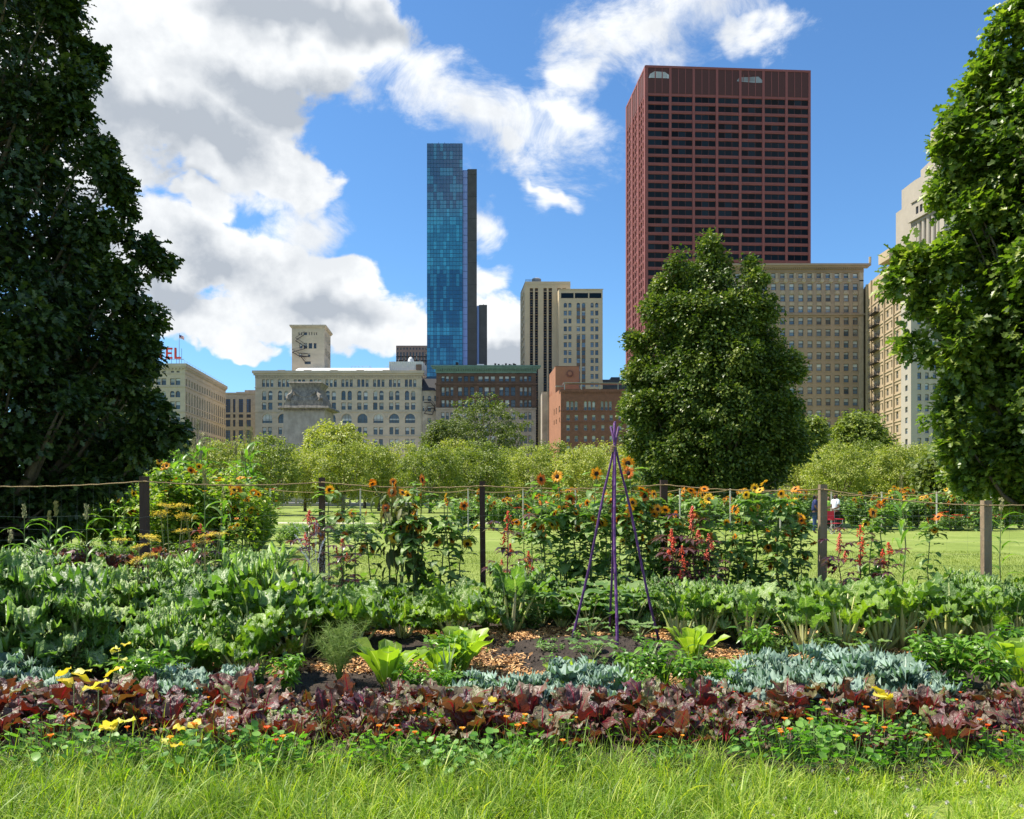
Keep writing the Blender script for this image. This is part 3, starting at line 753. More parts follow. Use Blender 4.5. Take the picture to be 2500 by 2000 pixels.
# ---- buff grid hotel on the right --------------------------------
def buffhotel():
    Y=230.; s=3.593; q=lambda z:1750+z/s; zz=lambda zy:Z(600+zy/s,Y); x0=X(1742,Y); u=lambda z:X(q(z),Y)-x0
    B=empty('buff_brick_hotel',(x0,Y,0),0,'buff brown brick hotel with a plain grid of square windows and an ornate cornice','building')
    xe=u(1283); w=Wall((0,0),(xe,0))
    cols=[(u(1193-i*79.6),u(1193-i*79.6+44)) for i in range(16)]; cols=[c for c in cols if c[0]>.4]
    rows=[(zz(285),zz(243),cols),(zz(390),zz(332),cols),(zz(490),zz(428),cols),(zz(586),zz(528),cols)]
    y=630
    while zz(y+62)>3: rows.append((zz(y+62),zz(y),cols)); y+=101.5
    w.rows(0,zz(236),rows,.35)
    w.band(zz(186),zz(168),1.6); w.band(zz(200),zz(186),1.1); w.band(zz(236),zz(200),.15); w.band(zz(312),zz(302),.12); w.band(zz(610),zz(597),.45); w.band(zz(624),zz(613),.15)
    for i in range(72): w.band(zz(212),zz(202),.8,i*w.L/72+.1,i*w.L/72+.45)
    for i in range(150): w.band(zz(234),zz(222),.25,i*w.L/150,i*w.L/150+.16)
    for a,b in cols: # sills and round ornaments
        for zb_,zt,_ in rows: w.band(zb_-.22,zb_-.02,.12,a-.12,b+.12)
        for yy in (412,508):
            w.band(zz(yy+18),zz(yy-12),.08,a,b,1)
        for yy,r in ((308,.75),):
            V,Fc=tube([w.P(a-1.0,zz(yy),.1),w.P(a-1.0,zz(yy),-.3)],[r,r*.7],10); w.g.add(V,Fc,1)
        V,Fc=tube([w.P((a+b)/2,zz(410),.1),w.P((a+b)/2,zz(410),-.2)],[.7,.5],10); w.g.add(V,Fc,1)
        w.band(zz(290),zz(240),.1,a-1.35,a-.75,1)
    w.band(0,zz(236),.12,xe-1.1,xe+.1,1)
    w.g.prism([(0,0),(xe,0),(xe+1.5,40),(0,40)],0,zz(185),0,skip=(0,))
    obj('wall',w.g,[M['brown'],M['brown_l']],B)
    for a,b,c,d,zt_,mm in ((495,588,4,9,120,'lime'),(255,490,6,9,137,'lime'),(50,108,10,14,57,'roofw')): g=Geo(); g.box(u(a),u(b),c,d,zz(180),zz(zt_)); obj('roof_hatch',g,M[mm],B)
    g=Geo(); railing(g,[(u(840),2),(u(1215),2)],zz(168),.9,14,0,.04); obj('roof_railing',g,M['grey'],B)
    add_windows(B,[w],mh=1,blinds=(.3,.5,.5,.6,.3),glass='glassb',limit=100,fw=.12)
buffhotel()

# ---- wing with fire escapes, white stone hotel, classical tower --------------------------------
def rightblocks():
    s=3.593; q=lambda z:1750+z/s
    # sunlit recessed wing
    Yn,Yf=200.,232.; N=(X(q(1618),Yn),Yn); Fr=(X(q(1292),Yf),Yf)
    B=empty('cream_recessed_wing',(N[0],N[1],0),0,'sunlit cream brick wing with stacked black fire balconies, receding between two hotels','building')
    w=Wall((Fr[0]-N[0],Fr[1]-N[1]),(0,0)); top=Z(622,Yn)
    zz=lambda zy:Z(600+zy/s,210)
    rows=[]; L=w.L; z=top-4.4
    while z>5:
        rows.append((z-1.9,z,[(L*.04,L*.075),(L*.13,L*.17),(L*.30,L*.36),(L*.40,L*.45),(L*.52,L*.57),(L*.64,L*.69),(L*.76,L*.81),(L*.88,L*.93)])); z-=3.35
    w.rows(0,top,rows,.35)
    for (a,b,_) in rows: w.band(a-.7,a-.45,.18); w.band(a-1.5,a-1.35,.1,L*.45,L*.98)
    for f in (.105,.24,.60,.84): w.band(0,top,.45,L*f-.2,L*f+.35)
    g=Geo(); g.merge(w.g); g.prism([tuple(w.A),(0,0),(26,4),(26,36),(w.A[0],36)],0,top-.3,0,skip=(0,))
    g.box(-2,4,2,8,top-.3,top+2.2); g.tube([(-5.,6,top-.3),(-5.,6,top+1.2)],.3,6)
    obj('wall',g,M['cream'],B)
    zc=rows[1][0]
    for k in range(1,min(12,len(rows))):
        g=Geo(); zf=rows[k][0]-.5; u0,u1=L*.29,L*.47
        q4=[w.P(u0,zf,-.1),w.P(u1,zf,-.1),w.P(u1,zf,-1.5),w.P(u0,zf,-1.5)]
        g.add([*q4,*[(a,b,c+.12) for a,b,c in q4]],[(0,3,2,1),(4,5,6,7),(0,1,5,4),(1,2,6,5),(2,3,7,6),(3,0,4,7)])
        pts=[q4[0][:2],q4[3][:2],q4[2][:2],q4[1][:2]]; railing(g,pts,zf,1.0,8,0,.035)
        g.tube([w.P(u0+.6,zf,-.8),w.P(u1-.4,zf-3.2,-.8)],.1,4)
        obj('fire_balcony',g,M['iron'],B)
    add_windows(B,[w],mh=1,blinds=(0,.3),frm='framew',limit=100)
    # white stone hotel in front of it
    C=(X(2224,192),192.); Fl=(X(2200,199),199.)
    B=empty('white_stone_hotel',(C[0],C[1],0),0,'pale stone hotel with small windows, mostly behind the right hand oak','building')
    wf=Wall((0,0),(30,0)); ws=Wall((Fl[0]-C[0],Fl[1]-C[1]),(0,0)); Y=192.; zt=Z(632,Y)
    zz=lambda zy:Z(600+zy/s,Y); u=lambda z:X(q(z),Y)-C[0]
    cols=[(u(1760+i*67),u(1760+i*67+33)) for i in range(9)]
    rows=[]; rs=[]; y=158
    while zz(y+55)>2: rows.append((zz(y+55),zz(y),cols)); rs.append((zz(y+52),zz(y+2),[(ws.L*.42,ws.L*.66)])); y+=95.5
    wf.rows(0,zt,rows,.35); ws.rows(0,zt,rs,.35)
    for ww in (wf,ws):
        ww.band(zt-.8,zt,.5); ww.band(zz(552),zz(540),.3); ww.band(zz(560),zz(553),.12)
    for a,b in cols:
        for r in rows: wf.band(r[0]-.2,r[0]-.02,.1,a-.1,b+.1); wf.band(r[0]-.9,r[0]-.5,.05,a+.2,b-.2)
    g=Geo(); g.merge(wf.g); g.merge(ws.g); g.prism([(Fl[0]-C[0],7),(0,0),(30,0),(30,30),(X(2205,222)-C[0],30)],0,zt-.3,0,skip=(0,1))
    obj('wall',g,M['white'],B)
    add_windows(B,[wf,ws],mh=1,blinds=(.3,.5,0,.6),glass='glassb',limit=100)
    # classical tower with colonnade
    s7=4.311; Yf,Yn=330.,310.; N=(X(2305,Yn),Yn); Fr=(X(2227,Yf),Yf)
    B=empty('classical_stone_tower',(N[0],N[1],0),0,'pale classical stone tower with tall columns near its top, behind the right oak','building')
    w=Wall((Fr[0]-N[0],Fr[1]-N[1]),(0,0)); L=w.L
    zn=lambda zy:Z(400+zy/s7,Yn)   # read at the near corner
    # at near corner (z 670): cornice 450, attic top 395, column base ~ 870 far => 
    zc=zn(468); zcb=zc-19.5; zt=Z(400+635/s7,Yf)
    ztop=Z(400+262/s7,Yf)
    w.rows(0,zcb-1.5,[(k*3.8+2,k*3.8+3.9,[(L*(.1+.16*i),L*(.1+.16*i)+1.5) for i in range(6)]) for k in range(1,int((zcb-6)/3.8))],.4)
    w.quad(0,L*.14,zcb-1.5,zc); w.quad(L*.86,L,zcb-1.5,zc); w.quad(L*.14,L*.86,zcb-1.5,zcb); w.quad(L*.14,L*.86,zcb,zc,1.6,1)
    w.quad(L*.14,L*.86,zcb-1.5,zcb,0)
    for i in range(5):
        c=L*(.2+.15*i); b=w.P(c,0,.55)
        w.g.tube([(b[0],b[1],zcb),(b[0],b[1],zcb+.5),(b[0],b[1],zcb+.6),(b[0],b[1],zc-1),(b[0],b[1],zc-.4),(b[0],b[1],zc)],[1.3,1.3,1.05,.9,.95,1.3],10)
    w.band(zc,zc+1.2,.2,0,L); w.band(zc+1.2,zc+2.4,1.2); 
    za=zc+2.4; w.rows_=None
    sub=Wall(w.A,w.B); sub.rows(za,za+6.5,[(za+1.2,za+4.2,[(L*(.12+.13*i),L*(.12+.13*i)+1.7) for i in range(6)])],.4); sub.band(za+6.5,za+7.3,.5)
    t2=za+7.3
    g=Geo(); g.merge(w.g); g.merge(sub.g)
    g.prism([tuple(w.A),(0,0),(24,2),(24,34),(w.A[0],34)],0,t2,0,skip=(0,))
    # upper stage set back
    g.prism([(w.A[0]+.5,w.A[1]-.6),(1.2,1),(22,3),(22,30),(w.A[0]+.5,30)],t2,ztop+3,0)
    up=Wall((w.A[0]+4.4,w.A[1]-7.),(1.5,.4)); up.rows(t2,ztop+9,[(t2+3,t2+10,[(3,4.6),(6,7.6),(9,10.6)])],.4); up.band(ztop+9,ztop+10,.5); g.merge(up.g)
    g.prism([tuple(up.A),tuple(up.B),(20,3),(20,24),(up.A[0]+1,24)],t2,ztop+9,0,skip=(0,))
    g.prism([(4,3),(18,3),(18,18),(4,18)],ztop+9,ztop+22,0)
    obj('wall',g,[M['white'],M['lime_dark']],B)
    add_windows(B,[w,sub,up],mh=0,blinds=(0,),limit=60)
rightblocks()

# ---- stone pylon monument --------------------------------
def pylon():
    B=pylon_()
    B.scale=(.62,.62,1)
def pylon_():
    Y=150.; s=3.593; q=lambda z:600+z/s; zz=lambda zy:Z(700+zy/s,Y); c=X(q(555),Y)
    B=empty('stone_pylon',(c,Y,0),0,'weathered stone pylon with a flared top and jutting cornice, before the arched building','monument')
    u=lambda z:X(q(z),Y)-c
    def fr(w0,w1,y0,y1,d0,d1,gg,mi=0,cx0=0,cx1=0):
        V=[(-w0+cx0,-d0,y0),(w0+cx0,-d0,y0),(w0+cx0,d0,y0),(-w0+cx0,d0,y0),(-w1+cx1,-d1,y1),(w1+cx1,-d1,y1),(w1+cx1,d1,y1),(-w1+cx1,d1,y1)]
        gg.add(V,[(0,3,2,1),(4,5,6,7),(0,1,5,4),(1,2,6,5),(2,3,7,6),(3,0,4,7)],mi)
    g=Geo(); W=u(735)-0
    fr(6.1,5.9,0,zz(1095),6.1,5.9,g); obj('shaft',g,M['pylon'],B)
    g=Geo()
    fr(6.4,7.4,zz(1095),zz(1085),6.4,7.4,g); fr(7.5,7.3,zz(1085),zz(1068),7.5,7.3,g); fr(5.9,5.8,zz(1068),zz(1058),5.9,5.8,g)
    for i in range(16): g.box(-6.6+i*.84,-6.3+i*.84,-6.7,-6.2,zz(1105),zz(1095))
    obj('cornice',g,M['pylon_d'],B)
    g=Geo()
    fr(5.5,5.4,zz(1058),zz(1012),5.5,5.4,g)
    prev=(5.3,zz(1012))
    for i in range(1,9):
        t=i/8; w_=5.3-1.5*sin(t*pi/2)+(.9*(t-.72)/.28 if t>.72 else 0); zc=zz(1012)+(zz(862)-zz(1012))*t
        fr(prev[0],w_,prev[1],zc,prev[0],w_,g); prev=(w_,zc)
    fr(4.9,4.7,zz(862),zz(853),4.9,4.7,g)
    # carved scroll and garland
    for sx in (-1,1): g.tube([(sx*4.7,-5.6,zz(1010)),(sx*4.5,-5.5,zz(985)),(sx*3.8,-5.0,zz(960)),(sx*3.6,-4.7,zz(925))],[.75,.6,.4,.25],6)
    g.tube([(-3+i*.75,-4.75,zz(935)-1.1*(1-((i-4)/4.)**2)) for i in range(9)],.28,6)
    obj('flared_top',g,M['pylon_d'],B)
    return B
pylon()
# ================================================================ GROUND
def grassmat(name,a,b,c,scale=1.0,bump=.6):
    m,nt,out=nodes(name); L=nt.links.new
    bs=nn(nt,'ShaderNodeBsdfPrincipled'); bs.inputs['Roughness'].default_value=.9; bs.inputs['Specular IOR Level'].default_value=.15
    tc=nn(nt,'ShaderNodeTexCoord')
    n1=nn(nt,'ShaderNodeTexNoise'); n1.inputs['Scale'].default_value=.35*scale; n1.inputs['Detail'].default_value=8; n1.inputs['Roughness'].default_value=.75; L(tc.outputs['Object'],n1.inputs['Vector'])
    n2=nn(nt,'ShaderNodeTexNoise'); n2.inputs['Scale'].default_value=14*scale; n2.inputs['Detail'].default_value=6; n2.inputs['Roughness'].default_value=.8; L(tc.outputs['Object'],n2.inputs['Vector'])
    r=nn(nt,'ShaderNodeValToRGB'); cr=r.color_ramp; cr.elements.new(.5)
    for i,(p,col) in enumerate(((.3,a),(.5,b),(.72,c))): cr.elements[i].position=p; cr.elements[i].color=(*col,1)
    ad=nn(nt,'ShaderNodeMath',operation='MULTIPLY_ADD'); L(n2.outputs['Fac'],ad.inputs[0]); ad.inputs[1].default_value=.55
    sb=nn(nt,'ShaderNodeMath',operation='MULTIPLY_ADD'); L(n1.outputs['Fac'],sb.inputs[0]); sb.inputs[1].default_value=.9; sb.inputs[2].default_value=-.22
    L(sb.outputs[0],ad.inputs[2]); L(ad.outputs[0],r.inputs[0]); L(r.outputs[0],bs.inputs['Base Color'])
    bp=nn(nt,'ShaderNodeBump'); bp.inputs['Strength'].default_value=bump; bp.inputs['Distance'].default_value=.04; L(n2.outputs['Fac'],bp.inputs['Height']); L(bp.outputs[0],bs.inputs['Normal'])
    L(bs.outputs[0],out.inputs[0]); return m
M['lawn']=grassmat('lawn_grass',(.12,.17,.03),(.2,.26,.055),(.33,.37,.12),.6)
M['soil']=mat('dark_garden_soil',(.045,.032,.024),.95,3,.5,1.,30)
M['chips']=mat('orange_wood_chips',(.5,.27,.1),.9,14,.4,1.,40,c2=(.25,.11,.035))
M['road']=mat('asphalt',(.06,.06,.062),.9,1,.15)
M['pave']=mat('pale_paving',(.42,.39,.34),.9,1,.1)
M['gravel']=mat('pale_gravel',(.5,.45,.34),.95,6,.2,.3,20)
def sheet(name,pts,z,m,kind='structure',label=None):
    g=Geo(); g.add([(x,y,z) for x,y in pts],[tuple(range(len(pts)))]); return obj(name,g,m,kind=kind,label=label)
sheet('lawn',[(-2500,-60),(2500,-60),(2500,4500),(-2500,4500)],0,M['lawn'])
sheet('road',[(-600,236),(600,236),(600,262),(-600,262)],.004,M['road'])
sheet('railway_cutting_road',[(-600,118),(600,118),(600,138),(-600,138)],.004,M['road'])
for y0,y1 in ((112,118),(138,142),(262,283)):
    g=Geo(); g.box(-600,600,y0,y1,-.05,.13); obj('pavement',g,M['pave'],kind='structure')
g=Geo()
for i in range(120): g.box(-300+i*5,-300+i*5+2.2,248.9,249.1,.005,.009)
obj('lane_markings',g,mat('road_paint',(.7,.7,.66)),kind='structure')
# pale gravel path that crosses the far lawn on the left
g=Geo(); P=[(-60,58),(-22,51),(-14,47.5),(-8,46.5),(0,47.5),(8,50),(60,62)]
V=[]; 
for x,y in P: V+=[(x,y-.9,.006),(x,y+.9,.006)]
g.add(V,[(2*i,2*i+2,2*i+3,2*i+1) for i in range(len(P)-1)]); obj('gravel_path',g,M['gravel'],kind='structure')

# vegetable bed soil: gently raised, lumpy
def hsoil(x,y):
    h=.05+.02*np.sin(x*2.1+y)*np.cos(y*2.7-x*.6)+.012*np.sin(x*7.3)*np.sin(y*8.1)
    d=np.sqrt((x-.9)**2+((y-8.35)*1.0)**2); h=h+.13*np.clip(1.15-d,0,1)**.8*(d<1.15)
    e=np.minimum(np.minimum(y-4.75,12.9-y),6.0); h=h*np.clip(e*4,0,1)
    return h
nx_,ny_=260,150
xs=np.linspace(-11,11,nx_); ys=np.linspace(4.7,12.95,ny_); XX,YY=np.meshgrid(xs,ys)
ZZ=hsoil(XX,YY)+rng.normal(0,.007,XX.shape)+.004
ZZ[0,:]=ZZ[-1,:]=-.01; ZZ[:,0]=ZZ[:,-1]=-.01
idx=np.arange(nx_*ny_).reshape(ny_,nx_)
Q=np.stack([idx[:-1,:-1],idx[:-1,1:],idx[1:,1:],idx[1:,:-1]],-1).reshape(-1,4)
g=Geo(); g.add(np.stack([XX,YY,ZZ],-1),Q); obj('soil_bed',g,M['soil'],smooth=True,kind='structure')
# chip path: ring round the little mound and arms to both sides
def chipmask(x,y):
    d=np.sqrt((x-.9)**2+(y-8.35)**2)
    ring=(d>1.12)&(d<1.5)
    armL=(x<.1)&(np.abs(y-(7.85+.12*np.sin(x*1.3)))<.3)
    armR=(x>1.9)&(np.abs(y-(8.0+.08*(x-2)+.1*np.sin(x*1.7)))<.3)
    arm3=(np.abs(y-(9.75+.1*np.sin(x)))<.2)
    return ring|armL|armR|arm3
g=Geo(); N=52000
px=rng.uniform(-9,9,N*3); py=rng.uniform(6.6,10.2,N*3); k=chipmask(px+rng.normal(0,.05,N*3),py+rng.normal(0,.05,N*3)); px=px[k][:N]; py=py[k][:N]; n=len(px)
a=rng.uniform(0,2*pi,n); l=rng.uniform(.007,.03,n); w_=rng.uniform(.003,.009,n); tz=rng.normal(0,.35,n); 
cx=np.cos(a);sy=np.sin(a); h0=hsoil(px,py)+.012+rng.uniform(0,.02,n)
d1=np.stack([cx*l,sy*l,np.sin(tz)*l],-1); d2=np.stack([-sy*w_,cx*w_,rng.normal(0,.004,n)],-1); c=np.stack([px,py,h0],-1)
V=np.stack([c-d1-d2,c+d1-d2,c+d1+d2,c-d1+d2],1).reshape(-1,3); Fq=np.arange(n*4).reshape(n,4); A=np.zeros((n*4,3)); A[:,0]=np.repeat(rng.random(n),4)
g.add(V,Fq,0,A)
M['chip']=leafmat('wood_chip',[(.12,.06,.03),(.38,.19,.07),(.60,.32,.12),(.68,.44,.2)],trans=0,rough=.8,objvar=0)
obj('wood_chips',g,M['chip'],kind='stuff',label='orange wood chip mulch on the path round the bean poles',cat='mulch')
# straw bits and clods on the mound
g=Geo(); n=9000; px=rng.uniform(-9,9,n); py=rng.uniform(5.4,12,n); c=np.stack([px,py,hsoil(px,py)+.01],-1); r=rng.uniform(.006,.022,n)
tet=np.array([[1,1,1],[-1,-1,1],[-1,1,-1],[1,-1,-1]])*.7
V=(c[:,None]+tet[None]*r[:,None,None]*rng.uniform(.6,1.2,(n,4,1))).reshape(-1,3); b=np.arange(n)[:,None,None]*4+np.array([[0,1,2],[0,3,1],[0,2,3],[1,3,2]])[None]
g.add(V,b.reshape(-1,3)); obj('soil_clods',g,M['soil'],kind='stuff',label='dark soil clods over the vegetable bed',cat='soil')
# ================================================================ PLANT SHAPES
def norm(a): return a/(np.linalg.norm(a,axis=-1,keepdims=True)+1e-9)
def scatter(g,tmpl,P,D,N,S,rnd,mi=0,jit=0):
    V,Fc,A=tmpl; V=np.asarray(V,float); n=len(P); 
    Y=norm(D); Xv=norm(np.cross(Y,N)); Zv=np.cross(Xv,Y)
    S=np.broadcast_to(S,(n,))[:,None,None]
    W=P[:,None]+S*(V[None,:,0:1]*Xv[:,None]+V[None,:,1:2]*Y[:,None]+V[None,:,2:3]*Zv[:,None])
    Aa=np.broadcast_to(A[None],(n,)+A.shape).copy(); Aa[:,:,0]=np.asarray(rnd)[:,None]
    for k in set(len(f) for f in Fc):
        f=np.array([q for q in Fc if len(q)==k]); FF=(np.arange(n)[:,None,None]*len(V)+f[None]).reshape(-1,k)
        g.F.append(FF+g.n); g.M.append(np.full(len(FF),mi,np.int32))
    g.V.append(W.reshape(-1,3)); g.A.append(Aa.reshape(-1,3)); g.n+=n*len(V)
def half_leaf(edge,fold=.25,mid=None,bend=.12):
    """leaf outline from its right half; returns a two-sided folded leaf template of unit length"""
    V=[];Fc=[];A=[]
    n=len(edge)
    for x,y in edge:
        z=-bend*y*y
        for sgn in (-1,0,1):
            V.append((sgn*x,y,z+fold*x*(1 if sgn else 0))); A.append((0,abs(sgn)*1.0,y))
    for i in range(n-1):
        a=i*3;b=a+3
        Fc+=[(a,a+1,b+1,b),(a+1,a+2,b+2,b+1)]
    return (np.array(V),Fc,np.array(A))
OAK=half_leaf([(.02,0),(.26,.18),(.13,.36),(.42,.56),(.17,.72),(.24,.88),(.02,1)],.3)
OVAL=half_leaf([(.02,0),(.28,.35),(.22,.72),(.01,1)],.3,bend=.25)
LANCE=half_leaf([(.02,0),(.13,.3),(.10,.65),(.005,1)],.3,bend=.4)
HEART=half_leaf([(.05,-.06),(.36,.05),(.42,.32),(.24,.7),(.01,1)],.2,bend=.35)
QUAD=half_leaf([(.02,0),(.38,.5),(.02,1)],.35,bend=.1)

SHAPES={
 'ovate':lambda s:np.sin(pi*np.clip(s,0,1)**.62)**.75,
 'obov':lambda s:np.clip((s*.75+.12),0,1)*np.clip(1-np.clip((s-.8)/.2,0,1)**2.2,0,1)**.5*1.15,
 'oval':lambda s:np.sin(pi*np.clip(s,0,1)**.86)**.62,
 'lance':lambda s:np.sin(pi*np.clip(s,0,1)**.7)**1.1,
 'strap':lambda s:np.clip(1-s**3,0,1)*np.clip(.35+s*6,0,1),
 'heart':lambda s:np.clip(np.sin(pi*np.clip(s*.93+.07,0,1)**.5),0,1)**.7,
 'round':lambda s:np.sqrt(np.clip(1-(2*s-1)**2,0,1)),
}
def blade(L,W,ns=8,nx=4,shape='ovate',a0=1.2,bend=1.0,cup=.15,ruf=0,rf=5,crk=0,r=None,lobe=0,lf=7,side=0,twist=0,curl=1.0):
    r=r or np.random.default_rng(0)
    s=np.linspace(0,1,ns+1); t=np.linspace(-1,1,nx+1)
    th=a0-bend*s**curl
    dy=np.cos(th); dz=np.sin(th)
    y=np.concatenate([[0],np.cumsum((dy[1:]+dy[:-1])/2)/ns])*L; z=np.concatenate([[0],np.cumsum((dz[1:]+dz[:-1])/2)/ns])*L
    w=SHAPES[shape](s)*W; w[0]=max(w[0],W*.06); w[-1]=max(w[-1],W*.03)
    if lobe: w=w*(1-lobe*(.5+.5*np.sin(lf*2*pi*s+r.uniform(0,6))))
    S,T=np.meshgrid(s,t,indexing='ij'); Wd=w[:,None]
    ph=r.uniform(0,6,2)
    n_off=cup*np.abs(T)**1.6*Wd+ruf*np.abs(T)**2*np.sin(rf*2*pi*S+np.where(T<0,ph[0],ph[1]))*np.clip(S*4,0,1)
    if crk: n_off=n_off+r.normal(0,crk,S.shape)*np.clip(np.abs(T)*3,.25,1)*np.clip(S*6,0,1)
    xx=T*Wd*np.cos(twist*S)+side*S**2*L
    V=np.stack([xx,y[:,None]-np.sin(th)[:,None]*n_off,z[:,None]+np.cos(th)[:,None]*n_off+T*Wd*np.sin(twist*S)],-1).reshape(-1,3)
    i=np.arange((ns+1)*(nx+1)).reshape(ns+1,nx+1)
    Q=np.stack([i[:-1,:-1],i[:-1,1:],i[1:,1:],i[1:,:-1]],-1).reshape(-1,4)
    A=np.stack([np.zeros(S.size),np.abs(T).ravel(),S.ravel()],-1)
    return V,Q,A
def place(V,az,off=(0,0,0)):
    c,s=cos(az),sin(az); R=np.array([[c,-s,0],[s,c,0],[0,0,1]])
    return V@R.T+np.array(off)
def addleaf(g,b,az,off,rnd,mi=0):
    V,Q,A=b; A=A.copy(); A[:,0]=rnd; g.add(place(V,az,off),Q,mi,A)
class Kind:
    def __init__(s,mk,n,cat): s.mk=mk; s.n=n; s.c={}; s.cat=cat; s.i=0
    def put(s,x,y,z=None,rz=None,sc=1,label=None,group=None,tilt=(0,0),v=None):
        v=(s.i*7+s.i//s.n)%s.n if v is None else v; s.i+=1
        z=(float(hsoil(np.array(x),np.array(y))) if 4.7<y<12.9 else 0) if z is None else z
        rz=random.uniform(0,2*pi) if rz is None else rz
        if v not in s.c:
            r=s.mk(v); s.c[v]=r; r.location=(x,y,z); r.rotation_euler=(tilt[0],tilt[1],rz); r.scale=(sc,sc,sc) if np.isscalar(sc) else sc
            tag(r,label,s.cat,group); return r
        r=dup(s.c[v],(x,y,z),rz,sc,label,group,tilt); return r
G_=np.array
# ---- leaf materials
M['chard']=leafmat('savoyed_chard_leaf',[(.055,.12,.03),(.11,.21,.05),(.21,.33,.07)],.36,.45,vein=(.36,.42,.16),vw=.05,tcol=(1.6,1.8,.4),spec=.5,objvar=.6,bump=.9,bs=45)
M['stalk']=leafmat('pale_leaf_stalk',[(.36,.42,.14),(.5,.52,.24),(.6,.6,.34)],.15,.4)
M['kale']=leafmat('curly_kale_leaf',[(.08,.16,.055),(.15,.26,.09),(.29,.40,.18)],.33,.45,vein=(.4,.46,.28),vw=.04,tcol=(1.4,1.8,.5),spec=.55,objvar=.6,bump=1.,bs=55)
M['kstem']=leafmat('kale_stem',[(.3,.36,.18),(.4,.42,.25)],.1,.5)
M['bkale']=leafmat('blue_kale_leaf',[(.11,.19,.13),(.20,.30,.235),(.32,.44,.37)],.22,.6,vein=(.45,.52,.45),vw=.03,tcol=(1.2,1.6,.8))
M['romaine']=leafmat('romaine_leaf',[(.16,.27,.04),(.24,.38,.06),(.34,.48,.1)],.42,.4,vein=(.5,.6,.25),vw=.035,tcol=(1.5,1.6,.35))
M['beet']=leafmat('beet_leaf',[(.05,.018,.025),(.11,.055,.05),(.19,.13,.09),(.085,.03,.04),(.17,.15,.08),(.12,.08,.05),(.13,.16,.05),(.10,.03,.02)],.22,.47,vein=(.22,.02,.04),vw=.05,tcol=(2.3,.95,.5),spec=.6,objvar=.45,bump=.6,bs=45)
M['beetstalk']=leafmat('beet_stalk',[(.2,.01,.03),(.35,.02,.05)],.2,.35)
M['nast']=leafmat('nasturtium_leaf',[(.05,.15,.035),(.13,.29,.06),(.22,.40,.10)],.4,.45,tcol=(1.2,1.5,.4),spec=.4)
M['nflower']=leafmat('nasturtium_petal',[(.85,.13,.01),(.9,.3,.015),(.9,.5,.02)],.35,.5,objvar=.9)
M['pepper']=leafmat('pepper_leaf',[(.06,.16,.02),(.12,.26,.03),(.2,.36,.06)],.38,.35,tcol=(1.4,1.6,.4))
M['squash']=leafmat('squash_leaf',[(.08,.17,.05),(.13,.23,.08),(.2,.3,.13)],.3,.55,vein=(.3,.38,.2),vw=.03,tcol=(1.4,1.7,.5))
M['dill']=leafmat('dill_thread',[(.14,.24,.05),(.24,.36,.09),(.34,.46,.16)],.3,.6)
M['leek']=leafmat('leek_blade',[(.12,.22,.10),(.2,.3,.16),(.28,.38,.2)],.25,.4)
M['yarrow']=leafmat('golden_umbel',[(.80,.58,.03),(.92,.78,.12)],.2,.7)
M['dry']=leafmat('straw_stem',[(.22,.22,.08),(.35,.33,.15)],.1,.7)
M['sunleaf']=leafmat('sunflower_leaf',[(.08,.16,.04),(.15,.25,.08),(.27,.37,.16)],.33,.5,vein=(.22,.3,.12),vw=.03,tcol=(1.4,1.8,.5))
M['sunleafdry']=leafmat('wilted_sunflower_leaf',[(.05,.08,.025),(.09,.13,.04),(.17,.16,.06)],.25,.6,tcol=(1.4,1.5,.5))
M['sunstem']=leafmat('sunflower_stem',[(.10,.15,.05),(.17,.22,.08)],.1,.6)
M['petal']=leafmat('sunflower_petal',[(.6,.15,.01),(.88,.36,.015),(.92,.6,.03)],.35,.5,objvar=.8)
M['disc']=mat('dark_flower_disc',(.035,.018,.01),.9,60,.5,.8,120)
M['castor']=leafmat('castor_leaf',[(.045,.02,.028),(.09,.045,.055),(.13,.075,.07),(.06,.075,.03)],.3,.3,vein=(.2,.03,.05),vw=.06,tcol=(1.8,1.2,.8),spec=.8)
M['spike']=leafmat('red_seed_spike',[(.6,.06,.025),(.85,.13,.05)],.15,.6)
M['cstem']=leafmat('dark_red_stem',[(.08,.02,.02),(.14,.04,.03)],.05,.5)
M['corn']=leafmat('corn_blade',[(.07,.17,.03),(.13,.26,.05),(.24,.38,.1)],.4,.4,vein=(.3,.38,.16),vw=.05,tcol=(1.3,1.6,.4))
M['shrub']=leafmat('shrub_leaf',[(.07,.15,.02),(.13,.24,.035),(.26,.37,.08),(.38,.42,.1)],.4,.5,tcol=(1.3,1.5,.4))
M['bark']=mat('grey_brown_bark',(.13,.10,.07),.95,6,.35,.8,25,stretch=(1,1,.25))

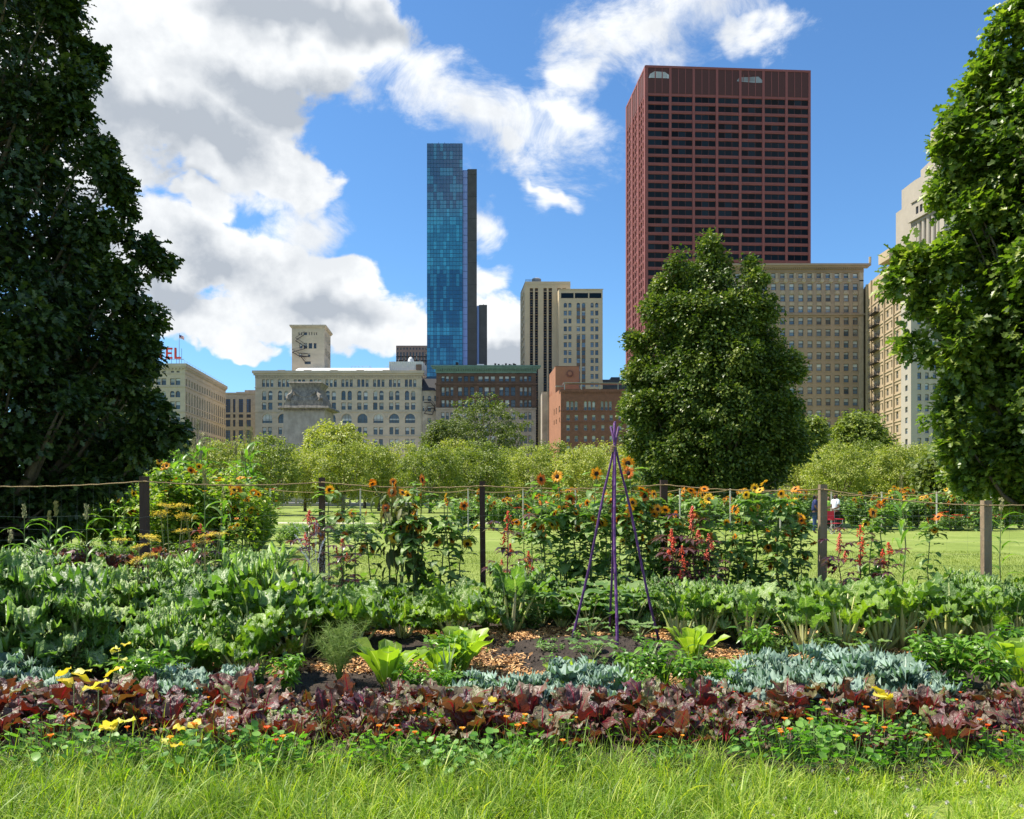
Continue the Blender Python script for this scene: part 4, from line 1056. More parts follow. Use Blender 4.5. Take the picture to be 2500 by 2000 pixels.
def chard(v):
    r=np.random.default_rng(100+v); R=empty('chard_plant'); fo=Geo(); st=Geo()
    n=15+int(r.integers(0,4)); az=r.uniform(0,6)
    for i in range(n):
        f=i/n; az+=2.4+r.normal(0,.15); a0=radians(86-38*f+r.normal(0,5)); Ls=r.uniform(.16,.26)*(1-.1*f); 
        Lb=r.uniform(.30,.42)*(1-.15*f); W=Lb*r.uniform(.26,.34)
        bs=.03+.03*f; p0=G_([0,bs,0]); d=G_([0,cos(a0),sin(a0)]); p1=p0+d*Ls; a1=a0-.1
        V,Fc=tube(place(G_([p0,p0+d*Ls*.5,p1,p1+d*Lb*.35]),az),[.016,.012,.008,.003],5); st.add(V,Fc,0,np.tile([r.random(),.5,.5],(len(V),1)))
        b=blade(Lb,W,20,12,'oval',a1,r.uniform(.6,2.2),.12,.03,r.uniform(3,6),.016,r,side=r.normal(0,.12),twist=r.normal(0,.35),curl=1.7)
        addleaf(fo,b,az,place(p1[None],az)[0],r.random())
    obj('foliage',fo,M['chard'],R,smooth=True); obj('stalks',st,M['stalk'],R,smooth=True); return R
def tallchard(v):
    r=np.random.default_rng(160+v); R=empty('tall_chard_plant'); fo=Geo(); st=Geo(); n=12; az=r.uniform(0,6)
    for i in range(n):
        f=i/n; az+=2.4+r.normal(0,.15); a0=radians(86-30*f+r.normal(0,4)); Ls=r.uniform(.3,.42); Lb=r.uniform(.3,.42); W=Lb*r.uniform(.22,.3)
        p0=G_([0,.02+.035*f,0]); d=G_([0,cos(a0),sin(a0)]); p1=p0+d*Ls
        V,Fc=tube(place(G_([p0,p0+d*Ls*.5,p1,p1+d*Lb*.4]),az),[.024,.018,.011,.004],6); st.add(V,Fc,0,np.tile([r.random(),.5,.5],(len(V),1)))
        b=blade(Lb,W,16,8,'oval',a0,r.uniform(.8,2.4),.1,.03,r.uniform(3,6),.014,r,side=r.normal(0,.12),twist=r.normal(0,.3),curl=1.6); addleaf(fo,b,az,place(p1[None],az)[0],r.random())
    obj('foliage',fo,M['kale' if v%2 else 'chard'],R,smooth=True); obj('stalks',st,M['stalk'],R,smooth=True); return R
def kale(v,mt='kale',hs=.38,Lm=.34,lobe=.0,name='kale_plant',nl=30,ruf=.042):
    r=np.random.default_rng(200+v+len(mt)); R=empty(name); fo=Geo(); st=Geo()
    h=hs*r.uniform(.85,1.15); st.tube([(0,0,-.03),(.01,0,h*.5),(r.normal(0,.02),r.normal(0,.02),h)],[.018,.016,.01],6,0,(.5,.5,.5))
    az=r.uniform(0,6)
    for i in range(nl):
        f=i/nl; az+=2.4; z0=h*(1-.85*f); a0=radians(80-62*f+r.normal(0,7)); Ls=.07+.06*r.random(); Lb=Lm*r.uniform(.7,1.15)*(.65+.5*min(1,f*2.2)); W=Lb*(r.uniform(.19,.27) if mt=='kale' else r.uniform(.44,.58))
        d=G_([0,cos(a0),sin(a0)]); p0=G_([0,.01,z0]); p1=p0+d*Ls
        V,Fc=tube(place(G_([p0,p1,p1+d*Lb*.4]),az),[.007,.005,.0025],4); st.add(V,Fc,0,np.tile([r.random(),.5,.5],(len(V),1)))
        b=blade(Lb,W,20,10,'obov' if r.random()<.4 else 'oval',a0,r.uniform(1.1,2.8) if mt=='kale' else r.uniform(1.0,2.4),.1,ruf*r.uniform(.8,1.4),r.uniform(5,9),.017,r,lobe=lobe,lf=r.uniform(3.5,6),side=r.normal(0,.1),curl=1.4)
        addleaf(fo,b,az,place(p1[None],az)[0],r.random())
    obj('foliage',fo,M[mt],R,smooth=True); obj('stem',st,M['kstem'],R,smooth=True); return R
def bluekale(v): return kale(v+40,'bkale',.13,.23,.3,'blue_kale_plant',14,.035)
def romaine(v):
    r=np.random.default_rng(300+v); R=empty('romaine_plant'); fo=Geo(); n=19; az=0
    for i in range(n):
        f=i/n; az+=2.4+r.normal(0,.1); a0=radians(89-36*f+r.normal(0,4)); L=r.uniform(.34,.44)*(.75+.35*f)
        b=blade(L,L*r.uniform(.17,.23),11,6,'obov',a0,r.uniform(.1,.7),.35,.012,3,.0035,r,side=r.normal(0,.06),curl=2)
        addleaf(fo,b,az,place(G_([[0,.02+.02*f,.0]]),az)[0],r.random())
    obj('leaves',fo,M['romaine'],R,smooth=True)
    g=Geo(); g.tube([(0,0,-.04),(0,0,.05)],[.03,.035],8,0,(.5,.5,.5)); obj('heart',g,M['stalk'],R); return R
def beet(v):
    r=np.random.default_rng(400+v); R=empty('beet_plant'); fo=Geo(); st=Geo(); n=13; az=r.uniform(0,6)
    for i in range(n):
        f=i/n; az+=2.4; a0=radians(84-56*f+r.normal(0,8)); Ls=r.uniform(.10,.19); L=r.uniform(.10,.2); W=L*r.uniform(.32,.42)
        d=G_([0,cos(a0),sin(a0)]); p0=G_([0,.015,0]); p1=p0+d*Ls
        V,Fc=tube(place(G_([p0,p1,p1+d*L*.5]),az),[.006,.0045,.002],5); st.add(V,Fc,0,np.tile([r.random(),.5,.5],(len(V),1)))
        b=blade(L,W,8,6,'ovate',a0,r.uniform(.3,1.9),.1,.018,r.uniform(1.5,3),.006,r,side=r.normal(0,.15),twist=r.normal(0,.6))
        addleaf(fo,b,az,place(p1[None],az)[0],r.random())
    obj('foliage',fo,M['beet'],R,smooth=True); obj('stalks',st,M['beetstalk'],R); return R
def nasturtium(v):
    r=np.random.default_rng(500+v); R=empty('nasturtium_plant'); fo=Geo(); st=Geo(); fl=Geo(); n=120
    k=9; a=np.arange(k)*2*pi/k
    for i in range(n):
        rad=r.uniform(0,.3)**.8*1.0; th=r.uniform(0,2*pi); h=r.uniform(.04,.27)*(1-.5*rad/.35); c=G_([rad*cos(th),rad*sin(th),h]); s=r.uniform(.011,.032)
        nrm=norm(G_([r.normal(0,.4),r.normal(-.6,.4),1.])); X1=norm(np.cross(nrm,[0,1,.01])); Y1=np.cross(nrm,X1)
        rr=s*(1+.1*np.sin(a*5+r.uniform(0,6)))
        V=np.vstack([c-nrm*s*.18,c+rr[:,None]*(np.cos(a)[:,None]*X1+np.sin(a)[:,None]*Y1)]); rv=r.random()
        A=np.zeros((k+1,3)); A[:,0]=rv; A[:,1]=1; A[0,1]=0
        fo.add(V,[(0,j+1,(j+1)%k+1) for j in range(k)],0,A)
        st.tube([(c[0]*.6,c[1]*.6,0),(c[0]*.9,c[1]*.9,h*.5),tuple(c-nrm*s*.2)],.0018,3,0,(.5,.5,.5),cap=False)
    for i in range(int(r.integers(1,4))):
        rad=r.uniform(.05,.32); th=r.uniform(0,2*pi); c=G_([rad*cos(th),rad*sin(th)-.05,r.uniform(.16,.28)]); fg=Geo(); rnd=r.random()
        for p in range(5):
            b=blade(.03,.018,4,4,'obov',1.25,1.3,.1,.004,2,.0015,r); addleaf(fg,b,p*2*pi/5,c,rnd)
        fg.tube([tuple(c),tuple(c+G_([0,.01,-.02]))],[.005,.002],5,0,(rnd,.5,.5)); obj('flower',fg,M['nflower'],R)
        st.tube([(c[0],c[1],0),tuple(c)],.0018,3,0,(.5,.5,.5),cap=False)
    obj('leaves',fo,M['nast'],R,smooth=True); obj('stems',st,M['leek'],R); return R
def bush(v,name,n,h,w,mt,tmpl,ls,seed,stemn=9,stemmat='sunstem',fl=0,flmat=None,fls=.03):
    """leafy herb: branching stems with leaves along them"""
    r=np.random.default_rng(seed+v); R=empty(name); fo=Geo(); st=Geo()
    ends=[]; P=[];D=[]
    for i in range(stemn):
        az=i*2.4+r.normal(0,.3); sp=w*sqrt((i+.5)/stemn); hh=h*r.uniform(.75,1.1)*(1-.25*(sp/w)**2)
        pts=G_([[sp*t**1.3*cos(az)+.01*cos(az),sp*t**1.3*sin(az)+.01*sin(az),hh*t] for t in np.linspace(0,1,6)])
        pts[1:-1]+=r.normal(0,.012*h,(4,3)); st.tube(pts,np.linspace(.008*h+.003,.0025,6),4,0,(r.random(),.5,.5),cap=False); ends.append(pts[-1])
        m=n//stemn; t=r.uniform(.2,1.0,m)**.8; q=np.stack([np.interp(t,np.linspace(0,1,6),pts[:,k]) for k in range(3)],-1)
        a=r.uniform(0,2*pi,m); d=np.stack([np.cos(a),np.sin(a),r.normal(.15,.45,m)],-1); q=q+d*r.uniform(0,.05*h+.02,m)[:,None]
        P.append(q);D.append(d)
    P=np.concatenate(P);D=np.concatenate(D); m=len(P); N=norm(np.stack([r.normal(0,.4,m),r.normal(0,.4,m),np.ones(m)],-1))
    scatter(fo,tmpl,P,D,N,ls*r.uniform(.6,1.25,m),r.random(m))
    obj('foliage',fo,M[mt],R,smooth=False); obj('stems',st,M[stemmat],R)
    for i in range(fl):
        e=ends[int(r.integers(0,len(ends)))]+G_([r.normal(0,.03),r.normal(0,.03),.02]); fg=Geo(); rnd=r.random()
        for p in range(7): addleaf(fg,blade(fls,fls*.35,3,2,'ovate',.6,.5,.1,r=r),p*2*pi/7,e,rnd)
        obj('flower',fg,M[flmat],R)
    return R
def pepper(v): return bush(v,'pepper_plant',230,.42,.2,'pepper',LANCE_W,.085,600,9)
LANCE_W=half_leaf([(.02,0),(.2,.28),(.17,.6),(.005,1)],.3,bend=.5)
def weed(v): return bush(v,'seedling',26,.09,.07,'nast',OVAL,.045,650,4)
def parsley(v): return bush(v,'parsley_plant',420,.3,.2,'chard',OVAL,.045,680,14)
def squash(v):
    r=np.random.default_rng(700+v); R=empty('squash_plant'); fo=Geo(); st=Geo()
    for i in range(13):
        az=i*2.4; rad=.32*sqrt(i/13)+.04; h=r.uniform(.22,.42)*(1-.4*rad); L=r.uniform(.16,.25)
        c=G_([rad*cos(az),rad*sin(az),h]); st.tube([(0,0,0),tuple(c*[.6,.6,.7]),tuple(c)],[.008,.006,.004],5,0,(.5,.5,.5))
        b=blade(L,L*.52,8,8,'heart',r.uniform(0,.5),r.uniform(.3,.9),.12,.015,2.5,.006,r); addleaf(fo,b,r.uniform(0,2*pi) if i<5 else az-pi/2,c-G_([0,0,.0]),r.random())
    obj('foliage',fo,M['squash'],R,smooth=True); obj('stems',st,M['kstem'],R); return R
def dill(v):
    r=np.random.default_rng(800+v); R=empty('dill_plant'); g=Geo(); s=Geo(); 
    for i in range(26):
        az=r.uniform(0,6.28); sp=r.uniform(.02,.27); h=r.uniform(.3,.5); e=G_([sp*cos(az),sp*sin(az),h]); P=G_([[0,0,0],e*[.4,.4,.6],e]); s.tube(P,[.004,.003,.0015],4,0,(r.random(),.5,.5),cap=False)
        m=120; t=r.uniform(.3,1,m); q=e*t[:,None]*G_([.9,.9,1]); q[:,2]=h*t**.85; a=r.uniform(0,2*pi,m); d=np.stack([np.cos(a),np.sin(a),r.normal(.5,.5,m)],-1)
        th=(np.array([[-.012,0,0],[.012,0,0],[.005,1,.05],[-.005,1,.05]]),[(0,1,2,3)],np.full((4,3),.5)); scatter(g,th,q,d,norm(r.normal(0,1,(m,3))),r.uniform(.04,.11,m),r.random(m))
    obj('fronds',g,M['dill'],R); obj('stems',s,M['dill'],R); return R
def blades(v,name,n,h,w,mt,wid,seed,bend=(.2,1.2),sp=.05):
    r=np.random.default_rng(seed+v); R=empty(name); g=Geo()
    for i in range(n):
        b=blade(h*r.uniform(.6,1.1),wid*r.uniform(.7,1.2),8,2,'strap',radians(r.uniform(72,89)),r.uniform(*bend),.3,r=r,curl=2); addleaf(g,b,r.uniform(0,6.28),(r.normal(0,sp),r.normal(0,sp),0),r.random())
    obj('blades',g,M[mt],R); return R
def leek(v): return blades(v,'leek_plant',9,.5,.05,'leek',.013,900,(.05,.9),.025)
def tuft(v): return blades(v,'grass_tuft',60,.36,.1,'grass',.005,930,(.3,1.6),.04)
def umbel(v):
    r=np.random.default_rng(1000+v); R=empty('golden_yarrow'); st=Geo(); lf=Geo()
    for i in range(5):
        az=r.uniform(0,6.28); sp=r.uniform(.05,.22); h=r.uniform(.75,1.2); e=G_([sp*cos(az),sp*sin(az),h]); st.tube([(0,0,0),tuple(e*[.5,.5,.55]),tuple(e)],[.006,.004,.003],5,0,(r.random(),.5,.5))
        fg=Geo(); m=170; rr=.075*np.sqrt(r.random(m)); a=r.uniform(0,6.28,m); k_=1+.35*np.sin(a*5+i); tl=r.normal(0,.22,2); q=np.stack([rr*k_*np.cos(a),rr*k_*np.sin(a),.035-.0*rr],-1)+e; q[:,2]+=r.normal(0,.008,m)-rr*.2+(q[:,0]-e[0])*tl[0]+(q[:,1]-e[1])*tl[1]
        D=np.stack([np.cos(a),np.sin(a),r.normal(.1,.1,m)],-1); scatter(fg,QUAD,q,D,np.tile([0,0,1.],(m,1)),np.full(m,.016),r.random(m))
        for k in range(12): a=k*.52; fg.tube([tuple(e-G_([0,0,.02])),(e[0]+.05*cos(a),e[1]+.05*sin(a),e[2]+.03)],.0015,3,1,(.5,.5,.5),cap=False)
        obj('flower_head',fg,[M['yarrow'],M['dry']],R)
        m=14; t=r.uniform(.1,.8,m); q=e*t[:,None]; a=r.uniform(0,6.28,m); scatter(lf,LANCE,q,np.stack([np.cos(a),np.sin(a),np.full(m,.5)],-1),np.tile([0,0,1.],(m,1)),np.full(m,.1),r.random(m))
    obj('stems',st,M['dry'],R); obj('leaves',lf,M['dry'],R); return R
def disc_head(r,R,c,face,s,pm='petal'):
    """flower head: ring of petals and a dark disc, facing direction face"""
    face=norm(G_(face)); X1=norm(np.cross(face,[0,0,1.01])); Y1=np.cross(X1,face); g=Geo(); rnd=r.random()
    n=17
    for k in range(n*2):
        a=k*2*pi/n+(.18 if k>=n else 0)+r.normal(0,.06); rad=X1*cos(a)+Y1*sin(a)
        L=s*r.uniform(.85,1.2)*(1 if k<n else .85); w=s*.24; tip=rad*L+face*L*r.uniform(-.25,.35)
        sd=np.cross(face,rad)*w; b=c+rad*s*.42
        V=G_([b-sd*.5,b+sd*.5,b+tip*.5+sd*.6+face*.1*s,b+tip,b+tip*.5-sd*.6+face*.1*s]); g.add(V,[(0,1,2,4),(4,2,3)],0,np.tile([rnd*.7+r.random()*.3,.5,.5],(5,1)))
    P=obj('flower_head',g,M[pm],R)
    d=Geo(); k=10; a=np.arange(k)*2*pi/k
    V=[c+face*s*.28]+[c+face*s*.2+(X1*cos(t)+Y1*sin(t))*s*.3 for t in a]+[c-face*s*.02+(X1*cos(t)+Y1*sin(t))*s*.5 for t in a]+[c-face*s*.22]
    Fc=[(0,1+j,1+(j+1)%k) for j in range(k)]+[(1+j,1+k+j,1+k+(j+1)%k,1+(j+1)%k) for j in range(k)]+[(1+k+j,2*k+1,1+k+(j+1)%k) for j in range(k)]
    d.add(G_(V),Fc); o=obj('disc',d,M['disc'],P,smooth=True); return P
def sunflower(v,H=1.75,heads=(1,4),wilt=False,name='sunflower',hs=(.05,.08),leafm='sunleaf',LL=(.16,.27),lean=.1):
    r=np.random.default_rng(1100+v+(500 if wilt else 0)); R=empty(name); st=Geo(); lf=Geo()
    h=H*r.uniform(.88,1.08); top=G_([r.normal(0,lean),r.normal(0,lean*.6),h]); 
    P=G_([top*[t**1.5,t**1.5,t] for t in np.linspace(0,1,8)]); P[2:-1,:2]+=r.normal(0,.015,(5,2))
    st.tube(P,np.linspace(.014,.006,8),6,0,(r.random(),.5,.5))
    at=lambda t:G_([np.interp(t,np.linspace(0,1,8),P[:,k]) for k in range(3)])
    tips=[top]
    for i in range(int(r.integers(heads[0],heads[1]))):
        t=r.uniform(.5,.93); a=r.uniform(0,2*pi); b=at(t); L=r.uniform(.12,.42); e=b+G_([cos(a)*L*.75,sin(a)*L*.5,L*r.uniform(.5,1.)]); e[2]=min(e[2],h+.12)
        st.tube([b,(b+e)/2+G_([cos(a)*.03,sin(a)*.03,-.02]),e],[.006,.005,.004],5,0,(r.random(),.5,.5)); tips.append(e)
    for e in tips:
        disc_head(r,R,e+G_([0,-.02,.015]),(r.normal(0,.6),-1+r.normal(0,.5),r.normal(.1,.4)),r.uniform(*hs))
    n=60
    for i in range(n):
        t=r.uniform(.04,1.)**1.05; b=at(t); 
        if r.random()<.4 and len(tips)>1: 
            e=tips[int(r.integers(1,len(tips)))]; b=at(.75)*.4+e*.6 if r.random()<.7 else b
        a=i*2.4; L=r.uniform(*LL)*(1.15-.45*t); pe=r.uniform(.05,.12); e=b+G_([cos(a)*pe,sin(a)*pe,pe*(.4 if not wilt else -.3)])
        st.tube([b,e],[.003,.002],3,0,(.5,.5,.5),cap=False)
        bl=blade(L,L*(r.uniform(.3,.4) if not wilt else r.uniform(.14,.24)),7,4,'heart',r.uniform(-.3,.5) if not wilt else r.uniform(-1.3,-.7),r.uniform(.4,1.4) if not wilt else .5,.18,.008,2,.004,r)
        addleaf(lf,bl,a-pi/2,e,r.random())
    obj('stem',st,M['sunstem'],R,smooth=True); obj('foliage',lf,M[leafm],R,smooth=True); return R
def wilted(v): return sunflower(v,1.62,(4,8),True,'wilted_sunflower',(.04,.055),'sunleafdry',(.18,.3),.22)
def castor(v):
    r=np.random.default_rng(1300+v); R=empty('castor_bean_plant'); st=Geo(); lf=Geo(); h=1.15*r.uniform(.85,1.1)
    P=G_([[r.normal(0,.015),r.normal(0,.015),h*t] for t in np.linspace(0,1,6)]); P[0]=0; st.tube(P,np.linspace(.012,.006,6),6,0,(.5,.5,.5))
    for i in range(15):
        t=r.uniform(.3,1.0); a=i*2.4; b=G_([0,0,h*t]); pe=r.uniform(.12,.26); e=b+G_([cos(a)*pe,sin(a)*pe,pe*.5]); st.tube([b,e],[.004,.003],4,0,(.8,.5,.5),cap=False)
        nl=8; rnd=r.random(); L0=r.uniform(.14,.24)
        for k in range(nl):
            d=(k-(nl-1)/2)/(nl/2)*2.5; L=L0*(1-.35*abs(d)/2.5)
            bl=blade(L,L*.17,6,2,'lance',r.uniform(-.1,.4),r.uniform(.5,1.1),.25,r=r); addleaf(lf,bl,a-pi/2+d,e,rnd)
    for i in range(int(r.integers(2,5))):
        a=r.uniform(0,6.28); b=G_([.09*cos(a)*(i>0),.09*sin(a)*(i>0),h*(1-.12*i)]); g=Geo(); L=r.uniform(.12,.21); m=int(L*420)
        t=r.random(m)**.8; q=b+np.stack([r.normal(0,1,m),r.normal(0,1,m),np.zeros(m)],-1)*(.03*(1.15-t))[:,None]; q[:,2]+=t*L
        oc=G_([[1,0,0],[-1,0,0],[0,1,0],[0,-1,0],[0,0,1],[0,0,-1]]); fc=[(0,2,4),(2,1,4),(1,3,4),(3,0,4),(2,0,5),(1,2,5),(3,1,5),(0,3,5)]
        s=r.uniform(.007,.0135,m); V=(q[:,None]+oc[None]*s[:,None,None]).reshape(-1,3); Fc=(np.arange(m)[:,None,None]*6+G_(fc)[None]).reshape(-1,3); A=np.full((len(V),3),.5); A[:,0]=np.repeat(r.random(m),6); g.add(V,Fc,0,A)
        obj('seed_spike',g,M['spike'],R)
        st.tube([(0,0,b[2]-.1),tuple(b),tuple(b+G_([0,0,L]))],.004,4,0,(.5,.5,.5))
    obj('stem',st,M['cstem'],R); obj('foliage',lf,M['castor'],R,smooth=True); return R
def corn(v,H=1.9,name='corn_stalk',n=11,Lr=(.5,.8),W=.035):
    r=np.random.default_rng(1400+v); R=empty(name); st=Geo(); lf=Geo(); h=H*r.uniform(.85,1.1); st.tube([(0,0,0),(r.normal(0,.03),0,h*.5),(r.normal(0,.06),0,h)],[.014,.011,.005],6,0,(.5,.5,.5))
    for i in range(n):
        t=.12+.85*i/n; b=blade(r.uniform(*Lr)*(1.05-.4*t),W,10,2,'lance',radians(r.uniform(50,75)),r.uniform(1.4,2.6),.4,.006,3,r=r,side=r.normal(0,.1),curl=1.2); addleaf(lf,b,(i%2)*pi+r.normal(0,.5),(0,0,h*t),r.random())
    g=Geo(); m=60; q=np.stack([r.normal(0,.015,m),r.normal(0,.015,m),h+r.uniform(-.02,.22,m)],-1); a=r.uniform(0,6.28,m); scatter(g,LANCE,q,np.stack([np.cos(a)*.5,np.sin(a)*.5,np.ones(m)],-1),np.tile([1.,0,0],(m,1)),np.full(m,.06),r.random(m))
    obj('stem',st,M['sunstem'],R); obj('foliage',lf,M['corn'],R,smooth=True); obj('tassel',g,M['dry'],R); return R
def farshrub(v): return bush(v,'tall_garden_shrub',1500,1.75,.6,'shrub',OVAL,.12,1500,22,fl=5,flmat='nflower',fls=.07)
def fardark(v): return bush(v,'bean_bush',1300,1.0,.55,'sunleaf',OVAL,.1,1550,20,fl=4,flmat='spike',fls=.05)
# ================================================================ TREES
def crown_geo(prof,z0,z1,ncl,clr,nlf,tmpl,ls,seed,lob=.25,flat=.75,inner=.3,edge_new=.25,flop=.3,voids=0.0):
    r=np.random.default_rng(seed); g=Geo()
    zz=np.linspace(z0,z1,60); pf=np.array([prof(z) for z in zz]); cdf=np.cumsum(pf**1.5+.03); cdf/=cdf[-1]
    z=np.interp(r.random(ncl),cdf,zz); th=r.uniform(0,2*pi,ncl)
    ph=r.uniform(0,6.28,12)
    lobes=sum(np.sin(th*k+z*f+ph[i]) for i,(k,f) in enumerate(((1,.9),(2,1.7),(3,-1.3),(5,2.6),(4,3.9))))/3.
    Rr=np.interp(z,zz,pf)*(1+lob*lobes); rho=Rr*np.sqrt(r.uniform(inner,1,ncl))
    C=np.stack([rho*np.cos(th),rho*np.sin(th),z],-1)
    cs=clr*r.uniform(.55,1.3,ncl)
    n=ncl*nlf; ci=np.repeat(np.arange(ncl),nlf)
    d=r.normal(0,1,(n,3)); d=d/np.linalg.norm(d,axis=1)[:,None]*(r.random(n)**.5)[:,None]; d[:,2]*=flat
    P=C[ci]+d*cs[ci][:,None]
    out=norm(np.stack([np.cos(th[ci]),np.sin(th[ci]),np.zeros(n)],-1)+d*.8)
    D=out*.8+r.normal(0,.5,(n,3)); D[:,2]-=flop
    N=np.stack([r.normal(0,.55,n),r.normal(0,.55,n),np.full(n,.8)],-1)+out*.5
    edge=(rho/np.maximum(Rr,.01))[ci]*.5+.5*(np.linalg.norm(d,axis=1))
    rv=np.clip(r.random(n)*.65+edge_new*(edge-.6)*r.random(ncl)[ci]*2+.1,0,1)
    scatter(g,tmpl,P,D,norm(N),ls*r.uniform(.6,1.25,n),rv)
    return g,C
def limbs_geo(C,h0,seed,n,r0,top,lean=0):
    r=np.random.default_rng(seed); g=Geo()
    sel=r.choice(len(C),min(n,len(C)),replace=False)
    for i in sel:
        c=C[i]; rad=np.hypot(c[0],c[1]); zb=max(h0,c[2]-rad*r.uniform(.9,1.5)); b=G_([0,0,zb]); m=(b+c)/2+G_([c[0]*.1,c[1]*.1,-rad*.08]); q=r0*max(.15,1-zb/top)
        g.tube([b,m,c],[q*.5+.015,q*.3+.01,.008],5)
    return g
def tree(name,loc,prof,z0,z1,label,cat,ncl,clr,nlf,tmpl,ls,seed,mt,tr=.2,group=None,nl=60,h0=None,**kw):
    R=empty(name,loc,0,label,cat,group); g,C=crown_geo(prof,z0,z1,ncl,clr,nlf,tmpl,ls,seed,**kw)
    obj('crown',g,M[mt],R)
    t=Geo(); r=np.random.default_rng(seed+1); hh=z0+(z1-z0)*.85; P=[(r.normal(0,.02)*k,r.normal(0,.02)*k,hh*k/7) for k in range(8)]; P[0]=(0,0,-.1)
    t.tube(P,[tr*1.5]+[tr*(1-.9*k/7) for k in range(1,8)],8)
    t.merge(limbs_geo(C,h0 if h0 else z0*.8,seed+2,nl,tr,z1)); obj('trunk',t,M['bark'],R,smooth=True); return R
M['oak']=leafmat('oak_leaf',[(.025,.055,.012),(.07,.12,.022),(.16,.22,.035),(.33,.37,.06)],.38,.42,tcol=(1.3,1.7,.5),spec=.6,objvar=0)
M['oak_shade']=leafmat('backlit_shade_oak_leaf',[(.010,.026,.008),(.022,.05,.013),(.045,.08,.02),(.12,.17,.04)],.16,.42,tcol=(1.3,1.6,.5),spec=.5,objvar=0)  # backlit shade of the left oak is put into this leaf colour
M['oakc']=leafmat('oak_leaf_far',[(.025,.052,.012),(.05,.09,.02),(.12,.165,.035),(.27,.30,.07)],.26,.4,tcol=(1.3,1.6,.5),spec=.3,objvar=0)
M['crab']=leafmat('crabapple_leaf',[(.11,.16,.03),(.2,.26,.05),(.33,.37,.085),(.46,.45,.15)],.36,.5,tcol=(1.3,1.4,.4),objvar=.6)
M['locust']=leafmat('locust_leaf',[(.06,.10,.02),(.11,.15,.035),(.2,.24,.06)],.35,.5,tcol=(1.3,1.4,.4),objvar=0)
def interp(tab):
    a=np.array(tab,float); return lambda z:float(np.interp(z,a[:,0],a[:,1]))
def blobs_geo(bl,Y,xc,seed,tmpl,ls,clr=.24,per=26.,nlf=40,extra=0,depth=.5,shrink=.95,pull=.04):
    """leafy boughs: each one a rough ball of leaf clumps at its real place on the crown"""
    r=np.random.default_rng(seed); P=[];D=[];N=[];RV=[]
    L=[]
    for px,py,rr in bl:
        q=rr/F*Y*shrink; L.append(((X(px,Y)-xc)-np.sign(X(px,Y)-xc)*min(abs(X(px,Y)-xc),pull),r.uniform(-depth,depth)*q*2,Z(py,Y)-pull*.6,q))
    lo=sorted(L,key=lambda b:b[2])[:int(len(L)*.72)]
    for k in range(extra): # the same kind of bough on the sides the photo does not show
        b=lo[int(r.integers(0,len(lo)))]; a=r.uniform(.5,2*pi-.5); a0=atan2(b[1],b[0]); rad=np.hypot(b[0],b[1])*r.uniform(.72,.92); L.append((rad*cos(a0+a),rad*sin(a0+a),b[2]+r.normal(0,.3),b[3]*r.uniform(.9,1.3)))
    C=[]
    for x,y,z,q in L:
        n=max(4,int(per*(q/.4)**2)); d=r.normal(0,1,(n,3)); d=d/np.linalg.norm(d,axis=1)[:,None]*(r.uniform(.1,1,n)**.5)[:,None]*q*1.0; c=G_([x,y,z])+d; C.append(c)
        ci=np.repeat(np.arange(n),nlf); e=r.normal(0,1,(n*nlf,3)); e=e/np.linalg.norm(e,axis=1)[:,None]*(r.random(n*nlf)**.5)[:,None]*clr*r.uniform(.6,1.3,n)[ci][:,None]
        out=norm(G_([x,y,.3])*.6/max(.3,np.hypot(x,y))+norm(d[ci])*.8+norm(e)*.6); P.append(c[ci]+e); D.append(out*.8+r.normal(0,.5,(n*nlf,3))-G_([0,0,.25])); N.append(norm(np.stack([r.normal(0,.5,n*nlf),r.normal(0,.5,n*nlf),np.full(n*nlf,.8)],-1)+out*.5))
        RV.append(np.clip(r.random(n*nlf)*.6+.35*r.random(n)[ci]+.05,0,1))
    g=Geo(); P=np.concatenate(P); m=len(P); scatter(g,tmpl,P,np.concatenate(D),np.concatenate(N),ls*r.uniform(.6,1.25,m),np.concatenate(RV)); return g,np.concatenate(C)
def addboughs(R,bl,Y,seed,tmpl,ls,mt,tr,**kw):
    g,C=blobs_geo(bl,Y,R.location.x,seed,tmpl,ls,**kw); obj('boughs',g,M[mt],R); t=limbs_geo(C,1.0,seed+5,70,tr,14); obj('limbs',t,M['bark'],R,smooth=True)
# left oak: its right outline from the photo, trunk just outside the frame
Y=15.3; xc=X(-60,Y)
tab=sorted([(Z(py,Y),(px+60-d)/F*Y) for px,py,d in ((205,0,65),(225,250,70),(250,400,75),(290,560,75),(350,700,75),(360,820,75),(340,930,70),(370,1020,70),(330,1120,80),(230,1200,70),(150,1260,60),(60,1310,50))]+[(12.2,1.5),(13.3,.8),(14.1,.1)])
R=tree('oak_tree',(xc,Y,0),interp(tab),tab[0][0],14.0,'big columnar oak, toned dark as backlit, filling the left edge of the photo','tree',1350,.45,44,OAK,.15,11,'oak_shade',.22,nl=90,lob=.12,inner=.12,h0=.9)
addboughs(R,[(170,30,45),(180,120,45),(190,210,45),(190,290,50),(250,370,40),(290,430,45),(300,490,32),(250,560,50),(330,600,38),(375,632,32),(320,700,50),(350,770,45),(345,850,45),(320,920,45),(370,990,42),(412,1050,38),(350,1080,45),(270,1120,60),(250,1180,50),(180,1220,60),(100,1260,60),(20,1290,50)],Y,12,OAK,.15,'oak_shade',.1,extra=26)
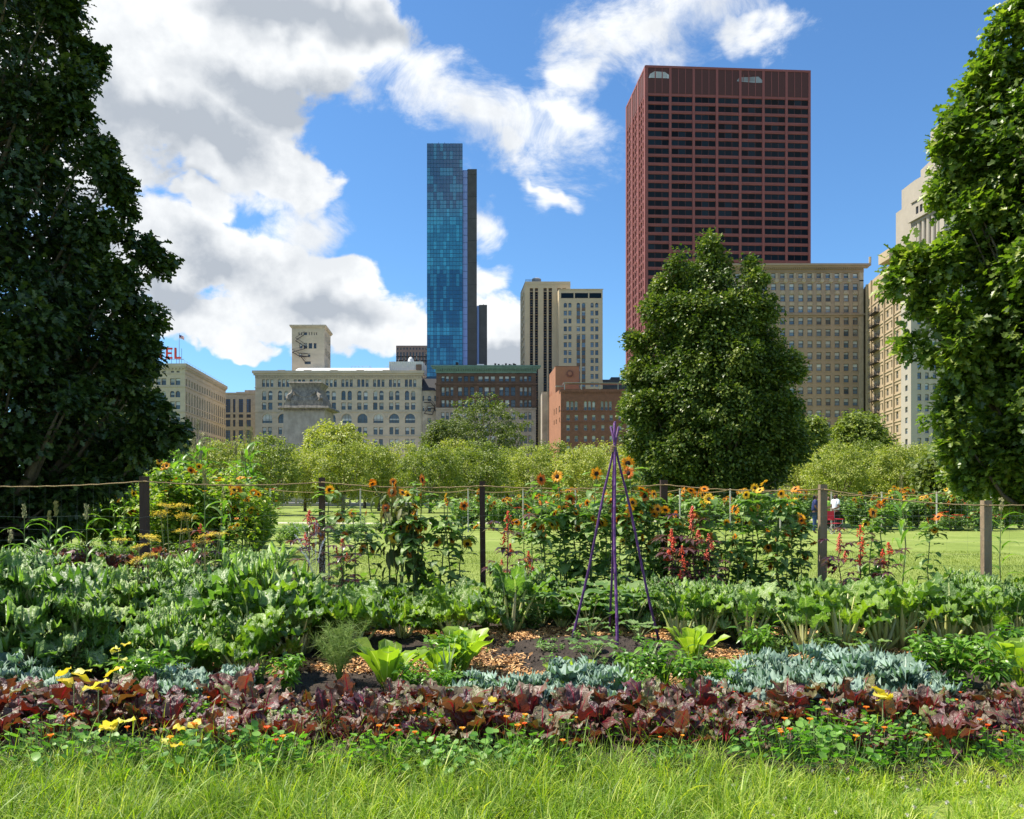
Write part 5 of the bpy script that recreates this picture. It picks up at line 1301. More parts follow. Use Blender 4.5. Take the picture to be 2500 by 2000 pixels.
# right oak
Y=14.; xc=X(2590,Y)
tab=sorted([(Z(py,Y),(2590-px-60)/F*Y) for px,py in ((2470,0),(2430,120),(2340,280),(2310,380),(2330,480),(2340,560),(2320,650),(2320,740),(2330,860),(2340,950),(2330,1060),(2370,1140),(2430,1200),(2480,1245))]+[(11.,.7),(12.5,.5),(13.8,.1)])
R=tree('oak_tree',(xc,Y,0),interp(tab),tab[0][0],13.7,'glossy sunlit oak filling the right edge of the photo','tree',1000,.42,44,OAK,.15,23,'oak',.2,nl=80,lob=.12,inner=.12,h0=1.)
addboughs(R,[(2500,20,50),(2462,75,42),(2425,165,42),(2392,220,48),(2340,290,45),(2318,370,45),(2330,450,45),(2360,530,48),(2380,600,65),(2225,632,40),(2200,690,32),(2275,650,50),(2295,715,52),(2310,780,45),(2225,845,24),(2262,850,24),(2320,860,48),(2335,940,48),(2300,1010,38),(2325,1090,45),(2380,1160,48),(2430,1110,65),(2480,1180,60),(2440,300,60),(2450,700,70),(2420,900,70)],Y,24,OAK,.15,'oak',.09,extra=24)
# centre oak on the lawn
Y=45.; xc=X(1735,Y)
tab=sorted([(Z(py,Y),w/F*Y) for w,py in ((6,625),(42,665),(75,705),(105,765),(132,830),(152,900),(168,980),(178,1060),(180,1125),(155,1180))]+[(1.75,2.6)])
R=tree('oak_tree',(X(1735,Y),Y,0),interp(tab),1.75,Z(640,Y),'broad dark green oak standing alone on the lawn before the rust red tower','tree',1900,.6,40,QUAD,.2,31,'oakc',.32,nl=60,lob=.12,inner=.2,h0=1.4)
addboughs(R,[(1733,588,24),(1730,635,45),(1700,655,40),(1640,650,30),(1622,700,45),(1592,760,45),(1562,830,45),(1552,910,48),(1548,1000,50),(1560,1090,55),(1836,652,24),(1835,700,36),(1850,765,45),(1878,840,45),(1902,910,48),(1920,980,48),(1958,1028,32),(1915,1080,55),(1880,1140,48),(1600,1140,48),(1660,800,60),(1780,780,60),(1700,900,70),(1800,960,70),(1680,1050,80),(1780,1100,80)],Y,33,QUAD,.2,'oakc',.14,clr=.48,per=8.,nlf=54,extra=30,depth=1.0,shrink=.85,pull=.22)
# crabapple rows: four crown shapes shared by the individual trees
def crab(v):
    r=np.random.default_rng(60+v); R=empty('crabapple_tree'); H=6.6; w=2.55+.2*v
    prof=lambda z:w*max(0,1-((z-3.9)/3.1)**2)**.55
    g,C=crown_geo(prof,.9,6.9,330,.55,30,QUAD,.2,61+v,lob=.22,inner=.1,flat=.8)
    obj('crown',g,M['crab'],R); t=Geo(); t.tube([(0,0,-.1),(.02,.02,.9),(0,.05,1.8)],[.2,.15,.13],7)
    for i in range(9):
        a=i*.7+r.normal(0,.1); t.tube([(0,.03,1.1+.08*i),(cos(a)*.9,sin(a)*.9,2.6),(cos(a)*1.9,sin(a)*1.9,4.6)],[.09,.06,.02],5)
    obj('trunk',t,M['bark'],R,smooth=True); return R
K_crab=Kind(crab,4,'tree')
rowA=[(430,76),(560,70),(655,64),(745,78),(838,72),(925,80),(1050,72),(1172,76),(1300,80),(1425,74),(1530,82),(1640,86),(1960,80),(2050,70),(2190,76),(2300,72),(2410,80),(2520,74)]
for i,(px,Yt) in enumerate(rowA):
    K_crab.put(X(px,Yt),Yt,0,sc=(.86+.1*((i*37)%10)/10)*(1 if px!=2085 else 1.1),label=f'{ORD[i]} light green crabapple tree from the left in the nearer row across the lawn',group='crabapple trees in rows beyond the lawn')
rowB=[(330,98),(480,94),(620,96),(790,98),(890,94),(985,97),(1110,95),(1240,98),(1360,95),(1480,97),(2000,96),(2120,92),(2245,97),(2370,94),(2490,96)]
for i,(px,Yt) in enumerate(rowB):
    K_crab.put(X(px,Yt),Yt,0,sc=(1.05+.12*((i*53)%10)/10),label=f'{ORD[i]} light green crabapple tree from the left in the farther row',group='crabapple trees in rows beyond the lawn')
# dark honey locust before the brownstone, and taller trees on the right
def bigtree(px,pt,Yt,w,label,seed,mt='locust',zb=3.,name='locust_tree'):
    zt=Z(pt,Yt); zm=zb+(zt-zb)*.42; prof=lambda z:w*max(0,1-abs((z-zm)/((zt-zm) if z>zm else (zm-zb+.5)))**2.0)**.55
    tree(name,(X(px,Yt),Yt,0),prof,zb,zt,label,'tree',520,1.05,34,QUAD,.42,seed,mt,.35,nl=40,lob=.22,inner=.15,flat=.6)
bigtree(1180,962,160,9.4,'dark green domed locust tree in front of the brownstone building',71)
bigtree(1090,1020,150,4.6,'small dark tree leaning out left of the domed locust',72)
bigtree(2095,1005,105,4.0,'tall yellow green tree rising above the crabapples before the buff hotel',73,'crab',2.,'young_elm')
bigtree(1975,1010,100,2.2,'narrow yellow green tree tucked behind the right edge of the centre oak',74,'crab',2.,'young_elm')
bigtree(290,1010,62,4.6,'dark round tree half hidden behind the left oak',75,'locust',1.2,'linden_tree')
bigtree(2330,1110,60,2.6,'dark small tree below the right oak crown beyond the lawn',76,'locust',1.0,'linden_tree')
bigtree(820,1030,112,4.8,'green tree behind the crabapples left of the copper cornice building',77,'crab',2.,'young_elm')
# ================================================================ GARDEN LAYOUT
# ---- near fence: timber posts, rope along the top, wire mesh
def fence_near():
    posts=[(-140,1172,12.2,.13,1),(355,1163,11.3,.1,1),(787,1166,12.0,.078,1),(1180,1175,12.1,.08,1),(1620,1172,12.1,.1,1),(2007,1183,11.9,.1,0),(2408,1222,11.5,.105,0),(2840,1190,11.6,.12,0)]
    B=empty('garden_fence',(0,12,0),0,'near fence of timber posts with a rope along the top and thin wire mesh','fence')
    md=mat('tarred_post',(.07,.04,.03),.85,6,.4,.6,30,stretch=(1,1,.2)); ml=mat('weathered_post',(.26,.19,.12),.85,5,.3,.6,30,stretch=(1,1,.2))
    tops=[]
    for px,pt,Y,w,dk in posts:
        x=X(px,Y); zt=Z(pt,Y); g=Geo(); h=w/2; le=random.uniform(-.02,.02)
        V=[(x-h,Y-12-h,-.05),(x+h,Y-12-h,-.05),(x+h,Y-12+h,-.05),(x-h,Y-12+h,-.05),(x-h+le,Y-12-h,zt),(x+h+le,Y-12-h,zt),(x+h+le,Y-12+h,zt),(x-h+le,Y-12+h,zt)]
        g.add(V,[(0,3,2,1),(4,5,6,7),(0,1,5,4),(1,2,6,5),(2,3,7,6),(3,0,4,7)]); obj('post',g,md if dk else ml,B); tops.append((x,Y,zt))
    g=Geo(); wm=Geo()
    for a,b in zip(tops[:-1],tops[1:]):
        a=G_(a);b=G_(b); t=np.linspace(0,1,25); P=a[None]+(b-a)[None]*t[:,None]; sag=.10; P[:,2]-=.07+sag*4*t*(1-t)*.5+.004*np.sin(t*90); P[:,1]-=12
        P[:,1]-=.07; g.tube(P,.009,5)
        # mesh: horizontals and verticals of fine wire
        for h in (.12,.3,.5,.68,.86,1.03,1.2,1.38):
            Q=P.copy(); Q[:,2]=h*(1-.0*t)+.012*np.sin(t*11+h*9)-.03*t*(1-t); wm.tube(Q[::2],.0011,3,cap=False)
        n=int(np.linalg.norm(b-a)/.26)
        for i in range(1,n):
            q=a+(b-a)*i/n; x_=q[0]; wm.tube([(x_,q[1]-12.07,.1),(x_+random.uniform(-.012,.012),q[1]-12.07,.8),(x_,q[1]-12.07,float(np.interp(i/n,t,P[:,2])))],.0007,3,cap=False)
    obj('rope',g,mat('jute_rope',(.36,.26,.13),.9,60,.3,.6,150),B,smooth=True)
    obj('wire_mesh',wm,mat('galvanised_wire',(.25,.26,.26),.35,3,.1,metal=.5),B)
fence_near()
def fence_far():
    B=empty('far_fence',(0,36,0),0,'distant wire fence with thin pale posts before the far sunflower bed','fence')
    mp=mat('pale_post',(.45,.43,.38),.8,4,.2); tops=[]
    for px in (660,880,1018,1143,1277,1405,1530,1660,1783,1905,2030,2153,2287,2420,2560):
        Y=36.; x=X(px,Y); zt=Z(1190 if px<2000 else 1198,Y)-.05; g=Geo(); g.tube([(x,0,0),(x,0,zt)],.035,6); obj('post',g,mp,B); tops.append((x,zt))
    wm=Geo()
    for a,b in zip(tops[:-1],tops[1:]):
        if a[0]<X(1000,36): hs=(.3,.7,1.1,1.5)
        else: hs=(.25,.5,.75,1.,1.25,1.5,1.75)
        for h in hs: wm.tube([(a[0],-.04,h),((a[0]+b[0])/2,-.04,h-.02),(b[0],-.04,h)],.0035,3,cap=False)
        for i in range(1,9): x=a[0]+(b[0]-a[0])*i/9; wm.tube([(x,-.04,.2),(x,-.04,1.75)],.0022,3,cap=False)
    obj('wire_mesh',wm,bpy.data.materials['galvanised_wire'],B)
    g=Geo()
    for a,b in zip(tops[:-1],tops[1:]): t=np.linspace(0,1,9); g.tube(np.stack([a[0]+(b[0]-a[0])*t,np.full(9,-.06),a[1]-.05-.5*t*(1-t)+(b[1]-a[1])*t],-1),.014,4,cap=False)
    obj('rope',g,bpy.data.materials['jute_rope'],B)
fence_far()

# ---- purple bamboo tripod
def tripod():
    T=empty('bamboo_tripod',(X(1500,8.5),8.6,0),0,'tall purple bamboo tripod tied with twine on the dark soil mound','tripod')
    off=G_([X(1500,8.5),8.6,0]); tie=G_([X(1500,8.6),8.6,Z(1095,8.6)])
    mp=mat('purple_painted_bamboo',(.11,.038,.16),.6,9,.5,.3,40,stretch=(1,1,.3),spec=.4)
    feet=[(1392,1556,8.78),(1506,1586,8.15),(1610,1556,8.9),(1488,1500,9.6)]
    for i,(px,py,Y) in enumerate(feet):
        f=G_([X(px,Y),Y,0.02]); d=tie-f; top=f+d*(1+.105+.02*(i%2)); j=G_([(-.006,-.012,0),(.0,-.03,0),(.012,-.012,0),(.0,.012,0)][i])
        P=[];Rr=[]; L=np.linalg.norm(top-f); n=int(L/.22); r0=.0165 if i==1 else .0145
        for k in range(n+1):
            t=k/n; q=f+(top-f)*t+j-off+G_([.014*sin(t*5.2+i*2),0,.0])*(1 if 0<k<n*.8 else 0)*sin(pi*min(1,t/.9))
            dd=(top-f)/L
            if 0<k<n: P+=[q-dd*.012,q,q+dd*.012]; Rr+=[r0*(1-.2*t),r0*1.22*(1-.2*t),r0*(1-.2*t)]
            else: P.append(q); Rr.append(r0*(1-.2*t))
        g=Geo(); g.tube(P,Rr,9); obj('pole',g,mp,T,smooth=True)
    g=Geo()
    for k in range(5):
        a=np.linspace(0,2*pi,15); z=tie[2]-.03+.012*k; g.tube(np.stack([.03*np.cos(a),.03*np.sin(a)-.012,np.full(15,z)+.003*np.sin(a+k)],-1),.006,4,cap=False)
    obj('twine',g,bpy.data.materials['jute_rope'],T)
tripod()

# ---- globe lamp behind the left bed
def lamp():
    Y=42.; T=empty('globe_street_lamp',(X(489,Y),Y,0),0,'street lamp with a cream globe on a slim grey post above the corn','street lamp')
    zt=Z(1097,Y); g=Geo(); g.tube([(0,0,0),(0,0,.5),(0,0,.55),(0,0,zt-.25),(0,0,zt-.2),(0,0,zt-.1)],[.19,.17,.11,.09,.17,.12],10); obj('post',g,mat('grey_cast_post',(.2,.19,.16),.6,4,.2),T,smooth=True)
    g=Geo(); R_=.2; P=[];Rr=[]
    for k in range(13): a=-pi/2+pi*k/12; P.append((0,0,zt+.12+R_*1.1*sin(a))); Rr.append(max(.03,R_*cos(a)))
    g.tube(P,Rr,16); obj('globe',g,mat('cream_globe',(.78,.62,.34),.35,2,.05,spec=.5),T,smooth=True)
    g=Geo(); g.tube([(0,0,zt+.32),(0,0,zt+.36),(0,0,zt+.40),(0,0,zt+.5)],[.09,.1,.05,.01],10); obj('finial',g,bpy.data.materials['cream_globe'],T,smooth=True)
lamp()

# ---- orange irrigation hose
for pts,lab in (([(560,1640,7.75),(600,1634,7.7),(650,1637,7.8),(700,1634,8.0)],'orange hose lying on the soil left of the dill'),([(632,1672,6.7),(612,1708,6.35),(585,1735,6.15),(545,1752,6.0)],'orange hose end poking from the beet leaves on the left')):
    P=[(X(a,Y),Y,Z(b,Y)+.0) for a,b,Y in pts]; g=Geo(); g.tube(P,.013,7); tag(obj('garden_hose',g,mat('orange_hose',(.55,.13,.04),.4,3,.1),smooth=True),lab,'hose')

# ---- sprinkler jet
def spray():
    T=empty('lawn_sprinkler',(X(772,10.9),10.9,0),0,'sprinkler throwing a fan of white water drops behind the chard','sprinkler')
    g=Geo(); g.tube([(0,0,0),(0,0,.45)],.012,6); g.tube([(0,0,.45),(0,0,.5),(0,0,.53)],[.02,.028,.01],8); obj('riser',g,M['iron'],T)
    m,nt,out=nodes('water_drops'); L=nt.links.new; a=nn(nt,'ShaderNodeBsdfGlossy'); a.inputs['Roughness'].default_value=.3; b=nn(nt,'ShaderNodeBsdfTranslucent'); b.inputs[0].default_value=(.85,.9,.95,1); c=nn(nt,'ShaderNodeMixShader'); c.inputs[0].default_value=.7; L(a.outputs[0],c.inputs[1]);L(b.outputs[0],c.inputs[2]); L(c.outputs[0],out.inputs[0])
    r=np.random.default_rng(4); g=Geo(); oc=G_([[1,0,0],[-1,0,0],[0,1,0],[0,-1,0],[0,0,1],[0,0,-1]]); fc=[(0,2,4),(2,1,4),(1,3,4),(3,0,4),(2,0,5),(1,2,5),(3,1,5),(0,3,5)]
    Q=[];S=[]
    for k in range(15):   # arcs falling as separate threads of drops
        a=r.uniform(-.9,.9); v0=r.uniform(.5,1.1); n=70; t=np.linspace(.02,1,n)
        x=-.02+.20*a*t*1.3-.07*t; z=.52+1.25*t*v0-1.45*t*t*v0*.35; y=r.uniform(-.2,.1)*t
        Q.append(np.stack([x,y+r.normal(0,.004,n),z+r.normal(0,.008,n)],-1)); S.append(r.uniform(.0018,.0036,n))
    n=2600; t=r.random(n); Q.append(np.stack([r.normal(.15,.42,n)*t+.1,r.normal(0,.2,n),.5+t*r.normal(.85,.22,n)],-1)); S.append(r.uniform(.0009,.0019,n))
    Q=np.concatenate(Q);S=np.concatenate(S); V=(Q[:,None]+oc[None]*G_([1,1,2.5])*S[:,None,None]).reshape(-1,3); g.add(V,(np.arange(len(Q))[:,None,None]*6+G_(fc)[None]).reshape(-1,3))
    tag(obj('water_spray',g,m,T),kind='stuff')
spray()

# ---- people at the far bed
def skinfig(parent,name,verts,edges,rad,m,root=0,sub=1):
    me=bpy.data.meshes.new(name); me.from_pydata(verts,edges,[]); me.materials.append(m); o=bpy.data.objects.new(name,me); link(o,parent)
    md=o.modifiers.new('skin','SKIN'); md.use_smooth_shade=True
    for i,r in enumerate(rad): o.data.skin_vertices[0].data[i].radius=(r,r) if np.isscalar(r) else r
    o.data.skin_vertices[0].data[root].use_root=True
    s=o.modifiers.new('sub','SUBSURF'); s.levels=sub; s.render_levels=sub; return o
def person(x,y,rz,label,skin,shirt,pants,hair,armL,armR,h=1.68,lean=0.0,hairlen=.0):
    P=empty('person',(x,y,0),rz,label,'person'); k=h/1.7
    ms=mat('skin_'+str(len(bpy.data.materials)),skin,.6,3,.05); 
    def sc(L): return [tuple(c*k for c in v) for v in L]
    hp=.92; ls=lean
    # 0 pelvis 1 waist 2 chest 3 neck base 4 neck 5 skull 6 crown
    V=[(0,0,hp),(0,-ls*.3,1.08),(0,-ls*.6,1.28),(0,-ls*.8,1.42),(0,-ls*.85,1.49),(0,-ls*.9-.015,1.58),(0,-ls*.9,1.67)]
    E=[(i,i+1) for i in range(6)]; R_=[(.16,.12),(.14,.105),(.17,.11),(.10,.08),.052,(.075,.095),.06]
    V.append((0,-ls*.9-.115,1.565)); E.append((5,7)); R_.append(.014)     # nose
    def arm(s,el,wr):
        b=len(V); V.extend([(s*.18,-ls*.75,1.4),el,wr]); E.extend([(3,b),(b,b+1),(b+1,b+2)]); R_.extend([.058,.043,.03])
        w=G_(wr); d=norm(G_(wr)-G_(el)); pal=w+d*.07; b2=len(V); V.append(tuple(pal)); E.append((b+2,b2)); R_.append((.034,.016))
        sd=norm(np.cross(d,[0,1,0.2])); up=np.cross(sd,d)
        for i,l in enumerate((.065,.078,.072,.055)):
            q=pal+sd*(i-1.5)*.02+d*l*.5; q2=pal+sd*(i-1.5)*.022+d*l*.9+up*.02; c=len(V); V.extend([tuple(q),tuple(q2)]); E.extend([(b2,c),(c,c+1)]); R_.extend([.0085,.007])
        c=len(V); V.append(tuple(w+d*.05+sd*-.045)); E.append((b+2,c)); R_.append(.01)
    arm(-1,*armL); arm(1,*armR)
    for s in (-1,1):
        b=len(V); V.extend([(s*.10,0,.86),(s*.11,-.02,.48),(s*.12,.02,.09),(s*.13,-.1,.035)]); E.extend([(0,b),(b,b+1),(b+1,b+2),(b+2,b+3)]); R_.extend([.095,.065,.042,.035])
    skinfig(P,'body',sc(V),E,[tuple(q*k for q in r) if not np.isscalar(r) else r*k for r in R_],ms)
    for s in (-1,1):
        g=Geo(); e=G_([s*.03*k,(-ls*.9-.1)*k,1.595*k]); g.tube([tuple(e),tuple(e+G_([0,-.006,0]))],.007,6); obj('eye',g,M['black'],P)
    # shirt
    el,er=G_(armL[0]),G_(armR[0]); 
    SV=[(0,0,.93),(0,-ls*.3,1.1),(0,-ls*.6,1.28),(0,-ls*.8,1.42),(-.19,-ls*.75,1.4),tuple(G_((-.18,-ls*.75,1.4))*.3+el*.7),(.19,-ls*.75,1.4),tuple(G_((.18,-ls*.75,1.4))*.3+er*.7)]
    skinfig(P,'shirt',sc(SV),[(0,1),(1,2),(2,3),(3,4),(4,5),(3,6),(6,7)],[(.19*k,.15*k),(.18*k,.14*k),(.2*k,.14*k),(.12*k,.1*k),.075*k,.065*k,.075*k,.065*k],mat('shirt_'+str(len(bpy.data.materials)),shirt,.8,3,.05))
    TV=[(0,0,.95),(-.10,0,.84),(-.11,-.02,.48),(-.12,.02,.1),(.10,0,.84),(.11,-.02,.48),(.12,.02,.1)]
    skinfig(P,'trousers',sc(TV),[(0,1),(1,2),(2,3),(0,4),(4,5),(5,6)],[(.18*k,.14*k),.112*k,.084*k,.062*k,.112*k,.084*k,.062*k],mat('trousers_'+str(len(bpy.data.materials)),pants,.8,3,.1))
    skinfig(P,'hair',sc([(0,-ls*.9+.02,1.66),(0,-ls*.9+.05,1.6),(0,-ls*.9+.055,1.5-hairlen)]),[(0,1),(1,2)],[(.078*k,.085*k),(.085*k,.07*k),.05*k],mat('hair_'+str(len(bpy.data.materials)),hair,.6,5,.2))
    return P
Yp=35.5
person(X(2041,Yp),Yp,radians(-75),'standing person in a white T-shirt and black trousers beside the far bed',(.12,.06,.035),(.72,.75,.85),(.012,.012,.015),(.01,.008,.008),((-.24,-.06,1.14),(-.2,-.3,1.12)),((.24,-.03,1.13),(.22,-.26,1.05)),lean=.03)
person(X(1988,Yp-.8),Yp-.8,radians(70),'standing person in navy top and blue trousers, half hidden behind a fence post',(.12,.06,.035),(.02,.03,.12),(.03,.06,.16),(.008,.007,.007),((-.25,-.05,1.14),(-.22,-.22,.98)),((.25,-.05,1.14),(.2,-.28,1.0)),h=1.66,lean=.05,hairlen=.05)
person(X(2022,Yp+1.2),Yp+1.2,radians(10),'person in a bright yellow green top standing between the other two',(.14,.07,.04),(.35,.6,.08),(.015,.015,.02),(.008,.007,.007),((-.23,-.05,1.14),(-.1,-.22,1.1)),((.23,-.05,1.14),(.1,-.22,1.1)),h=1.6)
person(X(2362,41),41.,radians(180),'person in a red top bending among the plants of the far bed',(.14,.07,.04),(.55,.04,.06),(.03,.05,.12),(.008,.007,.007),((-.24,-.22,1.05),(-.2,-.42,.9)),((.24,-.22,1.05),(.2,-.42,.9)),h=1.6,lean=.3)
def campchair():
    T=empty('folding_chair',(X(2034,34.6),34.6,0),radians(15),'red folding camp chair standing on the far lawn beside the person in white','folding chair'); g=Geo()
    for a,b in (((-.26,-.25,0),(.26,-.25,.45)),((.26,-.25,0),(-.26,-.25,.45)),((-.26,.25,0),(.26,.25,.45)),((.26,.25,0),(-.26,.25,.45)),((-.26,-.25,0),(-.26,.25,.45)),((.26,-.25,0),(.26,.25,.45)),((-.26,.25,0),(-.28,.3,.95)),((.26,.25,0),(.28,.3,.95)),((-.26,-.25,.45),(-.28,-.25,.62)),((.26,-.25,.45),(.28,-.25,.62))): g.tube([a,b],.012,5)
    obj('frame',g,M['grey'],T); mr=mat('red_canvas',(.5,.03,.05),.8,5,.1)
    g=Geo(); g.box(-.26,.26,-.25,.25,.43,.45); obj('seat',g,mr,T); g=Geo(); g.add([(-.27,.27,.55),(.27,.27,.55),(.28,.31,.95),(-.28,.31,.95),(-.27,.29,.55),(.27,.29,.55),(.28,.33,.95),(-.28,.33,.95)],[(0,1,2,3),(7,6,5,4),(0,4,5,1),(2,6,7,3),(1,5,6,2),(0,3,7,4)]); obj('backrest',g,mr,T)
    for s in (-1,1): g=Geo(); g.box(s*.3-.04,s*.3+.04,-.28,.3,.61,.63); obj('armrest',g,mr,T)
campchair()

# ---- vegetables -----------------------------------------------------------
K=dict(chard=Kind(chard,6,'chard plant'),kale=Kind(kale,6,'kale plant'),bkale=Kind(bluekale,5,'kale plant'),rom=Kind(romaine,4,'lettuce'),beet=Kind(beet,8,'beet plant'),nast=Kind(nasturtium,5,'nasturtium'),
 pep=Kind(pepper,4,'pepper plant'),sq=Kind(squash,4,'squash plant'),dill=Kind(dill,1,'dill plant'),leek=Kind(leek,3,'leek'),umb=Kind(umbel,3,'yarrow'),sun=Kind(sunflower,7,'sunflower'),wilt=Kind(wilted,3,'sunflower'),cas=Kind(castor,4,'castor bean plant'),
 corn=Kind(corn,3,'corn stalk'),weed=Kind(weed,2,'seedling'),par=Kind(parsley,2,'parsley'),fs=Kind(farshrub,3,'garden shrub'),fd=Kind(fardark,2,'bean bush'))
ROWN=['front','second','third','fourth','fifth','back']
def clear(x,y,rad=0):
    return (x-.9)**2+(y-8.35)**2>(1.55+rad)**2 or y>9.3
r=np.random.default_rng(77)
rows=[7.25,8.55,9.2,9.95,10.65,11.25]
for ri,Y in enumerate(rows):
    half=Y*.66+1.6; n=int(2*half/.60); ci={}
    for i in range(n):
        x=-half+2*half*(i+.5)/n+r.normal(0,.07); y=Y+r.normal(0,.09); px=1250+x/y*2000
        if not clear(x,y): continue
        if ri==0 and px>640: continue
        if ri==1 and px>1600: continue
        if ri==1 and (850<px<1250 and r.random()<.3): continue
        if px<700: k='kale' if r.random()<.75 else 'chard'
        elif px<1150: k='chard' if r.random()<.7 else 'kale'
        elif px<1400: k='kale' if r.random()<.6 else 'chard'
        elif px<2200: k='chard' if r.random()<.62 else 'kale'
        else: k='kale' if r.random()<.6 else 'chard'
        if ri==1 and 1150<px<1700: continue
        ci[k]=ci.get(k,0)+1; nm={'kale':'curly grey green kale','chard':'savoyed chard with pale stalks'}[k]
        sc=(1.15 if ri<2 else (1.0 if ri<3 else .86))*r.uniform(.8,1.3)*(1.18 if px<800 else 1.0)*(1.05 if k=='kale' else 1.)
        if ri>=4 and 500<px<2350: sc*=.86
        if ri==5 and 560<px<1050: sc*=.75
        K[k].put(x,y,rz=r.uniform(0,6.28),sc=sc,label=f'{ORD[ci[k]-1]} {nm} from the left in the {ROWN[ri]} vegetable row',group='kale and chard plants in rows')
KT=Kind(tallchard,4,'chard plant')
for i,(px,Y,s) in enumerate(((1640,9.0,1.0),(1715,8.8,1.05),(1800,9.1,1.0),(1870,8.6,1.1),(1975,8.5,1.15),(2055,8.45,1.2),(2135,8.6,1.15),(2210,8.7,1.1),(2290,8.6,1.15),(2350,8.9,1.1),(2420,8.5,1.15),(2490,8.7,1.1),(1260,9.9,1.1),(1300,10.6,1.1),(730,8.3,1.1),(610,8.2,1.1),(560,8.0,1.05),(450,7.75,1.0))):
    KT.put(X(px+random.uniform(-25,25),Y),Y+random.uniform(-.25,.35),sc=s*random.uniform(.8,1.12),tilt=(random.uniform(-.08,.08),random.uniform(-.08,.08)),label=f'{ORD[i]} tall chard with long pale upright stalks at the front of the vegetable rows' if i<12 else f'{ORD[i]} tall chard with pale stalks left of the tripod',group='tall pale stalked chard')
# bright romaine, squash, dill, peppers, leeks
for px,Y,s,l in ((945,7.0,1.12,'largest bright green romaine, right beside the feathery dill'),(1125,7.55,1.15,'bright green romaine standing by the orange chip path'),(1075,7.25,.85,'smaller romaine tucked between the two big ones'),(1380,6.7,.8,'low pale green lettuce in front of the tripod'),(1690,7.9,.95,'bright romaine just right of the tripod'),(2490,7.0,1.2,'bright yellow green lettuce at the right edge'),(1770,6.9,.7,'pale green lettuce among the right blue kale')):
    K['rom'].put(X(px,Y),Y,sc=s,label=l)
for px,Y,s,l in ((1440,9.75,1.25,'large leaved squash right behind the left tripod pole'),(1545,9.85,1.3,'large leaved squash between the tripod poles'),(1495,10.3,1.4,'tallest squash clump behind the centre tripod pole'),(1325,10.1,1.0,'squash left of the tripod'),(1440,8.85,.5,'young squash at the foot of the left pole'),(1560,8.75,.5,'young squash at the foot of the right pole'),(1330,8.2,.2,'tiny squash seedling on the mound'),(1450,7.75,.55,'pale squash leaves right in front of the centre pole'),(2080,8.0,.7,'low squash among the right hand celery coloured stalks'),(1390,11.,1.2,'squash deep behind the chip path')):
    K['sq'].put(X(px,Y),Y,sc=s,label=l)
K['dill'].put(X(828,7.1),7.1,sc=1.1,label='feathery pale green dill bush left of the big romaine')
for i,(px,Y,s,l) in enumerate(((370,6.5,1.1,'leafy pepper plant among the left kale, above the yellow leaves'),(300,6.9,.8,'small leafy pepper plant at far left'),(1610,6.8,1.05,'pepper plant with yellow fruit in front of the tripod'),(1690,6.6,1.0,'pepper plant left of the right blue kale'),(1560,6.3,.75,'small pepper plant beside the leeks'),(1780,6.5,.85,'pepper plant at the left end of the right blue kale'),(2330,7.1,1.15,'dark leafy pepper plant at far right'),(2420,6.8,1.1,'pepper plant next to the right edge'),(2260,7.2,1.0,'pepper plant right of the blue kale'),(1010,6.65,.75,'low pepper plant between romaine and beets'),(1080,6.6,.7,'low pepper plant right of the big romaine'),(700,6.7,.85,'pepper plant beneath the dill'),(2470,7.6,1.2,'tall pepper plant behind the right edge lettuce'),(1175,6.5,.55,'small leafy plant by the beet row centre'))):
    K['pep'].put(X(px,Y),Y,sc=s,label=l)
for px,Y,s,l in ((1590,7.0,1.0,'leek with upright blades before the right tripod pole'),(1620,6.8,.85,'leek next to the pepper plant'),(1540,6.6,.7,'short leek clump among grass'),(1235,10.2,1.0,'leek in the back row beside the castor bean'),(640,7.0,.6,'leek lying at the left hose')): K['leek'].put(X(px,Y),Y,sc=s,label=l)
for px,Y,s,l in ((2010,8.1,.9,'parsley clump under the right stalks'),(1900,7.9,.9,'dark parsley clump right of the chip path'),(180,6.9,1.0,'parsley clump at far left behind the beets'),(620,6.75,.8,'parsley clump by the orange hose'),(1060,10.0,1.1,'parsley clump behind the chip path'),(1300,9.9,1.,'dark parsley clump left of the tripod')): K['par'].put(X(px,Y),Y,sc=s,label=l)
for j in range(40):
    Y=random.uniform(6.5,10.6); px=random.uniform(-40,2540); x=X(px,Y)
    if (x-.9)**2+(Y-8.35)**2<1.9 : continue
    k=random.choice(['pep','par','leek','par','weed','pep']); K[k].put(x,Y,sc=random.uniform(.6,1.05)*(1.6 if k=='weed' else 1),label={'pep':'bright leafy herb squeezed between the kale and chard rows','par':'low dark leafy clump squeezed between the kale and chard rows','leek':'upright blue green blades between the kale and chard rows','weed':'small round leaved weed between the kale and chard rows'}[k],group={'pep':'herbs between the rows','par':'low clumps between the rows','leek':'upright blades between the rows','weed':'weeds between the rows'}[k])
for i in range(26):
    a=r.uniform(0,6.28); q=r.uniform(.3,1.2); x=.9+q*cos(a)*1.1; y=8.25+q*sin(a)*.85
    K['weed'].put(x,y,sc=r.uniform(.5,1.1),label='tiny green seedling on the bare dark soil mound',group='seedlings on the mound')
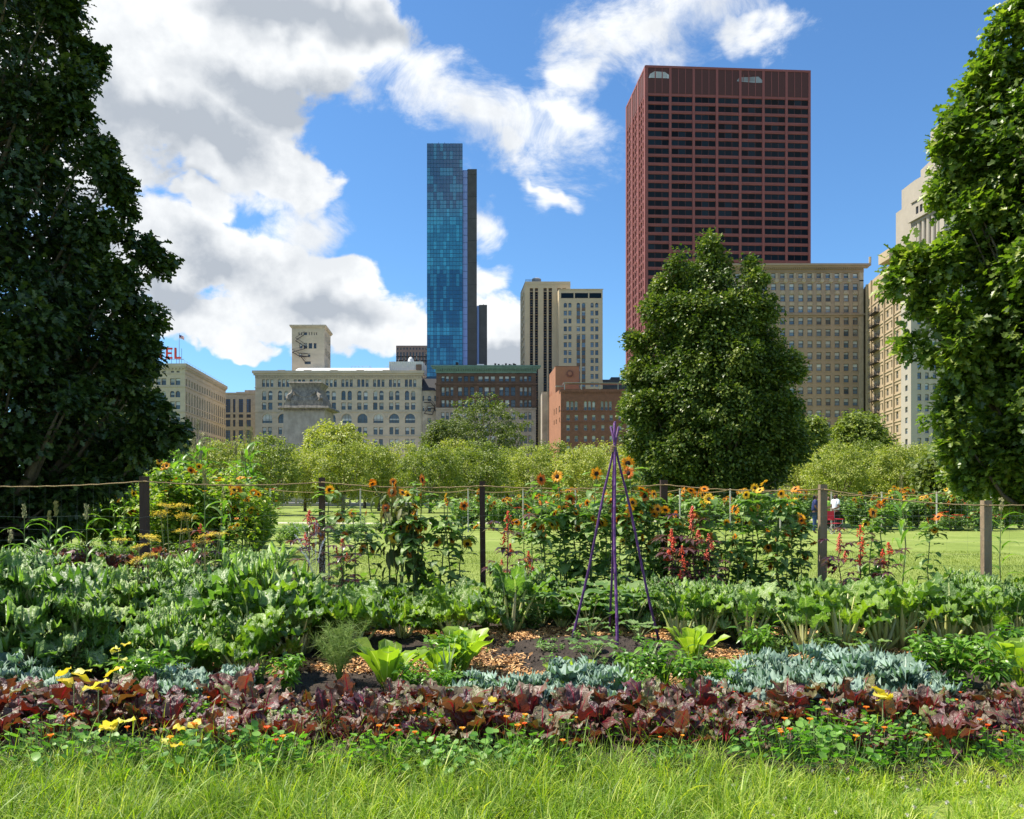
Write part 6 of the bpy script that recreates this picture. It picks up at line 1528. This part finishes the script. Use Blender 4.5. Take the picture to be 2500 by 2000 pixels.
# blue green kale in front
n=0
for px,Y,s in ((30,6.7,1.0),(110,6.5,.8),(420,6.4,.85),(470,6.25,.8),(560,6.5,.7),(1290,6.25,.85),(1180,6.35,.8),(1400,6.45,1.05),(1470,6.3,1.0),(1430,6.15,.8),(1340,6.3,.75),(1870,6.6,1.05),(1930,6.35,1.1),(2010,6.5,1.2),(2080,6.7,1.2),(2130,6.3,1.1),(2200,6.45,1.05),(2050,6.15,.95),(1960,6.1,.9),(1830,6.2,.85),(2260,6.2,.85),(2170,6.8,1.0),(1750,6.2,.7)):
    n+=1
    K['bkale'].put(X(px,Y),Y,sc=s,label=f'{ORD[n-1]} powdery blue green kale plant just behind the dark beet row',group='blue green kale plants')
# beets: two staggered rows across the whole picture
for ri,(Y,sp) in enumerate(((5.95,.26),(5.62,.26),(5.3,.27))):
    half=Y*.66+1.6; n=int(2*half/sp)
    for i in range(n):
        x=-half+2*half*(i+.5)/n+r.normal(0,.05); y=Y+r.normal(0,.05); px=1250+x/y*2000
        side='left third' if px<833 else ('middle third' if px<1667 else 'right third')
        if (ri==2 and 1850<px<2230 and r.random()<.6) or r.random()<.1: continue
        K['beet'].put(x,y,sc=r.uniform(.65,1.3)*(1.0 if ri<2 else .85),label=f"dark red beet plant in the {('rear','middle','front')[ri]} line of the beet row, {side}",group='beet plants')
for j in range(26):
    px=60+j*93+random.uniform(-30,30); K['nast' if j%3 else 'weed'].put(X(px,5.5),random.uniform(5.35,6.0),.12,sc=.55 if j%3 else 1.3,label='small green leafy shoots coming up between the dark beet plants',group='green shoots among the beets')
# nasturtiums
n=0
for px,Y,s in ((90,5.1,1.0),(200,5.0,.9),(330,4.95,.8),(440,5.0,1.0),(520,4.95,1.0),(610,5.0,.95),(690,4.95,.85),(900,5.0,.8),(1000,5.05,.85),(1080,4.95,.8),(1190,5.0,.9),(1260,5.1,.9),(1330,5.0,.8),(1640,4.98,.6),(1860,5.15,1.05),(1920,5.05,1.1),(1990,5.2,1.25),(2060,5.05,1.2),(2130,5.2,1.25),(2200,5.1,1.1),(2000,5.45,1.2),(2120,5.45,1.1),(2330,5.2,1.0),(2410,5.15,1.0),(2480,5.1,1.0),(1240,5.75,.8),(930,5.85,.6),(2300,5.55,.8)):
    n+=1; K['nast'].put(X(px,Y),Y,sc=s*(.74 if px>1800 else 1),label=f'{ORD[n-1]} round leaved nasturtium from the left along the grass edge',group='nasturtiums along the grass edge')
# yellow leaves and yarrow on the left
for px,Y,s,l in ((420,9.4,1.25,'golden yarrow with flat flower heads, left of the others'),(500,9.6,1.3,'tallest golden yarrow, right of the front fence post'),(350,8.7,1.05,'golden yarrow nearest the camera')): K['umb'].put(X(px,Y),Y,sc=s,label=l)
def yellowleaf(px,Y,z,s,l):
    g=Geo(); q=np.random.default_rng(int(px))
    for i in range(4): addleaf(g,blade(.1*s,.055*s,6,6,'heart',q.uniform(.2,1.3),1.,.2,.01,2,.004,q),q.uniform(0,6.28),(q.normal(0,.04),q.normal(0,.03),q.uniform(-.05,.08)),q.random())
    st=Geo(); st.tube([(0,0,-z),(0,0,0)],.004,4,0,(.5,.5,.5)); R=empty('yellowed_squash_shoot',(X(px,Y),Y,z),0,l,'squash shoot'); obj('leaves',g,M['yel'],R,smooth=True); obj('stem',st,M['kstem'],R)
M['yel']=leafmat('yellowed_leaf',[(.65,.5,.03),(.8,.65,.08),(.7,.7,.2)],.4,.5,tcol=(1.1,1.1,.4))
for px,Y,z,s,l in ((180,5.55,.42,1.,'yellowed leaves standing above the beets, left of the tall one'),(240,5.5,.4,1.2,'tallest yellowed shoot above the left beets'),(290,6.4,.45,.7,'small yellow leaves on the left pepper'),(270,4.95,.3,1.,'yellow leaf low in the left grass edge'),(430,4.9,.22,.8,'yellow orange leaves in the left grass'),(2155,5.4,.36,.9,'yellow shoot among the right nasturtiums'),(1180,5.45,.25,.6,'small yellow leaf in the middle of the beets')): yellowleaf(px,Y,z,s,l)

# ---- sunflowers, castor beans at the near fence -----------------------------------
i=0
for px,Y,s,k in ((800,11.7,1.06,'sun'),(905,11.9,.86,'sun'),(1000,11.9,1.08,'wilt'),(1060,11.8,1.12,'wilt'),(950,12.0,1.05,'wilt'),(1100,11.9,1.0,'sun'),(870,11.7,.85,'sun'),(980,11.7,1.0,'sun'),(1075,11.6,.95,'sun'),(1010,11.6,.8,'sun'),(1120,11.7,.8,'sun'),(1030,12.,1.,'sun'),(1330,11.6,1.0,'sun'),(1385,11.8,1.02,'sun'),(1440,11.6,1.04,'sun'),(1510,11.8,1.13,'sun'),(1560,11.6,1.05,'sun'),(1620,11.9,1.0,'sun'),(1680,11.7,1.0,'sun'),(1740,11.8,.98,'sun'),(1800,11.6,.98,'sun'),(1845,11.9,1.04,'sun'),(1885,11.6,1.0,'sun'),(1935,11.8,.94,'sun'),(1480,12.0,.98,'sun'),(1700,12.0,.95,'sun'),(1410,11.9,.95,'sun'),(1590,11.95,1.0,'sun'),(1780,12.0,.92,'sun'),(1830,11.7,.9,'sun'),(2120,11.6,.88,'sun'),(2150,11.9,.97,'sun'),(2265,11.5,.83,'sun'),(1955,11.5,.85,'sun'),(1365,12.05,.9,'sun'),(1650,11.5,.9,'sun')):
    i+=1; K[k].put(X(px,Y),Y,sc=s*(.99 if px<1600 else .95),label=f"{ORD[min(i-1,38)]} {'wilted' if k=='wilt' else 'orange flowered'} sunflower plant along the near fence",group='sunflowers along the near fence')
for j in range(24):
    px=1290+j*29+random.uniform(-12,12); K['sun'].put(X(px,11.4),random.uniform(11.3,12.1),sc=random.uniform(.62,.9),label='shorter leafy orange flowered sunflower in the thick of the near fence row',group='shorter sunflowers crowded along the near fence')
i=0
for px,Y,s in ((755,11.2,1.0),(835,11.,.8),(1240,11.2,1.1),(1290,10.8,.75),(1640,11.0,1.0),(1690,11.2,1.02),(1730,10.9,.85),(1665,10.7,.75),(2100,11.1,.95),(2170,11.,.85),(2050,10.9,.78),(490,11.2,.95),(375,11.2,.7),(1225,10.6,.6)):
    i+=1; K['cas'].put(X(px,Y),Y,sc=s,label=f'{ORD[i-1]} dark leaved castor bean with red seed spikes from the left, near the fence',group='castor bean plants')
# thin corn stalks in the shade on the left and by the fence
i=0
for px,Y,s in ((25,9.8,.62),(135,10.2,.72),(210,10.6,.75),(60,10.9,.7),(500,11.6,.98),(545,12.4,.9),(120,11.3,.7),(2445,12.4,.8),(1300,14.,.9),(2200,13.,.98),(1010,13.,.85),(840,14,.8)):
    i+=1; K['corn'].put(X(px,Y),Y,0,sc=s,label=f'{ORD[i-1]} slender corn stalk from the left near the fence line',group='corn stalks near the fence')

# ---- beds beyond the near fence ---------------------------------------------------
q=np.random.default_rng(9); i=0
for j in range(48):
    px=q.uniform(-120,640); Y=q.uniform(20.5,27)
    if px>540: Y=max(Y,22)
    i+=1; K['fs'].put(X(px,Y),Y,0,sc=q.uniform(1.0,1.4)*(1.0 if px<600 else .8),label='dense leafy yellow green shrub in the bed beyond the left fence',group='shrubs in the left bed beyond the fence')
for j,(px,Y,s) in enumerate([(395+int(q.integers(0,110)),q.uniform(22.5,25.5),q.uniform(1.4,1.75)) for _ in range(18)]+[(560+int(q.integers(0,70)),q.uniform(23,26),q.uniform(1.4,1.7)) for _ in range(8)]+[(int(q.integers(180,360)),q.uniform(22,24),q.uniform(1.1,1.4)) for _ in range(7)]):
    K['corn'].put(X(px,Y),Y,0,sc=s,label='tall bright corn plant in the left bed beyond the fence',group='corn in the left bed beyond the fence')
ysun=Kind(lambda v:sunflower(v+20,2.1,(3,6),hs=(.07,.09),leafm='shrub',LL=(.16,.26),name='yellow_sunflower'),3,'sunflower')
for j,(px,Y,s) in enumerate(((575,20.5,1.05),(560,20.2,.96),(480,20.6,1.0),(625,21.,.9),(600,20.8,.7),(570,19.8,.55),(390,20.5,1.05),(300,20.8,1.))):
    ysun.put(X(px,Y),Y,0,sc=s,label=f'{ORD[j]} yellow sunflower plant at the front of the left far bed',group='yellow sunflowers in the left far bed')
for j in range(20):
    px=q.uniform(-100,720); Y=q.uniform(18.5,20); 
    if px>620: Y=q.uniform(24,30)
    K['par'].put(X(px,Y),Y,0,sc=q.uniform(1.2,2.0),label='low mixed leafy clump at the foot of the left far bed',group='low clumps of the left far bed')
for j in range(12):
    px=q.uniform(-60,480); Y=q.uniform(17.6,18.8); K['beet'].put(X(px,Y),Y,0,sc=q.uniform(1.3,1.9),label='dark red leafy clump at the edge of the left far bed',group='red clumps at the edge of the left far bed')
# long far bed behind the second fence
for j in range(46):
    px=1130+j*31+q.uniform(-10,10); Y=q.uniform(38,40.5)
    if 1960<px<2060: Y=41.5
    K['fd'].put(X(px,Y),Y,0,sc=(q.uniform(1.3,1.75)),label='bean bush in the long far bed behind the second fence',group='bushes of the long far bed')
fsun=Kind(lambda v:sunflower(v+40,2.0,(5,9),hs=(.08,.11),leafm='sunleaf',LL=(.2,.32),name='far_sunflower',lean=.2),3,'sunflower')
for j in range(34):
    px=1150+j*41+q.uniform(-14,14); Y=q.uniform(36.9,39)
    if 1965<px<2060: continue
    fsun.put(X(px,Y),Y,0,sc=q.uniform(.8,1.12),label='small orange and yellow sunflower plant in the long far bed',group='sunflowers of the long far bed')
fcas=Kind(lambda v:bush(v,'red_salvia_clump',260,.6,.5,'sunleaf',OVAL,.12,1700,12,fl=9,flmat='spike',fls=.13),2,'salvia')
for j,px in enumerate((2300,2320,2345,2385,2400,2420,1270,1420)):
    fcas.put(X(px,37.2),37.2,0 ,sc=(1.,1.,1.9 if j>5 else 1.3),label='clump of red salvia flowers in the long far bed',group='red salvia in the long far bed')
for j,(px,Y) in enumerate(((720,33),(800,34),(850,32),(930,35),(700,30),(650,29.5),(760,31),(880,34))):
    K['fd'].put(X(px,Y),Y,0,sc=(.9,.9,.55),label='low pale green bush on the lawn beyond the sprinkler',group='low bushes on the far lawn')

# ---- cars and wall glimpsed between the crabapples
def parkwall():
    B=empty('stone_balustrade',(0,109,0),0,'long pale stone balustrade glimpsed between the crabapple trunks','balustrade'); g=Geo(); g.box(-90,90,0,.5,0,.35); g.box(-90,90,-.05,.55,.95,1.15); 
    for i in range(150): g.tube([(-90+i*1.2,.25,.35),(-90+i*1.2,.25,.6),(-90+i*1.2,.25,.95)],[.1,.16,.09],6)
    obj('balusters',g,M['white'],B)
parkwall()

# ================================================================ GRASS
def grassmass(name,n,xr,yr,hm,wd,seed,label,mt='grass',dens=None,z0=0.0,bend=(.2,1.9)):
    r=np.random.default_rng(seed); x=r.uniform(*xr,n); y=r.uniform(*yr,n)
    if dens is not None: k=dens(x,y,r); x=x[k];y=y[k]; n=len(x)
    cl=.5+.5*np.sin(x*3.1+1.3*np.sin(y*5))*np.sin(y*4.3+x); L=hm(x,y)*r.uniform(.45,1.15,n)*(.7+.6*cl); a=r.uniform(0,2*pi,n); tilt=np.abs(r.normal(.3,.45,n)); cur=r.uniform(*bend,n)
    ns=4; P=np.zeros((n,ns+1,3)); P[:,0]=np.stack([x,y,np.full(n,z0)],-1); th=pi/2-tilt
    for s in range(ns):
        t=th-cur*(s/ns)**1.2; st=L/ns; P[:,s+1]=P[:,s]+np.stack([np.cos(t)*np.cos(a),np.cos(t)*np.sin(a),np.sin(t)],-1)*st[:,None]
    sd=np.stack([-np.sin(a),np.cos(a),r.normal(0,.2,n)],-1)*(wd*r.uniform(.6,1.3,n))[:,None]
    Wf=[1,.95,.8,.5,.05]; V=np.zeros((n,ns+1,2,3))
    for s in range(ns+1): V[:,s,0]=P[:,s]-sd*Wf[s]; V[:,s,1]=P[:,s]+sd*Wf[s]
    i=np.arange(n)[:,None,None]*(2*(ns+1))+G_([[2*s,2*s+1,2*s+3,2*s+2] for s in range(ns)])[None]
    A=np.zeros((n*2*(ns+1),3)); patch=np.clip(.5+.35*np.sin(x*.9+1)*np.cos(y*1.7)+r.normal(0,.22,n),0,1); A[:,0]=np.repeat(patch,2*(ns+1)); A[:,1]=.5; A[:,2]=.5
    g=Geo(); g.add(V.reshape(-1,3),i.reshape(-1,4),0,A); return tag(obj(name,g,M[mt]),label,'grass',kind='stuff')
M['grass']=leafmat('grass_blade',[(.05,.11,.012),(.15,.27,.025),(.28,.42,.05),(.5,.56,.16)],.45,.5,tcol=(1.4,1.45,.3),objvar=0)
M['grassm']=leafmat('mown_grass_blade',[(.10,.16,.025),(.18,.25,.04),(.28,.33,.08)],.3,.7,tcol=(1.2,1.3,.4),objvar=0)
right=lambda x,y:np.clip((x-.6)/1.6,0,1)
def clumpgrass():
    r=np.random.default_rng(1); nc=3400; X_=r.uniform(-5.8,5.8,nc); Y_=r.uniform(3.15,5.05,nc)
    nb=34; n=nc*nb; c=np.repeat(np.arange(nc),nb); a=r.uniform(0,2*pi,n); d=np.abs(r.normal(0,.035,n)); x=X_[c]+d*np.cos(a); y=Y_[c]+d*np.sin(a)
    short=np.clip((x-.9)/1.4,0,1)*.5+np.clip(-(y-3.9),0,1)*.15
    L=(r.uniform(.13,.30,nc)[c])*r.uniform(.4,1.25,n)*(1-short); tilt=np.abs(r.normal(.2,.42,n))+d*5; cur=r.uniform(.2,2.4,n); wd=.0017*r.uniform(.6,1.8,n); bo=r.random(n)<.03; wd[bo]=.0042; L[bo]*=1.35
    a=a+r.normal(0,.8,n); ns=5; P=np.zeros((n,ns+1,3)); P[:,0]=np.stack([x,y,np.zeros(n)],-1); th=pi/2-tilt
    for s in range(ns):
        t=th-cur*(s/ns)**1.3; st=L/ns; P[:,s+1]=P[:,s]+np.stack([np.cos(t)*np.cos(a),np.cos(t)*np.sin(a),np.sin(t)],-1)*st[:,None]
    sd=np.stack([-np.sin(a),np.cos(a),r.normal(0,.3,n)],-1)*wd[:,None]; Wf=[1,1,.9,.75,.45,.04]; V=np.zeros((n,ns+1,2,3))
    for s in range(ns+1): V[:,s,0]=P[:,s]-sd*Wf[s]; V[:,s,1]=P[:,s]+sd*Wf[s]
    i=np.arange(n)[:,None,None]*(2*(ns+1))+G_([[2*s,2*s+1,2*s+3,2*s+2] for s in range(ns)])[None]
    A=np.full((n*2*(ns+1),3),.5); v=np.clip(r.normal(.45,.18,nc)[c]+r.normal(0,.2,n)+.25*np.clip((x-.9)/2,0,1),0,1); v[r.random(n)<.05]=1; A[:,0]=np.repeat(v,2*(ns+1))
    g=Geo(); g.add(V.reshape(-1,3),i.reshape(-1,4),0,A); tag(obj('long_grass',g,M['grass']),'tangled long bright grass along the bottom of the photo','grass',kind='stuff')
clumpgrass()
# clover heads scattered in the grass at the lower right
def clover():
    r=np.random.default_rng(8); g=Geo()
    for i in range(38):
        x=r.uniform(1.2,2.9); y=r.uniform(3.9,4.8); z=r.uniform(.06,.12); m=26; d=norm(r.normal(0,1,(m,3))); P=np.tile([x,y,z],(m,1)); scatter(g,LANCE,P,d,norm(r.normal(0,1,(m,3))),np.full(m,.012),r.random(m))
    tag(obj('clover_flowers',g,leafmat('clover_white',[(.55,.5,.42),(.75,.72,.62)],.2,.7)),'small white clover heads in the grass at lower right','clover',kind='stuff')
clover()
grassmass('stray_grass',1500,(-4,4),(5.0,5.6),lambda x,y:np.full(len(x),.3),.0028,3,'stray long grass blades growing up through the beet edge',bend=(.1,1.6))
grassmass('stray_grass',900,(.9,2.0),(5.9,6.7),lambda x,y:np.full(len(x),.28),.003,5,'grass clump between the leeks and the beet row')
grassmass('mown_grass',120000,(-14,14),(12.6,24),lambda x,y:np.full(len(x),.055),.0045,2,'short mown grass blades of the lawn behind the near fence','grassm')
grassmass('mown_grass',40000,(-7,9),(11.4,12.8),lambda x,y:np.full(len(x),.09),.004,6,'longer grass at the foot of the near fence','grassm')
# ================================================================ SKY, SUN, CAMERA
SUN_AZ=radians(-80)   # from the view direction, negative = left
SUN_EL=radians(59)
def world():
    w=bpy.data.worlds.new("World"); SC.world=w; w.use_nodes=True; nt=w.node_tree; nt.nodes.clear(); L=nt.links.new
    out=nn(nt,'ShaderNodeOutputWorld'); bg=nn(nt,'ShaderNodeBackground'); bg.inputs['Strength'].default_value=.12; L(bg.outputs[0],out.inputs[0])
    sky=nn(nt,'ShaderNodeTexSky',sky_type='NISHITA'); sky.sun_disc=False; sky.sun_elevation=SUN_EL; sky.sun_rotation=SUN_AZ
    sky.air_density=1.0; sky.dust_density=.3; sky.ozone_density=2.5; sky.altitude=0
    tc=nn(nt,'ShaderNodeTexCoord'); sp=nn(nt,'ShaderNodeSeparateXYZ'); L(tc.outputs['Generated'],sp.inputs[0])
    def m(op,a,b=None,c=None,clamp=False):
        n=nn(nt,'ShaderNodeMath',operation=op); n.use_clamp=clamp
        for i,v in enumerate((a,b,c)):
            if v is None: continue
            if isinstance(v,(int,float)): n.inputs[i].default_value=v
            else: L(v,n.inputs[i])
        return n.outputs[0]
    az=m('ARCTAN2',sp.outputs[0],sp.outputs[1]); el=m('ARCSINE',sp.outputs[2])
    def noise(scale,detail,rough,off=(0,0,0),st=(1,1,1),dist=0):
        mp=nn(nt,'ShaderNodeMapping'); mp.inputs['Location'].default_value=off; mp.inputs['Scale'].default_value=st; L(tc.outputs['Generated'],mp.inputs[0])
        n=nn(nt,'ShaderNodeTexNoise'); n.inputs['Scale'].default_value=scale; n.inputs['Detail'].default_value=detail; n.inputs['Roughness'].default_value=rough; n.inputs['Distortion'].default_value=dist
        L(mp.outputs[0],n.inputs['Vector']); return n
    # warp the lookup a little so cloud outlines billow
    wn=noise(5,4,.6,(3,1,2)); ws=nn(nt,'ShaderNodeSeparateXYZ'); L(wn.outputs['Color'],ws.inputs[0])
    azw=m('MULTIPLY_ADD',m('SUBTRACT',ws.outputs[0],.5),.16,az); elw=m('MULTIPLY_ADD',m('SUBTRACT',ws.outputs[1],.5),.12,el)
    wd=noise(16,3,.6,(1,5,2)); wt=nn(nt,'ShaderNodeSeparateXYZ'); L(wd.outputs['Color'],wt.inputs[0]); azw=m('MULTIPLY_ADD',m('SUBTRACT',wt.outputs[0],.5),.07,azw); elw=m('MULTIPLY_ADD',m('SUBTRACT',wt.outputs[1],.5),.06,elw)
    cmb=nn(nt,'ShaderNodeCombineXYZ'); L(azw,cmb.inputs[0]); L(elw,cmb.inputs[1])
    def ell(px,py,rx,ry,rot=0):
        u=(px-1250)/F; v=(HOR-py)/F; a=atan(u); e=atan(v*cos(a))
        sx=rx/F*cos(a)**2; sy=ry/F*cos(a)*cos(e)**2
        s=nn(nt,'ShaderNodeVectorMath',operation='SUBTRACT'); L(cmb.outputs[0],s.inputs[0]); s.inputs[1].default_value=(a,e,0)
        v_=s.outputs[0]
        if rot:
            r=nn(nt,'ShaderNodeVectorRotate',rotation_type='Z_AXIS'); L(v_,r.inputs['Vector']); r.inputs['Angle'].default_value=radians(-rot); v_=r.outputs[0]
        d=nn(nt,'ShaderNodeVectorMath',operation='DIVIDE'); L(v_,d.inputs[0]); d.inputs[1].default_value=(sx,sy,1)
        l=nn(nt,'ShaderNodeVectorMath',operation='LENGTH'); L(d.outputs[0],l.inputs[0])
        return m('SUBTRACT',1,l.outputs['Value'])
    def union(L_):
        cur=None
        for e in L_:
            v=ell(*e); cur=v if cur is None else m('MAXIMUM',cur,v)
        return cur
    # cumulus masses (column, row, half width, half height, tilt in photo pixels)
    big=union([(420,150,380,290),(120,300,400,330),(620,60,360,190),(690,410,140,95),(540,370,220,150),(300,640,260,150),(570,660,300,130,-18),(490,520,130,70),(760,780,330,120,-6),(900,820,200,90),(450,800,300,70),(210,720,220,170),(1230,850,160,140),(610,860,100,45),(860,690,130,80)])
    wisp=union([(960,185,340,135,-18),(1190,270,340,130,-20),(1390,300,190,80,-10),(1260,370,130,65,-40),(780,190,150,70,-30),(1580,65,270,140,8),(1450,180,150,80,55),(1850,72,120,52,-8),(850,100,230,110,-12),(1190,570,75,50,-20),(1370,480,90,20,-15),(1200,690,60,36,0),(770,560,150,85,20),(600,480,180,60)])
    n1=noise(3.2,10,.58,(.3,.8,.1),(1,1,1.7)); n2=noise(9,13,.62,(5.2,.4,1.3),(1,1,1.35),.25)
    n4=noise(6.5,14,.68,(2.2,3.4,.3),(1.2,1,2.0),.5)
    f1=m('MULTIPLY_ADD',m('SUBTRACT',n1.outputs['Fac'],.5),1.15,big)
    f1=m('MULTIPLY_ADD',m('SUBTRACT',n2.outputs['Fac'],.5),1.5,f1)
    f2=m('MULTIPLY_ADD',m('SUBTRACT',n4.outputs['Fac'],.5),3.0,wisp)
    # loose cloud field outside the photographed part of the sky
    far=m('MULTIPLY_ADD',m('SUBTRACT',m('ABSOLUTE',az),.95),.8,m('MULTIPLY_ADD',m('SUBTRACT',n1.outputs['Fac'],.5),1.6,-.12)); far=m('MINIMUM',far,m('MULTIPLY_ADD',m('SUBTRACT',n1.outputs['Fac'],.5),1.6,.05))
    def smooth(x,a,b):
        r=nn(nt,'ShaderNodeMapRange',interpolation_type='SMOOTHSTEP'); L(x,r.inputs[0]); r.inputs[1].default_value=a; r.inputs[2].default_value=b; return r.outputs[0]
    a1=smooth(m('MAXIMUM',f1,far),.02,.26); a2=m('MULTIPLY',smooth(f2,-.05,.95),.97)
    alpha=m('SUBTRACT',1,m('MULTIPLY',m('SUBTRACT',1,a1),m('SUBTRACT',1,a2)))
    # grey undersides of the big masses
    gm=union([(430,390,260,150),(280,300,300,130),(640,230,230,90),(780,70,260,60),(560,680,170,90,-15),(820,770,150,55),(420,730,190,60),(1240,900,110,30),(200,560,110,120)])
    g=smooth(m('MULTIPLY_ADD',m('SUBTRACT',n1.outputs['Fac'],.5),2.2,m('MULTIPLY_ADD',m('SUBTRACT',n2.outputs['Fac'],.5),1.2,gm)),-.45,.95)
    hi=union([(330,200,120,80),(390,240,80,60),(480,430,170,60,-10),(480,500,160,60)])
    g=m('MULTIPLY',g,m('SUBTRACT',1,m('MULTIPLY',smooth(hi,0,.9),.85)))
    n3=noise(11,12,.62,(0,.25,.12)); 
    tex=m('MULTIPLY',smooth(n3.outputs['Fac'],.38,.68),.42)
    g=m('MINIMUM',m('ADD',g,tex),1)
    mc=nn(nt,'ShaderNodeMix',data_type='RGBA'); L(g,mc.inputs['Factor']); mc.inputs[6].default_value=(CLW[0],CLW[1],CLW[2],1); mc.inputs[7].default_value=(CLG[0],CLG[1],CLG[2],1)
    tint=nn(nt,'ShaderNodeMix',data_type='RGBA',blend_type='MULTIPLY'); tint.inputs['Factor'].default_value=1; L(sky.outputs[0],tint.inputs[6]); tint.inputs[7].default_value=(*SKYT,1)
    mx=nn(nt,'ShaderNodeMix',data_type='RGBA'); L(alpha,mx.inputs['Factor']); L(tint.outputs[2],mx.inputs[6]); L(mc.outputs[2],mx.inputs[7])
    L(mx.outputs[2],bg.inputs[0])
CLW=(5.3,5.4,5.45); CLG=(2.45,2.7,3.05); SKYT=(.50,.74,.92)
world()
sl=bpy.data.lights.new('sun','SUN'); sl.energy=5.0; sl.angle=radians(.5); sl.color=(1,.93,.80)
so=bpy.data.objects.new('sun',sl); COL.objects.link(so)
from mathutils import Vector
d=Vector((sin(SUN_AZ)*cos(SUN_EL),cos(SUN_AZ)*cos(SUN_EL),sin(SUN_EL)))
so.rotation_euler=d.to_track_quat('Z','Y').to_euler(); so.location=(-20,-5,40)
cam=bpy.data.cameras.new('camera'); co=bpy.data.objects.new('camera',cam); COL.objects.link(co)
co.location=(0,0,CAM_H); co.rotation_euler=(radians(90),0,0); cam.sensor_width=36; cam.lens=28.8; cam.shift_y=(HOR-1000)/2500; cam.clip_end=6000; cam.clip_start=.05
SC.camera=co
vs=SC.view_settings; SC.display_settings.display_device='sRGB'; vs.view_transform='Standard'; vs.look='None'; vs.exposure=0.78; vs.gamma=1; vs.use_curve_mapping=False
SC.cycles.max_bounces=6; SC.cycles.transparent_max_bounces=8; SC.cycles.diffuse_bounces=3; SC.cycles.glossy_bounces=2; SC.cycles.transmission_bounces=3
SC.cycles.use_denoising=True
